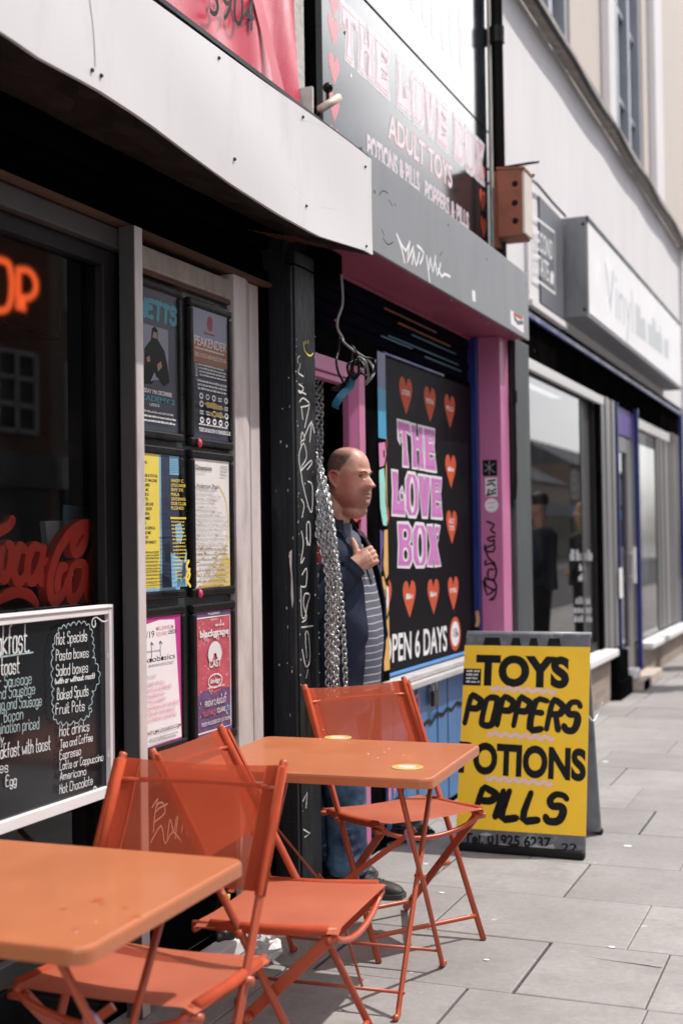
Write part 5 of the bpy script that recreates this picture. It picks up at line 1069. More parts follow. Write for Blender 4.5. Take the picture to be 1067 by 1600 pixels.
def d_ghetts(g, fr, W, H):
    g.hand3(fr, 'GHETTS', [(.04 * W, .80 * H), (.96 * W, .795 * H), (.04 * W, .915 * H)], .018, 0, 0, .3, .12, 1)
    g.rect(fr, .26 * W, .36 * H, .80 * W, .74 * H, 0, 1)
    g.poly(fr, [(q[0] * W, q[1] * H) for q in ((.24, .31), (.30, .46), (.30, .56), (.44, .64), (.46, .72), (.52, .74), (.58, .72), (.58, .65), (.72, .58), (.78, .48), (.82, .36), (.70, .32), (.56, .38), (.44, .32))], .0002, 2)
    g.poly(fr, [(q[0] * W, q[1] * H) for q in ((.47, .655), (.49, .70), (.56, .70), (.57, .655))], .0004, 4); g.poly(fr, [(q[0] * W, q[1] * H) for q in ((.34, .50), (.40, .52), (.42, .48), (.36, .47))], .0004, 4); g.poly(fr, [(q[0] * W, q[1] * H) for q in ((.56, .47), (.64, .50), (.66, .46), (.58, .42))], .0004, 4); g.poly(fr, [(q[0] * W, q[1] * H) for q in ((.42, .34), (.5, .41), (.56, .36))], .0004, 1)
    g.text(fr, 'THURSDAY 19th DECEMBER', .5 * W, .255 * H, .030 * H, .74 * W, 0, 3, .03, 'C'); g.text(fr, 'ACADEMY 2', .52 * W, .20 * H, .038 * H, .82 * W, 0, 0, .03, 'C'); g.text(fr, 'LEEDS', .5 * W, .165 * H, .02 * H, .2 * W, 0, 3, .02, 'C')
    rows_of(g, fr, W, H, .12, .95, .115, .05, 3, 3, .5)
    return ['print_teal', 'paper_greyblue', 'ink_black', 'print_white', 'print_skin']
def d_peak(g, fr, W, H):
    for k in range(6): g.rect(fr, 0, (.60 + k * .0667) * H, W, (.6667 + k * .0667) * H, 0, 0)
    g.rect(fr, 0, .58 * H, W, .76 * H, .0001, 1)
    g.poly(fr, [(q[0] * W, q[1] * H) for q in ((.42, .86), (.40, .90), (.42, .95), (.5, .97), (.56, .95), (.57, .90), (.55, .86), (.5, .845))], .0003, 2); g.rect(fr, .30 * W, .815 * H, .62 * W, .83 * H, .0003, 2)
    g.text(fr, 'PEAKENDER', .5 * W, .715 * H, .075 * H, .92 * W, .0003, 3, .0, 'C'); g.micro(fr, (.05 * W, .685 * H), (.95 * W, .685 * H), .016 * H, .0003, 3); g.text(fr, 'BEER, FOOD AND MUSIC FESTIVAL', .5 * W, .625 * H, .034 * H, .92 * W, .0003, 3, .0, 'C')
    g.text3(fr, 'BANDS', [(.11 * W, .47 * H), (.11 * W, .57 * H), (.04 * W, .47 * H)], .0003, 3)
    rows_of(g, fr, W, H, .14, .95, .56, .48, 4, 3, .62); rows_of(g, fr, W, H, .06, .95, .43, .37, 3, 3, .6)
    rr = random.Random(8)
    for r in range(4):
        for c in range(5):
            u, v = (.14 + c * .18) * W, (.32 - r * .062) * H; k = rr.random()
            if k < .45: g.disc(fr, u, v, .055 * W, .025 * H, .0003, 3, 16); g.disc(fr, u, v, .03 * W, .012 * H, .0005, 5, 12)
            elif k < .75: g.rect(fr, u - .05 * W, v - .018 * H, u + .05 * W, v + .012 * H, .0003, 3); g.micro(fr, (u - .04 * W, v - .008 * H), (u + .05 * W, v - .008 * H), .012 * H, .0005, 5)
            else: g.stroke(fr, [(u - .05 * W, v), (u, v + .02 * H), (u + .05 * W, v), (u, v - .02 * H)], .004, .0003, 3, 2, True)
    g.poly(fr, [(q[0] * W, q[1] * H) for q in ((.2, .27), (.5, .285), (.8, .25), (.7, .235), (.3, .24))], .0001, 4); g.poly(fr, [(q[0] * W, q[1] * H) for q in ((.3, .20), (.6, .215), (.85, .18), (.4, .175))], .0001, 4)
    g.micro(fr, (.05 * W, .095 * H), (.95 * W, .095 * H), .014 * H, .0003, 3); g.text(fr, 'TICKETS ON SALE NOW AT PEAKENDER.CO.UK', .5 * W, .045 * H, .030 * H, .92 * W, .0003, 3, .02, 'C')
    return ['paper_greyblue', 'paper_brown', 'print_crimson', 'print_white', 'paper_gold', 'print_black']
def d_outlook(g, fr, W, H):
    g.rect(fr, 0, .0, .58 * W, H, 0, 0); g.rect(fr, .62 * W, 0, W, H, 0, 1); g.rect(fr, .60 * W, 0, .62 * W, H, 0, 2); g.rect(fr, .80 * W, .86 * H, W, H, .0002, 2); g.rect(fr, 0, -.002, W, .018 * H, .0002, 2)
    g.text(fr, 'OUTLOOK', .34 * W, .925 * H, .022 * H, .36 * W, .0003, 3, .02, 'R')
    for k, t in enumerate(['CHASE & STATUS', 'BUGZY MALONE', 'DIMENSION' if False else 'CALIBRE', 'LENZMAN' if False else 'DJ EZ MC', 'GOLDIE D', 'GHETTS', 'GOLDIE LIVE', 'MY GOOF', 'SHAKA-', 'DYNAMID', 'LA', 'SAU LENG &', 'MAD MC', 'FX', 'SISTER NANCY']): g.text(fr, t, (.54, .53, .38, .36, .36, .34, .45, .42, .38, .38, .3, .48, .40, .34, .50)[k] * W, (.83 - k * .0345) * H, .022 * H, None, .0003, 3, .015, 'R')
    rows_of(g, fr, W, H, .05, .57, .28, .04, 11, 3, .45)
    rows_of(g, fr, W, H, .66, .96, .975, .87, 9, 3, .5)
    for k, t in enumerate(['ANDY C', 'LOYLE CARNER', 'SHY FX', 'MALA', "GENTLEMAN'S-", 'DUB CLUB', 'FLOHIO']): g.text(fr, t, .66 * W, (.80 - k * .034) * H, .024 * H, min(.32, .045 * len(t)) * W, .0003, 4, .02)
    g.rect(fr, .64 * W, .525 * H, .98 * W, .54 * H, .0003, 4)
    g.poly(fr, [(q[0] * W, q[1] * H) for q in ((.74, .48), (.86, .50), (.92, .42), (.86, .34), (.76, .36))], .0001, 2); g.poly(fr, [(q[0] * W, q[1] * H) for q in ((.66, .02), (.64, .28), (.8, .24), (.92, .20), (.98, .30), (.99, .02))], .0001, 2)
    rows_of(g, fr, W, H, .66, .95, .50, .08, 17, 4, .45)
    g.poly(fr, [(q[0] * W, q[1] * H) for q in ((.82, .20), (.90, .20), (.88, .10), (.80, .08))], .0004, 1)
    g.stroke(fr, [(.90 * W, .05 * H), (.97 * W, .11 * H), (.90 * W, .17 * H), (.95 * W, .21 * H)], .012, .0005, 4); g.stroke(fr, [(.98 * W, .02 * H), (.89 * W, .08 * H), (.97 * W, .15 * H)], .010, .0006, 4)
    return ['paper_yellow', 'paper_navy', 'paper_blue', 'print_black', 'print_yellow']
def d_dim(g, fr, W, H):
    g.stroke(fr, [(.70 * W, .80 * H), (.90 * W, .68 * H), (.96 * W, .50 * H), (.90 * W, .38 * H)], .006, 0, 1); g.stroke(fr, [(.96 * W, .40 * H), (.88 * W, .30 * H), (.70 * W, .18 * H), (.6 * W, .1 * H)], .008, 0, 1)
    g.poly(fr, [(0, 0), (W, 0), (W, .22 * H), (.86 * W, .26 * H), (.7 * W, .16 * H), (.4 * W, .05 * H)], 0, 1)
    rr = random.Random(21)
    for k in range(60): u, v = rr.uniform(.02, .95), rr.uniform(.02, .38) ** 1.15; g.stroke(fr, [(u * W, v * H), ((u + rr.uniform(.03, .12)) * W, (v + rr.uniform(-.03, .03)) * H)], rr.uniform(.002, .006), .0001, 1, 1)
    g.text(fr, 'Dimensions', .02 * W, .915 * H, .04 * H, .46 * W, .0004, 0, .015); g.text(fr, 'The Love Dance', .02 * W, .885 * H, .016 * H, .28 * W, .0004, 2)
    rows_of(g, fr, W, H, .74, .96, .955, .88, 4, 2, .5)
    g.text(fr, 'Anderson .Paak', .02 * W, .775 * H, .036 * H, .64 * W, .0004, 0, .01)
    for k, t in enumerate(['& The Free Nationals', 'Bonobo  Objekt live', 'Gary Allen & Jeff Mills']): g.text(fr, t, .02 * W, (.74 - k * .036) * H, .022 * H, (.50, .70, .58)[k] * W, .0004, 2, .005)
    for k, t in enumerate(['Jeff Mills, Nina Kraviz', 'Larry Heard aka Mr Fingers', 'Helena & Paul Cut, Omar S', 'Peggy Gou, Joy Orbison, Scuff', 'DJ Nobu, Sixth, Batu & Pev', 'Nubya, Ben UFO, Perpetual', 'Marcos, Hunee, Mala, Antal', 'DJ Python, Objekt, Zenker']): g.text(fr, t, .02 * W, (.615 - k * .037) * H, .022 * H, (.58, .72, .82, .88, .9, .74, .86, .84)[k] * W, .0004, 2, .004)
    rows_of(g, fr, W, H, .02, .92, .315, .03, 9, 3, .5)
    return ['print_black', 'paper_ochre', 'print_grey', 'print_grey']
def d_basics(g, fr, W, H):
    g.rect(fr, 0, 0, W, H, 0, 3); g.poly(fr, [(0, 0), (W * 1.0, .012 * H), (.87 * W, .965 * H), (.55 * W, .975 * H), (0, .93 * H)], .0001, 4)
    g.text(fr, '27/07/19', .44 * W, .845 * H, .055 * H, .46 * W, .0004, 0, .0, 'R'); g.text(fr, 'MILLENNIUM', .48 * W, .895 * H, .032 * H, .36 * W, .0004, 1, .01); g.text(fr, 'SQUARE', .48 * W, .85 * H, .032 * H, .22 * W, .0004, 1, .01); g.text(fr, 'LEEDS', .73 * W, .855 * H, .032 * H, .18 * W, .0004, 0, .01)
    g.text(fr, 'backtobasics', .97 * W - .1 * W, .655 * H, .045 * H, .84 * W, .0004, 0, -.0, 'R'); g.disc(fr, .36 * W, .672 * H, .03 * W, .014 * H, .0006, 0); g.disc(fr, .60 * W, .672 * H, .03 * W, .014 * H, .0006, 0)
    for u in (.38, .56): g.stroke(fr, [(u * W, .69 * H), (u * W, .80 * H)], .003, .0004, 0, 1); g.stroke(fr, [((u - .02) * W, .79 * H), (u * W, .81 * H), ((u + .04) * W, .785 * H)], .003, .0004, 0, 1)
    g.micro(fr, (.18 * W, .735 * H), (.58 * W, .735 * H), .012 * H, .0004, 2); g.micro(fr, (.32 * W, .625 * H), (.84 * W, .625 * H), .014 * H, .0004, 2)
    g.text(fr, 'SPECIAL GUESTS', .18 * W, .535 * H, .022 * H, .28 * W, .0004, 2)
    for k, (t, c) in enumerate([('LUTHER SMALL', 1), ('DJ CATO & HOMELEZ', 1), ('MIKE ROBINSON', 1), ('NETTO HAPPY', 1), ('CIEL NIGHTINGALE AND TARA BAILEY', 1), ('HOSTED BY MIKE REECE', 1), ('A PIECE SYMPHONY ORCHESTRA', 1)]): g.text(fr, t, .16 * W, (.475 - k * .046) * H, .030 * H, (.48, .62, .46, .5, .78, .68, .72)[k] * W, .0004, c, .0)
    g.text(fr, 'TICKETS MILLSQLEEDS.COM', .16 * W, .10 * H, .026 * H, .8 * W, .0004, 0, .005); rows_of(g, fr, W, H, .3, .9, .055, .03, 2, 2, .6)
    return ['print_black', 'print_pink', 'print_grey', 'paper_magenta', 'paper_white']
def d_grape(g, fr, W, H):
    g.rect(fr, 0, 0, W, .30 * H, 0, 1); g.poly(fr, [(0, .30 * H), (W, .28 * H), (W, .34 * H), (.8 * W, .36 * H), (.5 * W, .33 * H), (.2 * W, .37 * H), (0, .33 * H)], 0, 1); g.rect(fr, 0, .96 * H, W, H, 0, 1)
    g.stroke(fr, [(.015 * W, .955 * H), (.97 * W, .955 * H), (.97 * W, .03 * H), (.5 * W, .03 * H), (.01 * W, .03 * H)], .005, .0004, 0, 1)
    g.text(fr, 'MILLENNIUM', .5 * W, .975 * H, .018 * H, .34 * W, .0006, 0, .02, 'C'); g.text(fr, 'PRESENTS', .5 * W, .925 * H, .014 * H, .2 * W, .0006, 0, 0, 'C')
    rr = random.Random(5)
    for k in range(70): u, v = rr.uniform(.05, .93), rr.uniform(.05, .93); q = rr.uniform(.001, .0035); g.disc(fr, u * W, v * H, q, q * rr.uniform(1, 3), .0003, rr.choice((0, 2)), 6)
    g.micro(fr, (.52 * W, .875 * H), (.82 * W, .875 * H), .02 * H, .0006, 0); g.text(fr, 'blackgrape', .5 * W, .80 * H, .055 * H, .84 * W, .0006, 0, .04, 'C')
    for k in range(8): u = rr.uniform(.14, .9); g.stroke(fr, [(u * W, .81 * H), (u * W, (.81 - rr.uniform(.02, .05)) * H)], .004, .0006, 0, 1)
    arc = lambda r, s: [((.5 + r * math.cos(math.pi * k / 12)) * W, (.635 + s * math.sin(math.pi * k / 12)) * H) for k in range(13)]
    g.stroke(fr, arc(.125, .07), .040, .0006, 0, 1)
    g.text(fr, 'CAST', .5 * W, .545 * H, .062 * H, .34 * W, .0006, 0, .03, 'C')
    g.stroke(fr, [((.5 + .2 * math.cos(6.283 * k / 20)) * W, (.43 + .055 * math.sin(6.283 * k / 20)) * H) for k in range(20)], .005, .0006, 0, 1, True); g.text(fr, 'dodgy', .5 * W, .415 * H, .038 * H, .3 * W, .0006, 0, .03, 'C')
    g.micro(fr, (.28 * W, .375 * H), (.78 * W, .375 * H), .016 * H, .0006, 0)
    g.text(fr, 'FRIDAY 2 AUGUST', .5 * W, .235 * H, .048 * H, .62 * W, .0006, 0, .01, 'C'); g.text(fr, 'MILLENNIUM', .12 * W, .165 * H, .040 * H, .38 * W, .0006, 3, .01); g.text(fr, 'SQUARE', .53 * W, .165 * H, .040 * H, .24 * W, .0006, 0, .01); g.text(fr, 'LEEDS', .79 * W, .165 * H, .040 * H, .15 * W, .0006, 4, .01)
    g.text(fr, 'TICKETS: MILLSQLEEDS.COM  0113 376 0318', .5 * W, .085 * H, .030 * H, .84 * W, .0006, 0, .01, 'C')
    return ['print_white', 'paper_violet', 'print_pink', 'print_red', 'print_cyan']
poster('framed dark gig poster with teal GHETTS lettering and hooded figure photo', LY0, LY1, b1, a1, 'paper_dark', d_ghetts)
poster('framed festival poster reading PEAKENDER over grey, brown and black bands', RY0, RY1, zb1, za1, 'paper_dark', d_peak)
poster('framed yellow and navy line-up poster between pale post and Dimensions poster', LY0, LY1, lb2, la2, 'paper_blue', d_outlook)
poster('framed white and gold poster headed Dimensions and Anderson .Paak', RY0, RY1, zb2, za2, 'paper_cream', d_dim)
poster('framed white poster with pink text and backtobasics heading', LY0, LY1, lb3, la3, 'paper_magenta', d_basics)
poster('framed crimson and violet poster reading blackgrape, CAST and dodgy', RY0, RY1, zb3, za3, 'paper_red', d_grape)
for k, (y, z) in enumerate([(3.766,1.737),(3.758,1.237)]):
    g = MB(); g.ball((.066, y, z - .006), (.008, .011, .014)); g.tube([(.060, y, z), (.064, y, z + .012)], .004, 6)
    solo('pin_tag', g, 'rubber_red', ('small red tag clipped below the PEAKENDER poster', 'small red tag clipped below the Dimensions poster')[k], 'tag', 'red tags on the poster frames', smooth=True)

# ------------------------------------------------------------------ A-frame pavement sign
af = thing('pavement_sign', 'yellow A-frame pavement sign reading TOYS POPPERS POTIONS PILLS', 'sign', (.66, 5.8, 0))
o = Vector((.372, 5.565, .004)); u = Vector((1, .028, 0)).normalized(); v = Vector((-.006, .235, .955)).normalized(); fr = Frm(o, u, v)
WB, HB = .580, .985
def slab(fr, a0, b0, a1, b1, n0, n1, mname, m, bev=.006, parent=af):
    g = MB(); g.prism(fr, [(a0, b0), (a1, b0), (a1, b1), (a0, b1)], n0, n1); return part(mname, g, m, parent, bev=bev)
slab(fr, 0, 0, WB, HB, -.022, .0, 'front_board', 'board_grey')
b2 = Vector((.372, 6.06, .004)); fr2 = Frm(b2 + u * 0, u, Vector((0, -.235, .955)).normalized(), Vector((0, .955, .235))); slab(fr2, 0.0, 0, WB - .018, HB - .01, -.022, .0, 'back_board', 'board_plain')
g = MB(); q = fr.p(0, HB, -.03); g.tube([q, q + u * WB], .014, 10); part('hinge_rod', g, 'board_plain', af, smooth=True)
g = MB(); g.box(.36, .955, 5.55, 5.59, .0, .035); g.box(.38, .94, 6.05, 6.085, .0, .03); part('foot_strip', g, 'cable_black', af, bev=.01)
g = MB(); q = fr.p(WB - .004, .62, -.02); r_ = fr2.p(WB, .60, -.0); g.tube([q, (q + r_) / 2 - Vector((0, 0, .03)), r_, r_ + Vector((.02, .01, .05))], .004, 6, sub=4); part('stay_cord', g, 'sticker_white', af, smooth=True)
PB, PT = .092, .925
slab(fr, -.002, PB, WB + .002, PT, .0005, .003, 'poster_sheet', 'sign_yellow', 0)
sl = Frm(fr.p(-.002, PT, .0032), u, -v); sl.n = fr.n
PW, PH = WB + .004, PT - PB
Q = lambda a, b: (a * PW, b * PH)
pf = Frm(fr.p(-.002, PT, .0034), u, v); N = lambda a, b: (a * PW, -b * PH)
g = MB()
g.text3(pf, 'TOYS', [N(.10, .212), N(.845, .216), N(.10, .055)], 0, 0, .058); g.text3(pf, 'POTIONS', [N(-.004, .695), N(.99, .708), N(-.004, .535)], 0, 0, .048)
def brush(t, p, wd, sh): g.hand3(pf, t, p, [wd * .8, wd, wd * 1.15, wd], 0, 0, .12, sh, 3, random.Random(3))
brush('POPPERS', [N(.03, .435), N(.90, .455), N(.03, .285)], .030, .26)
brush('PILLS', [N(.14, .925), N(.80, .935), N(.14, .785)], .032, .28)
for b, a0, a1 in ((.237, .235, .735), (.487, .225, .735), (.727, .225, .73)):
    pts = []
    for k in range(41): t = k / 40; pts.append(N(lerp(a0, a1, t), b + .012 * t + .009 * math.sin(t * 2 * math.pi * 6.5)))
    g.stroke(pf, pts, .017, 0, 1, 1)
g.rect(pf, *N(.0, .225), *N(.145, .132), .0004, 0)
for b in (.15, .17, .19, .21): g.micro(pf, N(.025, b), N(.135, b), .010, .0008, 2)
part('lettering', g, ['sign_black', 'wave_pink', 'print_white'], af)
g = MB(); bf = Frm(fr.p(0, 0, .0006), u, v)
g.text3(bf, 'Tel. 01925 6237', [(.035, .030), (.43, .034), (.035, .074)], 0, 0, .035); g.text3(bf, '22', [(.475, .022), (.545, .024), (.475, .058)], 0, 0, .02)
g.poly(bf, [(.33, .030), (.36, .044), (.40, .036), (.44, .05), (.45, .028), (.40, .018)], .0006, 1); g.poly(bf, [(.18, .026), (.21, .038), (.26, .03), (.24, .018)], .0006, 1); g.poly(bf, [(.10, .07), (.14, .08), (.17, .072), (.14, .064)], .0006, 1)
for a in ((.085, .17), (.215, .265), (.30, .345), (.385, .45)): g.poly(bf, [(a[0], PT + .002), (a[0] + .008, HB - .022), (a[1] - .008, HB - .022), (a[1], PT + .002)], 0, 0)
part('painted_text', g, ['sign_black', 'print_grey'], af)

# ------------------------------------------------------------------ tables
def make_table(label, loc, rz):
    t = thing('bistro_table', label, 'table', (0, 0, 0), 'orange folding cafe tables')
    g = MB(); a, b, r = .384, .324, .035; prof = []
    def rim(ins): 
        out = []
        for cx, cy, a0 in ((a - r, b - r, 0), (-a + r, b - r, 90), (-a + r, -b + r, 180), (a - r, -b + r, 270)):
            for k in range(6): th = R(a0 + 18 * k); out.append((cx + (r - ins) * math.cos(th), cy + (r - ins) * math.sin(th)))
        return out
    rows = []
    for ins, z in ((.004, .690), (.0, .690), (.0, .712), (.002, .7175), (.007, .7200)): rows.append([(x, y, z) for x, y in rim(ins)])
    g.grid(rows, 0, close_u=True); g.face(rows[-1]); g.face([(x, y, .6995) for x, y, z in rows[0]][::-1]); g.grid([[(x, y, .6995) for x, y, z in rows[0]], rows[0]], 0, close_u=True)
    part('tabletop', g, 'orange_coat', t, local=True)
    for sx in (-1, 1):
        for sy in (-1, 1):
            x = sx * (.262 if sy > 0 else .250); g = MB()
            g.tube([(x, -sy * .235, .69), (x, -sy * .012, .37), (x, sy * .012, .345), (x, sy * .222, .035), (x, sy * .232, .012), (x, sy * .252, .008)], .0085, 10, sub=1); g.ball((x, sy * .256, .011), (.011, .013, .011), 0, 10, 6)
            part('leg', g, 'orange_frame', t, smooth=True, local=True)
    for sy in (-1, 1):
        g = MB(); g.tube([(-.262, sy * .202, .066), (.262, sy * .202, .066)], .0055, 8); part('stretcher', g, 'orange_frame', t, smooth=True, local=True)
    g = MB(); g.bar((.245, .0, .50), (-.06, .0, .27), .005, .018, (0, 1, 0)); part('stay_bar', g, 'orange_frame', t, local=True); g = MB(); g.tube([(-.245, .01, .50), (-.09, .012, .33)], .0045, 8); g.bar((-.09, .012, .33), (-.03, .012, .262), .005, .03, (0, 1, 0)); part('stay_bar', g, 'orange_frame', t, local=True)
    g = MB(); g.tube([(-.02, 0, .27), (.13, -.2, .072)], .0045, 8); part('stay_bar', g, 'orange_frame', t, smooth=True, local=True)
    g = MB(); g.ball((.258, 0, .357), (.02, .012, .012), 0, 10, 6); g.ball((-.258, 0, .357), (.02, .012, .012), 0, 10, 6); g.tube([(-.245, 0, .50), (.245, 0, .50)], .0001, 4); part('pivot', g, 'orange_frame', t, smooth=True, local=True)
    g = MB(); g.tube([(-.255, .10, .675), (.255, .10, .675)], .008, 8); g.tube([(-.255, -.10, .675), (.255, -.10, .675)], .008, 8); part('top_rail', g, 'orange_frame', t, smooth=True, local=True)
    g = MB(); g.tube([(.250, -.098, .515), (.250, -.075, .49), (.250, -.052, .455)], [.013, .014, .012], 8); part('tape_wrap', g, 'lilac_tape', t, local=True)
    t.location = loc; t.rotation_euler = (0, 0, rz); t['label'] = label; return t
t2 = make_table('orange metal folding table with two yellow coasters beside the doorway', (.550, 3.772, 0), R(3.2))
t1 = dup(t2, (.486, 2.150, 0), R(1.6), 'orange metal folding table nearest the chalkboard, rust spots on top', 'orange folding cafe tables')
for k, (x, y) in enumerate([(0.408,4.104),(0.825,3.633)]):
    c = thing('coaster', ('yellow round sticker on far edge of the table', 'yellow and white round sticker near the table corner')[k], 'coaster', (x, y, .7200), 'round yellow coasters on the table')
    g = MB(); g.lathe((x, y, .7203), [(.046, 0), (.048, .0008), (.047, .0018), (.001, .002)], 28); part('disc', g, 'coaster_yellow', c)
    g = MB(); g.disc(flat(.7224), x, y, .028, .02); g.disc(flat(.7224), x + .01, y - .01, .015, .012); part('print', g, 'coaster_white', c)
g = MB(); rr = random.Random(6)
for x, y in [(0.732,2.108),(0.810,2.076),(0.861,2.008),(0.946,2.244),(0.705,2.031),(0.798,1.930),(0.860,2.033),(0.733,2.094),(0.754,2.084)]: g.disc(flat(.7203), x, y, rr.uniform(.004, .011), rr.uniform(.003, .008), 0, 0, 10)
solo('rust_spots', g, 'orange_frame', kind='stuff')
g = MB(); rr = random.Random(16)
for x, y in [(0.665,3.868),(0.659,3.932),(0.483,4.017),(0.363,4.053),(0.683,3.760),(0.629,3.819),(0.744,3.829),(0.286,4.262),(0.807,1.981),(0.806,1.921),(0.938,2.226)]: 
    q = rr.uniform(.0015, .004); g.ball((x, y, .7203), (q, q, q * .5), 0, 6, 4)
solo('crumbs', g, 'litter_white', kind='stuff')

# ------------------------------------------------------------------ chairs
CW, CD, CT_, CS, XT, XF, XR = .436, .352, .871, .446, -.132, .337, -.117
def make_chair(label, loc, rz):
    c = thing('folding_chair', label, 'chair', (0, 0, 0), 'orange folding chairs around the tables'); h = CW / 2
    rail = lambda z: XT + (XF - XT) * (CT_ - z) / CT_
    for s in (-1, 1):
        g = MB(); g.tube([(XT - .003, s * h, CT_ + .004), (XT, s * h, CT_), (rail(.45), s * h, .45), (XF, s * h, .0)], .0105, 12); part('leg', g, 'orange_frame', c, smooth=True, local=True)
        g = MB(); g.bar((CD - .012, s * (h - .024), .437), (XR, s * (h - .024), .002), .007, .030, (0, 1, 0)); part('leg', g, 'orange_frame', c, local=True, bev=.002)
        g = MB(); g.tube([(-.03, s * (h - .012), .440), (CD * .5, s * (h - .012), CS - .008), (CD, s * (h - .012), CS + .004)], .0095, 10); part('seat_rail', g, 'orange_frame', c, smooth=True, local=True)
        g = MB()
        kx = .118; g.tube([(kx, s * (h - .03), .222), (kx, s * (h + .016), .222)], .010, 10); g.tube([(rail(.432), s * (h - .02), .432), (rail(.432), s * (h + .020), .432)], .011, 10); g.tube([(CD - .014, s * (h - .034), .432), (CD - .014, s * (h + .012), .432)], .010, 10); part('bolt', g, 'orange_frame', c, smooth=True, local=True)
    for (x, z, r_) in ((rail(.075), .075, .0085), (rail(.815) - .004, .815, .0065), (-.02, .430, .008), (XR + .05, .047, .0085)):
        g = MB(); hh = h if z != .047 else h - .024
        g.tube([(x - (.036 if z == .815 else 0) * math.cos(math.pi * k / 12 - math.pi / 2), lerp(-hh, hh, k / 12), z) for k in range(13)], r_, 8); part('stretcher', g, 'orange_frame', c, smooth=True, local=True)
    g = MB(); g.tube([(CD - .008, lerp(-h + .012, h - .012, k / 16), .440 - .052 * math.sin(math.pi * k / 16) ** .7) for k in range(17)], .0085, 10); part('front_bow', g, 'orange_frame', c, smooth=True, local=True)
    g = MB(); rows = []
    for i in range(17):
        y = lerp(-h - .010, h + .010, i / 16); e = math.sin(math.pi * i / 16); rows.append([(lerp(-.015, CD + .012 * (1 - e) , j / 10), y, lerp(.452, CS + .016, j / 10) - .020 * e * (math.sin(math.pi * (.15 + .8 * j / 10)) ** .8) - (.006 * e if j == 10 else 0) - (.012 if i in (0, 16) else 0)) for j in range(11)])
    g.grid(rows); part('seat_sling', g, 'seat_fabric', c, smooth=True, local=True)
    zb = .60; g = MB(); rows = []
    for i in range(17):
        y = lerp(-h - .009, h + .009, i / 16); e = math.sin(math.pi * i / 16)
        rows.append([(rail(lerp(zb, CT_ - .006, j / 10)) - .010 * e - (.008 if 0 < i < 16 else -.002) + .004 * e * math.sin(j * .9), y, lerp(zb, CT_ - .006, j / 10) - .008 * e * (j == 10)) for j in range(11)])
    g.grid(rows); part('back_sling', g, 'mesh_fabric', c, smooth=True, local=True)
    for s in (0, 1):
        i0 = 0 if s == 0 else 14; g = MB(); rr_ = rows[i0:i0 + 3]
        off = [[(p[0] - .0022, p[1], p[2]) for p in r] for r in rr_]; wr = [(p[0] + .018, p[1] + (-.003 if s == 0 else .003), p[2]) for p in (rows[0] if s == 0 else rows[-1])]
        g.grid([[(p[0] + .016, p[1] + (.008 if s == 0 else -.008), p[2]) for p in (rows[0] if s == 0 else rows[-1])], wr] + off if s == 0 else off + [wr, [(p[0] + .016, p[1] - .008, p[2]) for p in rows[-1]]]); part('sling_hem', g, 'hem_fabric', c, smooth=True, local=True)
    for q in (-1, 1):
        g = MB(); g.tube([(rail(zb - .004), q * h, zb - .004), (rail(.74), q * h, .74), (rail(CT_ - .008), q * h, CT_ - .008)], [.0130, .0125, .0122], 12); part('sling_hem', g, 'hem_fabric', c, smooth=True, local=True)
        g = MB(); g.tube([(.02, q * (h - .006), .444), (CD * .5, q * (h - .004), CS - .002), (CD - .02, q * (h - .004), CS + .008)], [.0135, .0140, .0135], 12); part('sling_hem', g, 'hem_fabric', c, smooth=True, local=True)
    g = MB()
    for i in (2, 14):
        for k in range(46):
            t = k / 46; j = t * 10; a = rows[i]; q = int(j); f_ = j - q; p = Vector(a[q]) * (1 - f_) + Vector(a[min(10, q + 1)]) * f_; yy = p.y; g.box(p.x - .0045, p.x + .0015, yy - .0006, yy + .0006, p.z, p.z + .003)
    part('stitching', g, 'stitch', c, local=True)
    c.location = loc; c.rotation_euler = (0, 0, rz); return c
chB = make_chair('orange mesh folding chair at far side of the table by the doorway', (.445, 4.373, 0), -.634)
dup(chB, (.531, 3.074, 0), .073, 'orange mesh folding chair between the two tables, facing the street')
dup(chB, (.595, 2.651, 0), -1.537, 'nearest orange mesh folding chair tucked under the table by the chalkboard')

# ------------------------------------------------------------------ litter at the foot of the wall
rr = random.Random(12)
def crumple(c, r, seed, n=9):
    rq = random.Random(seed); m = MB(); rows = []
    for i in range(n + 1):
        th = math.pi * i / n; rows.append([Vector(c) + Vector((math.sin(th) * math.cos(6.2832 * j / 14) * r[0] * rq.uniform(.7, 1.2), math.sin(th) * math.sin(6.2832 * j / 14) * r[1] * rq.uniform(.7, 1.2), max(-r[2], -math.cos(th) * r[2] * rq.uniform(.75, 1.2)))) for j in range(14)])
    return m.grid(rows, 0, close_u=True)
(px_, py_), = [(0.225,3.887)]
solo('crumpled_paper', crumple((px_, py_, .045), (.055, .045, .045), 4), 'litter_white', 'crumpled white tissue lying on the ground below the chairs', 'litter')
(qx, qy), = [(0.022,3.829)]
solo('plastic_bag', crumple((qx + .03, qy + .12, .05), (.05, .10, .05), 9), 'bag_black', 'black plastic bag scrunched against the foot of the wall', 'bag', smooth=True)
g = MB(); (ax, ay), = [(0.052,3.930)]; g.tube([(ax, ay, .055 + .03), (ax + .0, ay + .02, .16)], [.022, .022, .010], 12); g.tube([(ax, ay + .02, .16), (ax, ay + .024, .19)], .009, 10)
bt_ = solo('bottle', g, 'bottle_green', 'pale green bottle standing on the white doorstep', 'bottle', smooth=True)
(bx, by), = [(0.120,5.552)]
solo('bin_bag', crumple((bx - .03, by + .12, .05), (.13, .09, .055), 31, 12), 'bag_black', 'black bin bag slumped by the foot of the blue boards', 'bag', smooth=True)
g = MB()
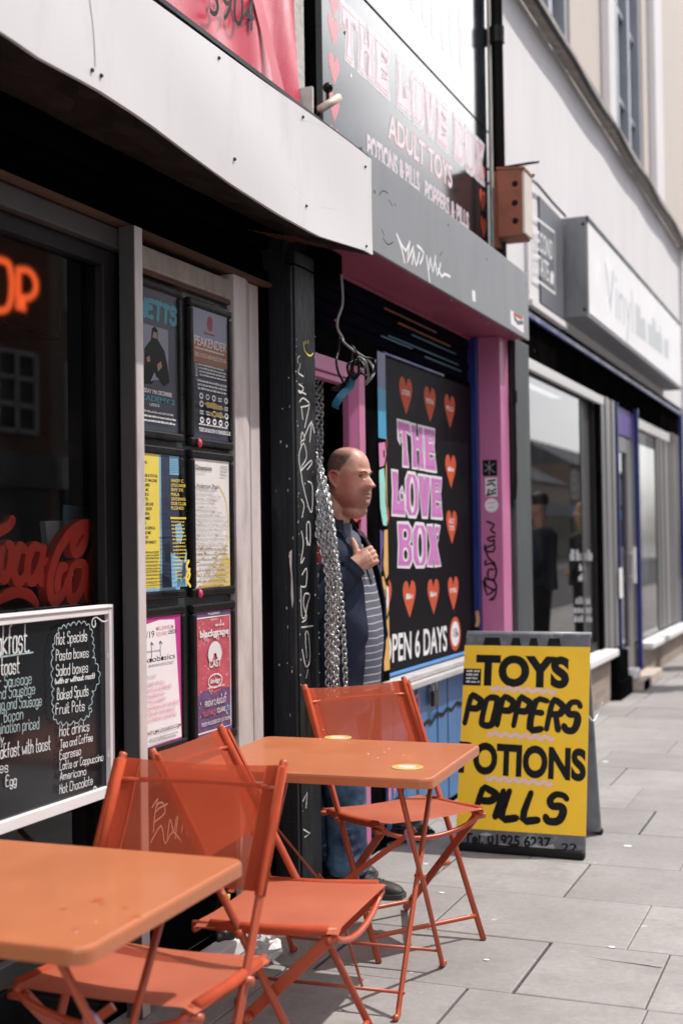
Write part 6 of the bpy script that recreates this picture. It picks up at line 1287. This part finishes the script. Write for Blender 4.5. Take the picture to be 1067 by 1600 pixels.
for p, s_ in zip([(0.585,8.035),(1.124,6.184),(0.720,4.617),(1.277,4.417),(0.527,4.871),(0.479,4.621),(0.913,4.146),(0.089,5.198),(1.086,5.877),(0.325,5.279)], (.022, .02, .012, .012, .012, .012, .01, .008, .02, .012)): g.disc(flat(.0012), p[0], p[1], s_, s_ * .8, 0, 0, 9)
solo('trodden_gum', g, 'litter_white', kind='stuff')


# ------------------------------------------------------------------ people
def evaluated(mesh_ob):
    dg = bpy.context.evaluated_depsgraph_get(); me = bpy.data.meshes.new_from_object(mesh_ob.evaluated_get(dg)); return me
def fuse(mb, voxel, smooth_it=2, fac=.5):
    """join overlapping closed shapes into one continuous skin"""
    me = mb.mesh('tmp', ['skin_plain']); o = bpy.data.objects.new('tmp', me); sc.collection.objects.link(o)
    r = o.modifiers.new('r', 'REMESH'); r.mode = 'VOXEL'; r.voxel_size = voxel
    if smooth_it: s = o.modifiers.new('s', 'SMOOTH'); s.factor = fac; s.iterations = smooth_it
    bpy.context.view_layer.update(); out = evaluated(o); bpy.data.objects.remove(o); bpy.data.meshes.remove(me); out.materials.clear()
    for p in out.polygons: p.use_smooth = True
    return out
def add_mesh(name, me, mats, parent):
    for m in (mats if isinstance(mats, (list, tuple)) else [mats]): me.materials.append(MT[m])
    o = bpy.data.objects.new(name, me); sc.collection.objects.link(o); o.parent = parent; return o
def gs(x, s): return math.exp(-x * x / (2 * s * s))

# head: rings of (height, centre forward, half length, half width), chin 0 .. crown 1
HK = [(-.06, .030, .030, .030), (-.01, .034, .052, .046), (.06, .030, .069, .060), (.14, .022, .082, .069), (.24, .014, .091, .0735), (.36, .006, .095, .0755), (.48, .000, .097, .0760), (.58, -.004, .0985, .0765), (.70, -.008, .098, .0765), (.80, -.010, .091, .072), (.88, -.011, .079, .063), (.945, -.012, .059, .048), (.985, -.012, .034, .028), (1.0, -.012, .006, .006)]
def hk(t):
    for a, b in zip(HK, HK[1:]):
        if t <= b[0]:
            q = max(0, (t - a[0]) / (b[0] - a[0])); return [lerp(a[i], b[i], q) for i in (1, 2, 3)]
    return HK[-1][1:]
def hs(t): 
    w = [(k, gs(k, .02)) for k in (-.04, -.02, 0, .02, .04)]; S_ = sum(q for _, q in w)
    return [sum(hk(min(1, max(-.06, t + k)))[i] * q for k, q in w) / S_ for i in range(3)] if .0 < t < .93 else hk(t)
def head_pt(t, th, HH):
    c, a, b = hs(t); n = 2.25
    ct, st = math.cos(th), math.sin(th); k = (abs(ct) ** n + abs(st) ** n) ** (-1 / n)
    x = c + a * k * ct; y = b * k * st; dx = 0.; th_ = (th + math.pi) % (2 * math.pi) - math.pi; A = abs(th_)
    # nose
    wn = lerp(.10, .17, min(1, max(0, (.56 - t) / .20))); pr = 0
    if .33 < t < .60: pr = lerp(.006, .044, min(1, max(0, (.57 - t) / .19))) * (1 if t > .385 else max(0, (t - .33) / .055) ** .7)
    dx += pr * gs(A, wn) + .011 * gs(A - .19, .065) * gs(t - .385, .025)
    # brow, eye sockets, cheeks, lips, chin, jaw
    dx += .0105 * gs(t - .605, .026) * gs(A - .30, .28) - .0205 * gs(t - .540, .028) * gs(A - .36, .17) + .005 * gs(t - .49, .02) * gs(A - .38, .14)
    dx += .005 * gs(t - .40, .06) * gs(A - .55, .2) - .004 * gs(t - .30, .03) * gs(A - .27, .06)
    dx += .0065 * gs(t - .262, .013) * gs(A, .19) - .0095 * gs(t - .236, .0085) * gs(A, .21) + .0065 * gs(t - .210, .014) * gs(A, .17) - .005 * gs(t - .165, .018) * gs(A, .22) + .008 * gs(t - .09, .035) * gs(A, .22)
    dy = .006 * gs(t - .22, .10) * (1 if abs(st) > .5 else abs(st) * 2) - .003 * gs(t - .60, .05) * gs(A - 1.1, .3)
    dx += .0011 * math.sin(t * 210) * gs(t - .69, .03) * gs(A, .42)
    return Vector(((x + dx * ct) * HH / .235 * .87, (y + math.copysign(dy, st) * abs(st) + dx * st * .6) * HH / .235 * .90, t * HH))

man = thing('person', 'person with shaved head in navy and red jacket leaning out of doorway', 'person', (.100, 4.86, 0))
MX = man.location.copy(); MX_R = 0.0
HH = .247; HEAD_O = Vector((.054, .0, 1.535)); YAW, PITCH = R(-13), R(5)
Hm = Matrix.Translation(HEAD_O) @ Matrix.Rotation(YAW, 4, 'Z') @ Matrix.Rotation(PITCH, 4, 'Y')
body = MB(); rows = []
for i in range(71):
    t = lerp(-.06, 1, i / 70); rows.append([Hm @ head_pt(t, 2 * math.pi * j / 96, HH) for j in range(96)])
body.grid(rows, 0, close_u=True, caps=True)
# double chin, neck, chest
body.tube([(-.035, 0, 1.36), (-.028, 0, 1.45), (-.004, 0, 1.53), (.020, 0, 1.60)], [.098, .080, .070, .046], 24, sub=3)
body.ball(Hm @ Vector((.030, 0, -.012)), (.058, .052, .032), 0, 16, 10)
# ears
for s in (-1, 1):
    e = MB(); c0 = Vector((-.022, s * .088, .130)) 
    E0 = Vector((-.016, s * .0705, .112))
    body.ball(Hm @ (E0 + Vector((-.004, 0, .002))), (.021, .010, .031), 0, 16, 10)
    rim = [(.004, .004, -.030), (-.010, .010, -.016), (-.024, .015, .006), (-.025, .017, .024), (-.012, .015, .035), (.006, .008, .030), (.011, .003, .016)]
    body.tube([Hm @ (E0 + Vector((q0, s * q1, q2))) for q0, q1, q2 in rim], [.0070, .0062, .0056, .0056, .0056, .005, .004], 8, sub=4)
    body.ball(Hm @ (E0 + Vector((.002, s * .003, -.030))), (.009, .007, .011), 0, 10, 8)
# torso core and arms under the clothes
body.tube([(-.02, 0, .86), (-.01, 0, 1.1), (-.02, 0, 1.38)], [.14, .15, .13], 20, sub=3)
SH_R, EL_R, WR_R = Vector((-.03, -.195, 1.400)), Vector((-.045, -.245, 1.115)), Vector((.110, -.170, 1.285))
body.tube([SH_R, EL_R, WR_R], [.050, .040, .030, .026, .024], 14, sub=5)
SH_L, EL_L, WR_L = Vector((-.03, .205, 1.40)), Vector((-.12, .265, 1.12)), Vector((-.10, .25, .88))
body.tube([SH_L, EL_L, WR_L], [.055, .05, .042, .036, .032], 14, sub=5)
# right hand closed on the jacket edge
HC = Vector((.156, -.112, 1.318)); ax = (HC - WR_R).normalized(); upv = Vector((-.25, .05, 1)).normalized(); sd_ = ax.cross(upv).normalized(); upv = sd_.cross(ax)
body.tube([WR_R - ax * .01, WR_R + ax * .02], [.024, .026], 12); body.tube([WR_R + ax * .015, HC - ax * .012, HC + ax * .008, HC + ax * .030], [.025, .030, .034, .036], 14, sub=3, flat_=1.25)
for k in range(4):
    z = .030 - .0195 * k; L_ = (.034, .038, .036, .028)[k]; b0 = HC + ax * .030 + upv * z + sd_ * .014
    body.tube([b0 - ax * .01, b0 + ax * L_ * .62 + sd_ * .002, b0 + ax * (L_ * .95) - sd_ * .020, b0 + ax * (L_ * .55) - sd_ * .044, b0 + ax * .0 - sd_ * .040], [.0115, .0112, .0105, .0098, .0085], 10, sub=4)
body.tube([HC + upv * .020 - ax * .012, HC + upv * .052 + ax * .004 - sd_ * .004, HC + upv * .082 + ax * .012 - sd_ * .010, HC + upv * .100 + ax * .014 - sd_ * .014], [.016, .0135, .0115, .009], 10, sub=4)
# left hand, relaxed
HL = WR_L + Vector((.03, -.01, -.06)); body.tube([WR_L, HL], [.03, .034], 12, sub=2, flat_=.7)
for k in range(4): b0 = HL + Vector((.026 - .018 * k, 0, -.01)); body.tube([b0, b0 + Vector((.006, -.008, -.035)), b0 + Vector((.0, -.022, -.062))], [.010, .0095, .008], 8, sub=3)
body.tube([HL + Vector((.02, -.012, .02)), HL + Vector((.045, -.022, -.012)), HL + Vector((.048, -.026, -.04))], [.012, .011, .008], 8, sub=3)
# legs
for s, fx in ((-1, .06), (1, -.12)): body.tube([(-.02, s * .09, .9), (fx * .5 + .02, s * .10, .5), (fx, s * .105, .07)], [.085, .07, .055, .05, .042], 14, sub=4)
me = fuse(body, .0036, 2, .4)
tone = me.color_attributes.new('tone', 'FLOAT_COLOR', 'POINT'); Hi = Hm.inverted()
for i, vtx in enumerate(me.vertices):
    q = Hi @ vtx.co; t = q.z / HH; th = abs(math.atan2(q.y, q.x + .01)); red = hair = 0.
    if vtx.co.z > 1.45:
        red = .75 * gs(t - .40, .13) * gs(th - .95, .42) + .5 * gs(t - .385, .05) * gs(th, .2) * .6 + .6 * gs(t - .10, .12) * gs(th - .9, .6) + .8 * (1 if (abs(q.y) > .096 and -.07 < q.x < .03 and .25 < t < .75) else 0) + .8 * gs(t - .236, .012) * (1 if th < .30 else 0)
        front = .70 + .16 * max(0, 1 - th / 1.1); edge = (.50 if th > 1.75 else lerp(.86, .53, min(1, max(0, (th - .75) / .75))))
        h = min(1, max(0, (t - edge) / .07)) * (1 if th > .8 else max(0, (th - .55) / .25)); top = min(1, max(0, (t - .84) / .12)) * max(0, min(1, (q.x + .075) / .05))
        hair = h * (1 - .92 * top) * (.95 if t < .9 else .75)
        if th > 2.2 and .30 < t <= .52: hair = max(hair, .8 * (t - .30) / .2)
        hair = max(hair, .52 * gs(t - .10, .14) * gs(th, 1.0) + .42 * gs(t - .29, .03) * gs(th, .35))
    if vtx.co.z > 1.45 and abs(q.y) > .0745 and -.06 < q.x < .012 and .27 < t < .64: hair, red = 0., .85
    tone.data[i].color = (min(1, red), min(1, hair), 0, 1)
add_mesh('body', me, 'skin', man)
# eyes, brows, mouth shade; eye shadow is put into the dark lid colour
for s in (-1, 1):
    p0 = head_pt(.537, s * .375, HH); c0 = Hm @ (p0 - Vector((.0085, 0, 0)))
    g = MB(); g.ball(c0, .0128, 0, 14, 10); e = part('eye', g, 'eye_white', man, smooth=True, local=True)
    g = MB(); g.ball(c0 + (Hm.to_3x3() @ Vector((.0088, s * .001, -.0015))), (.0052, .0056, .0056), 0, 12, 8); part('iris', g, 'eye_dark', e, smooth=True, local=True)
    for up_, rad in ((1, .0040), (-1, .0026)):
        g = MB(); g.tube([Hm @ (head_pt(.537, s * (.375 + a), HH) + Vector((.0008, 0, z * up_))) for a, z in ((-.135, .000), (-.07, .0034), (.0, .0044), (.08, .0032), (.15, -.001))], rad, 8, sub=3); part('eyelid', g, 'shaded_skin', man, smooth=True, local=True)
    g = MB(); g.tube([Hm @ (head_pt(tt, s * a, HH) + Vector((.0006, 0, 0))) for a, tt in ((.16, .598), (.26, .612), (.38, .614), (.50, .600), (.60, .582))], [.0022, .0034, .0036, .0030, .0014], 8, sub=3, flat_=.6); part('eyebrow', g, 'brow_hair', man, smooth=True, local=True)
g = MB(); g.tube([Hm @ (head_pt(tt, a, HH) + Vector((.0004, 0, 0))) for a, tt in ((-.33, .230), (-.16, .2365), (0, .234), (.16, .2365), (.33, .230))], [.0012, .0030, .0036, .0030, .0012], 8, sub=3, flat_=.7); part('mouth', g, 'shaded_skin', man, smooth=True, local=True)

# polo shirt
def torso_rows(prof, n=40, a0=0, a1=2 * math.pi, ex=2.3, rip=0., seed=1):
    rr_ = random.Random(seed); ph = [rr_.uniform(0, 6) for _ in range(4)]; rows = []
    for (z, cx, a, b) in prof:
        r = []
        for j in range(n):
            th = lerp(a0, a1, j / n if abs(a1 - a0 - 2 * math.pi) < 1e-6 else j / (n - 1)); c, s = math.cos(th), math.sin(th); k = (abs(c) ** ex + abs(s) ** ex) ** (-1 / ex)
            w_ = 1 + rip * (math.sin(th * 7 + z * 21 + ph[0]) * .5 + math.sin(th * 11 - z * 14 + ph[1]) * .3 + math.sin(z * 40 + th * 3 + ph[2]) * .35)
            r.append((cx + a * k * c * w_, b * k * s * w_, z))
        rows.append(r)
    return rows
def dense(prof, n):
    out = []; 
    P = smooth_pts([Vector((p[0], p[1], p[2])) for p in prof], n); Q_ = smooth_pts([Vector((p[3], 0, 0)) for p in prof], n)
    return [(p.x, p.y, p.z, q.x) for p, q in zip(P, Q_)]
g = MB(); prof = dense([(.80, .000, .166, .180), (.86, .000, .170, .186), (.96, .002, .180, .192), (1.06, .000, .180, .194), (1.16, -.004, .170, .192), (1.27, -.008, .150, .190), (1.37, -.018, .118, .176), (1.43, -.024, .088, .120), (1.47, -.022, .082, .084)], 4)
g.grid(torso_rows(prof, 48, rip=.014), 0, close_u=True); part('polo_shirt', g, 'polo_knit', man, smooth=True, local=True)
g = MB()
for s in (-1, 1):
    g.grid([[(.062, s * .004, 1.405), (.046, s * .052, 1.452), (-.02, s * .088, 1.492), (-.08, s * .05, 1.50)], [(.078, s * .012, 1.400), (.076, s * .058, 1.428), (.0, s * .106, 1.462), (-.095, s * .06, 1.468)], [(.090, s * .046, 1.370), (.080, s * .078, 1.405), (.006, s * .116, 1.440), (-.10, s * .065, 1.445)]])
part('shirt_collar', g, 'plaid_cloth', man, smooth=True, local=True)
g = MB(); g.grid([[(.100, -.022, 1.40), (.112, 0, 1.39), (.100, .022, 1.40)], [(.135, -.020, 1.31), (.145, 0, 1.305), (.135, .020, 1.31)], [(.158, -.018, 1.24), (.166, 0, 1.235), (.158, .018, 1.24)]]); part('shirt_placket', g, 'plaid_cloth', man, smooth=True, local=True)
# jacket: open shell with a red yoke
prof = dense([(.80, -.012, .178, .205), (.86, -.010, .180, .212), (.96, -.010, .188, .216), (1.06, -.011, .189, .218), (1.16, -.014, .182, .216), (1.27, -.018, .166, .212), (1.36, -.024, .140, .200), (1.425, -.032, .112, .155), (1.465, -.036, .098, .108), (1.485, -.036, .094, .098)], 4)
rows = torso_rows(prof, 53, R(30), R(330), rip=.032, seed=5)
for i, r in enumerate(rows):
    z = r[0][2]
    for j, p in enumerate(r):
        e = min(j, len(r) - 1 - j)
        if e < 5: k = (5 - e) / 5; r[j] = (p[0] + .020 * k * (1 if 1.0 < z < 1.42 else .4), p[1] + (-.01 if j < 10 else .01) * -k * (1 if j > 10 else -1) * .2, p[2])
zy = 1.345; lo = [r for r in rows if r[0][2] <= zy + .02]; hi = [r for r in rows if r[0][2] >= zy - .004]
def shell(rows, name, m):
    g = MB(); inn = [[Vector((p[0] * .965 - .0008, p[1] * .968, p[2])) for p in r] for r in rows]
    g.grid(rows); g.grid([r[::-1] for r in inn]); g.grid([[r[0] for r in inn], [r[0] for r in rows]]); g.grid([[r[-1] for r in rows], [r[-1] for r in inn]]); g.grid([inn[0], rows[0]]); g.grid([rows[-1], inn[-1]])
    return part(name, g, m, man, smooth=True, local=True)
shell(lo, 'jacket_body', 'navy_cloth')
nf = 13; shell([r[:nf + 1] for r in hi], 'jacket_front', 'navy_cloth'); shell([r[-nf - 1:] for r in hi], 'jacket_front', 'navy_cloth'); shell([r[nf:-nf] for r in hi], 'jacket_yoke', 'red_cloth')
g = MB()
for s in (-1, 1):   # lapel turned back, navy collar
    g.grid([[(-.01, s * .108, 1.487), (.05, s * .098, 1.452), (.098, s * .092, 1.398), (.146, s * .094, 1.300), (.166, s * .098, 1.225)], [(.004, s * .130, 1.476), (.074, s * .124, 1.434), (.112, s * .126, 1.370), (.148, s * .116, 1.290), (.166, s * .100, 1.220)]])
    rws = [[(.046, s * .088, 1.484), (.020, s * .100, 1.510), (-.025, s * .100, 1.528), (-.070, s * .080, 1.538), (-.100, s * .040, 1.543), (-.108, 0, 1.544)], [(.052, s * .098, 1.474), (.024, s * .112, 1.496), (-.026, s * .114, 1.510), (-.078, s * .093, 1.517), (-.114, s * .046, 1.520), (-.124, 0, 1.521)], [(.060, s * .112, 1.452), (.026, s * .130, 1.458), (-.026, s * .137, 1.462), (-.086, s * .114, 1.466), (-.130, s * .056, 1.468), (-.142, 0, 1.468)], [(.052, s * .098, 1.440), (.020, s * .112, 1.44), (-.026, s * .118, 1.44), (-.080, s * .100, 1.44), (-.118, s * .05, 1.44), (-.128, 0, 1.44)]]
    rws = [smooth_pts([Vector(q) for q in r], 4) for r in rws]; cols = [smooth_pts([r[k] for r in rws], 4) for k in range(len(rws[0]))]; g.grid(cols)
part('jacket_collar', g, 'black_cloth', man, smooth=True, local=True)
def sleeve(a, e, wv, nm):
    P = smooth_pts([a + (a - e) * .12 + Vector((.01, 0, 0)), a, e, wv], 10); n = len(P)
    rr_ = random.Random(3); 
    def ring(i):
        t = (P[min(n - 1, i + 1)] - P[max(0, i - 1)]).normalized(); u_ = t.cross(Vector((1, 0, .2))).normalized(); v_ = t.cross(u_); q = i / (n - 1); rad = .074 - .024 * q + .004 * math.sin(q * 38) + (.010 if .52 < q < .72 else 0)
        return [P[i] + u_ * math.cos(2 * math.pi * j / 24) * rad * (1 + .06 * math.sin(j * 2.1 + i * .9)) + v_ * math.sin(2 * math.pi * j / 24) * rad for j in range(24)]
    R_ = [ring(i) for i in range(n)]; cut = [0, int(n * .43), int(n * .455), int(n * .53), int(n * .56), int(n * .64), n - 1]; mats = ['red_cloth', 'navy_cloth', 'white_cloth', 'navy_cloth', 'white_cloth', 'navy_cloth']
    root = None
    for k, (c0, c1) in enumerate(zip(cut, cut[1:])):
        g = MB(); g.grid(R_[c0:c1 + 1], 0, close_u=True)
        if k == len(mats) - 1: g.grid([R_[-1], [P[-1] + (p - P[-1]) * .80 for p in R_[-1]]], 0, close_u=True); g.tube([P[-1] - (P[-1] - P[-3]) * .9, P[-1]], [.050, .046], 20, sub=1)
        if root is None: root = part('sleeve', g, mats[k], man, smooth=True, local=True)
        else: part('sleeve_band', g, mats[k], root, smooth=True, local=True)
sleeve(SH_R, EL_R, WR_R + (HC - WR_R) * .62, 'r'); sleeve(SH_L, EL_L, WR_L, 'l')
# jeans
g = MB(); g.grid(torso_rows(dense([(.70, -.02, .150, .190), (.80, -.012, .160, .184), (.87, -.008, .166, .178)], 3), 32), 0, close_u=True, caps=True)
for s, fx in ((-1, .075), (1, -.13)):
    P = [(-.02, s * .090, .86), (.01, s * .098, .66), (fx * .6 + .015, s * .102, .46), (fx * .9, s * .104, .26), (fx, s * .105, .075)]
    g.tube(P, [.118, .102, .088, .084, .080], 22, sub=6)
    for k in range(5): z = .11 + k * .035; g.tube([(fx + .085 * math.cos(a) * (1 - .1 * k), s * .105 + .083 * math.sin(a), z + .014 * math.sin(a * 2 + k)) for a in [2 * math.pi * q / 14 for q in range(14)]], .013, 8, closed=True)
me = fuse(g, .008, 3, .5); add_mesh('jeans', me, 'jeans', man)
# shoes
def shoe(cx, cy, yaw_):
    M_ = Matrix.Translation((cx, cy, 0)) @ Matrix.Rotation(yaw_, 4, 'Z')
    prof = [(-.095, .030, .050, .0), (-.085, .036, .092, .0), (-.04, .038, .102, .0), (.0, .039, .100, .0), (.05, .043, .080, .0), (.10, .047, .064, .0), (.15, .046, .056, 0), (.185, .036, .046, .0), (.203, .018, .032, .0)]
    prof = smooth_pts([Vector((a, b, c)) for a, b, c, _ in prof], 3); g = MB(); rows = []
    for p in prof:
        rows.append([M_ @ Vector((p.x, p.y * math.cos(q) * (1 if abs(math.cos(q)) < .9 else .98), .018 + max(0, math.sin(q)) ** .75 * (p.z - .018))) for q in [math.pi * j / 14 for j in range(15)]])
    g.grid(rows); g.face(rows[0]); g.face(rows[-1][::-1]); o = part('shoe', g, 'shoe_black', man, smooth=True, local=True)
    g = MB(); out = [(p.x, p.y + .004) for p in prof] + [(p.x, -p.y - .004) for p in prof[::-1]]; out = [(a + (.006 if a > .19 else 0), b) for a, b in out]; F_ = Frm((0, 0, 0), (1, 0, 0), (0, 1, 0)); g.prism(F_, out, .0, .020); 
    for q in range(len(g.v)): g.v[q] = M_ @ g.v[q]
    part('sole', g, 'shoe_sole', o, local=True)
    g = MB()
    for k in range(6):
        x = .035 + k * .016; h = interp([(p.x, p.z) for p in prof], x); g.tube([M_ @ Vector((x, -.024, h - .010)), M_ @ Vector((x + .003, 0, h + .004)), M_ @ Vector((x, .024, h - .010))], .003, 6, sub=3)
    part('laces', g, 'lace', o, local=True)
shoe(.105, -.10, R(-4)); shoe(-.10, .11, R(8))

# ------------------------------------------------------------------ passers-by mirrored in the shop window
def walker(label, loc, rz, h, top, hair, trousers, long_hair):
    p = thing('person', label, 'person', loc, 'people standing in the street'); k = h / 1.75; g = MB(); V = lambda x, y, z: Vector((x * k, y * k, z * k))
    rows = [[Vector((q.x * k, q.y * k, q.z * k + 1.52 * k)) for q in [head_pt(lerp(-.06, 1, i / 30), 2 * math.pi * j / 40, .23) for j in range(40)]] for i in range(31)]
    g.grid(rows, 0, close_u=True, caps=True); g.tube([V(-.02, 0, 1.38), V(-.01, 0, 1.58)], [.06 * k, .055 * k], 14)
    g.tube([V(0, 0, .86), V(0, 0, 1.1), V(0, 0, 1.36)], [.13 * k, .12 * k, .15 * k], 16, sub=3)
    for s in (-1, 1):
        g.tube([V(0, s * .17, 1.38), V(-.03, s * .25, 1.12), V(.10, s * .17, .98)], [.05 * k, .045 * k, .035 * k], 12, sub=4); b = V(.13, s * .155, .97)
        for q in range(4): g.tube([b + V(0, 0, .02 - q * .014), b + V(.05, -.01 * s, .015 - q * .016), b + V(.07, -.03 * s, .005 - q * .016)], [.009, .009, .007], 6, sub=2)
        g.tube([b + V(0, 0, .02), b + V(.02, -.02 * s, .05)], [.011, .008], 6)
        g.tube([V(0, s * .09, .88), V(.015, s * .10, .48), V(0, s * .10, .06)], [.09 * k, .06 * k, .045 * k], 14, sub=3); g.ball(V(.06, s * .10, .04), (.12 * k, .045 * k, .04 * k), 0, 12, 8)
    add_mesh('body', fuse(g, .009, 2), 'skin_plain', p)
    g = MB(); g.tube([V(0, 0, .84), V(0, 0, 1.1), V(-.01, 0, 1.36), V(-.01, 0, 1.42)], [.175 * k, .165 * k, .17 * k, .09 * k], 20, sub=4, flat_=1.0)
    for s in (-1, 1): g.tube([V(0, s * .15, 1.38), V(-.03, s * .25, 1.12), V(.09, s * .175, .985)], [.075 * k, .062 * k, .05 * k], 14, sub=4)
    add_mesh('jacket', fuse(g, .012, 3), top, p)
    g = MB()
    for s in (-1, 1): g.tube([V(0, s * .08, .9), V(.015, s * .10, .48), V(0, s * .10, .07)], [.115 * k, .082 * k, .07 * k], 16, sub=3)
    add_mesh('trousers', fuse(g, .012, 2), trousers, p)
    g = MB(); rows = [[Vector((q.x * 1.08 * k - .006, q.y * 1.1 * k, q.z * 1.03 * k + 1.52 * k)) for q in [head_pt(lerp(.50 if not long_hair else .2, 1, i / 14), lerp(1.0, 2 * math.pi - 1.0, j / 24), .23) for j in range(25)]] for i in range(15)]; g.grid(rows); g.grid([[Vector((q.x * 1.08 * k - .006, q.y * 1.1 * k, q.z * 1.03 * k + 1.52 * k)) for q in [head_pt(lerp(.72, 1, i / 8), 2 * math.pi * j / 24, .23) for j in range(24)]] for i in range(9)], 0, close_u=True)
    if long_hair:
        for j in range(9): a = lerp(1.5, 4.8, j / 8); g.tube([V(.095 * math.cos(a), .09 * math.sin(a), 1.62), V(.11 * math.cos(a), .11 * math.sin(a), 1.5), V(.13 * math.cos(a) - .02, .13 * math.sin(a), 1.36)], [.03 * k, .032 * k, .015 * k], 8, sub=3)
    part('hair', g, hair, p, smooth=True, local=True)
walker('person in a blue denim jacket and black trousers with dark hair', (.86, 12.4, 0), R(180), 1.85, 'denim_blue', 'hair_dark', 'black_cloth', False)
walker('person in a black jacket and black trousers with long blond hair', (.80, 14.3, 0), R(150), 1.80, 'black_cloth', 'hair_blond', 'black_cloth', True)

# ------------------------------------------------------------------ chain curtain in the doorway
ccn = thing('chain_curtain', 'curtain of silver metal chains gathered aside in the doorway', 'curtain', (.1, 4.7, 0))
g = MB(); g.tube([(-.02, 4.60, 2.10), (-.02, 5.20, 2.10)], .012, 10); part('curtain_rail', g, 'cable_black', ccn, smooth=True)
def link_mesh(L_, Wd, r):
    m = MB(); pts = []
    for k in range(12):
        a = 2 * math.pi * k / 12; pts.append(Vector((Wd / 2 * math.cos(a), 0, (L_ / 2 - Wd / 2) * (1 if math.sin(a) > .01 else -1 if math.sin(a) < -.01 else 0) + Wd / 2 * math.sin(a))))
    return m.tube(pts, r, 5, closed=True)
LK = link_mesh(.025, .0180, .0033)
def chain(pts, rq):
    P = smooth_pts([Vector(p) for p in pts], 8); d = 0; out = MB(); step = .0180; k = 0; acc = 0
    for a, b in zip(P, P[1:]):
        L_ = (b - a).length
        while acc < L_:
            c = a + (b - a) * (acc / L_); t = (b - a).normalized(); q = t.to_track_quat('Z', 'Y').to_matrix() @ Matrix.Rotation((math.pi / 2 if k % 2 else 0) + .8 + rq.uniform(-.35, .35), 3, 'Z')
            i0 = len(out.v); out.v += [q @ v_ + c for v_ in LK.v]; out.f += [tuple(i0 + z for z in f) for f in LK.f]; out.m += LK.m; acc += step; k += 1
        acc -= L_
    return out
rq = random.Random(17)
cdat = []
def back_shift(pts): return [(x + .022 * min(1, max(0, (4.70 - y) / .08)), y - .040 * min(1, max(0, (4.70 - y) / .08)), z) for x, y, z in pts]
for k in range(12):      # the gathered bundle swept out over his arm
    f = k / 11; j = lambda s: rq.uniform(-s, s)
    cdat.append(back_shift([(-.02, 4.63 + .014 * k, 2.09), (.0 + .004 * (k % 5), 4.625 + .004 * k, 1.92 + j(.02)), (lerp(.040, .125, f), 4.610 + .003 * k, 1.68 + j(.02)), (lerp(.112, .190, f) + j(.004), 4.600 + .003 * (k % 5), 1.46 + j(.01)), (lerp(.166, .202, f), 4.590 + .007 * (k % 4), 1.26 + j(.01)), (lerp(.162, .194, f) + j(.003), 4.590 + .008 * (k % 4), 1.05), (lerp(.162, .194, f) + j(.004), 4.59 + .009 * (k % 4), .84), (lerp(.162, .194, f) + j(.004), 4.59 + .009 * (k % 4), .80 + j(.02))]))
for k in range(2): cdat.append(back_shift([(-.02, 4.80 + .1 * k, 2.09), (.03, 4.65, 1.88 + .03 * k), (.085 - .01 * k, 4.63, 1.66), (.150 - .012 * k, 4.605, 1.48), (.205 - .02 * k, 4.59, 1.33), (.228 - .01 * k, 4.585, 1.15), (.238 - .012 * k, 4.585, .9), (.240 - .012 * k, 4.585, .82)][:8 if k == 0 else 4]))
for k in range(9):     # strands still hanging in the dark behind him
    y = 4.66 + .05 * k; cdat.append([(-.04, y, 2.09), (-.045, y + .004, 1.9), (-.05, y, 1.6), (-.05 + rq.uniform(-.01, .01), y, 1.1), (-.05, y, .4)])
for c in cdat: part('chain', chain(c, rq), 'chain_metal', ccn, smooth=True)
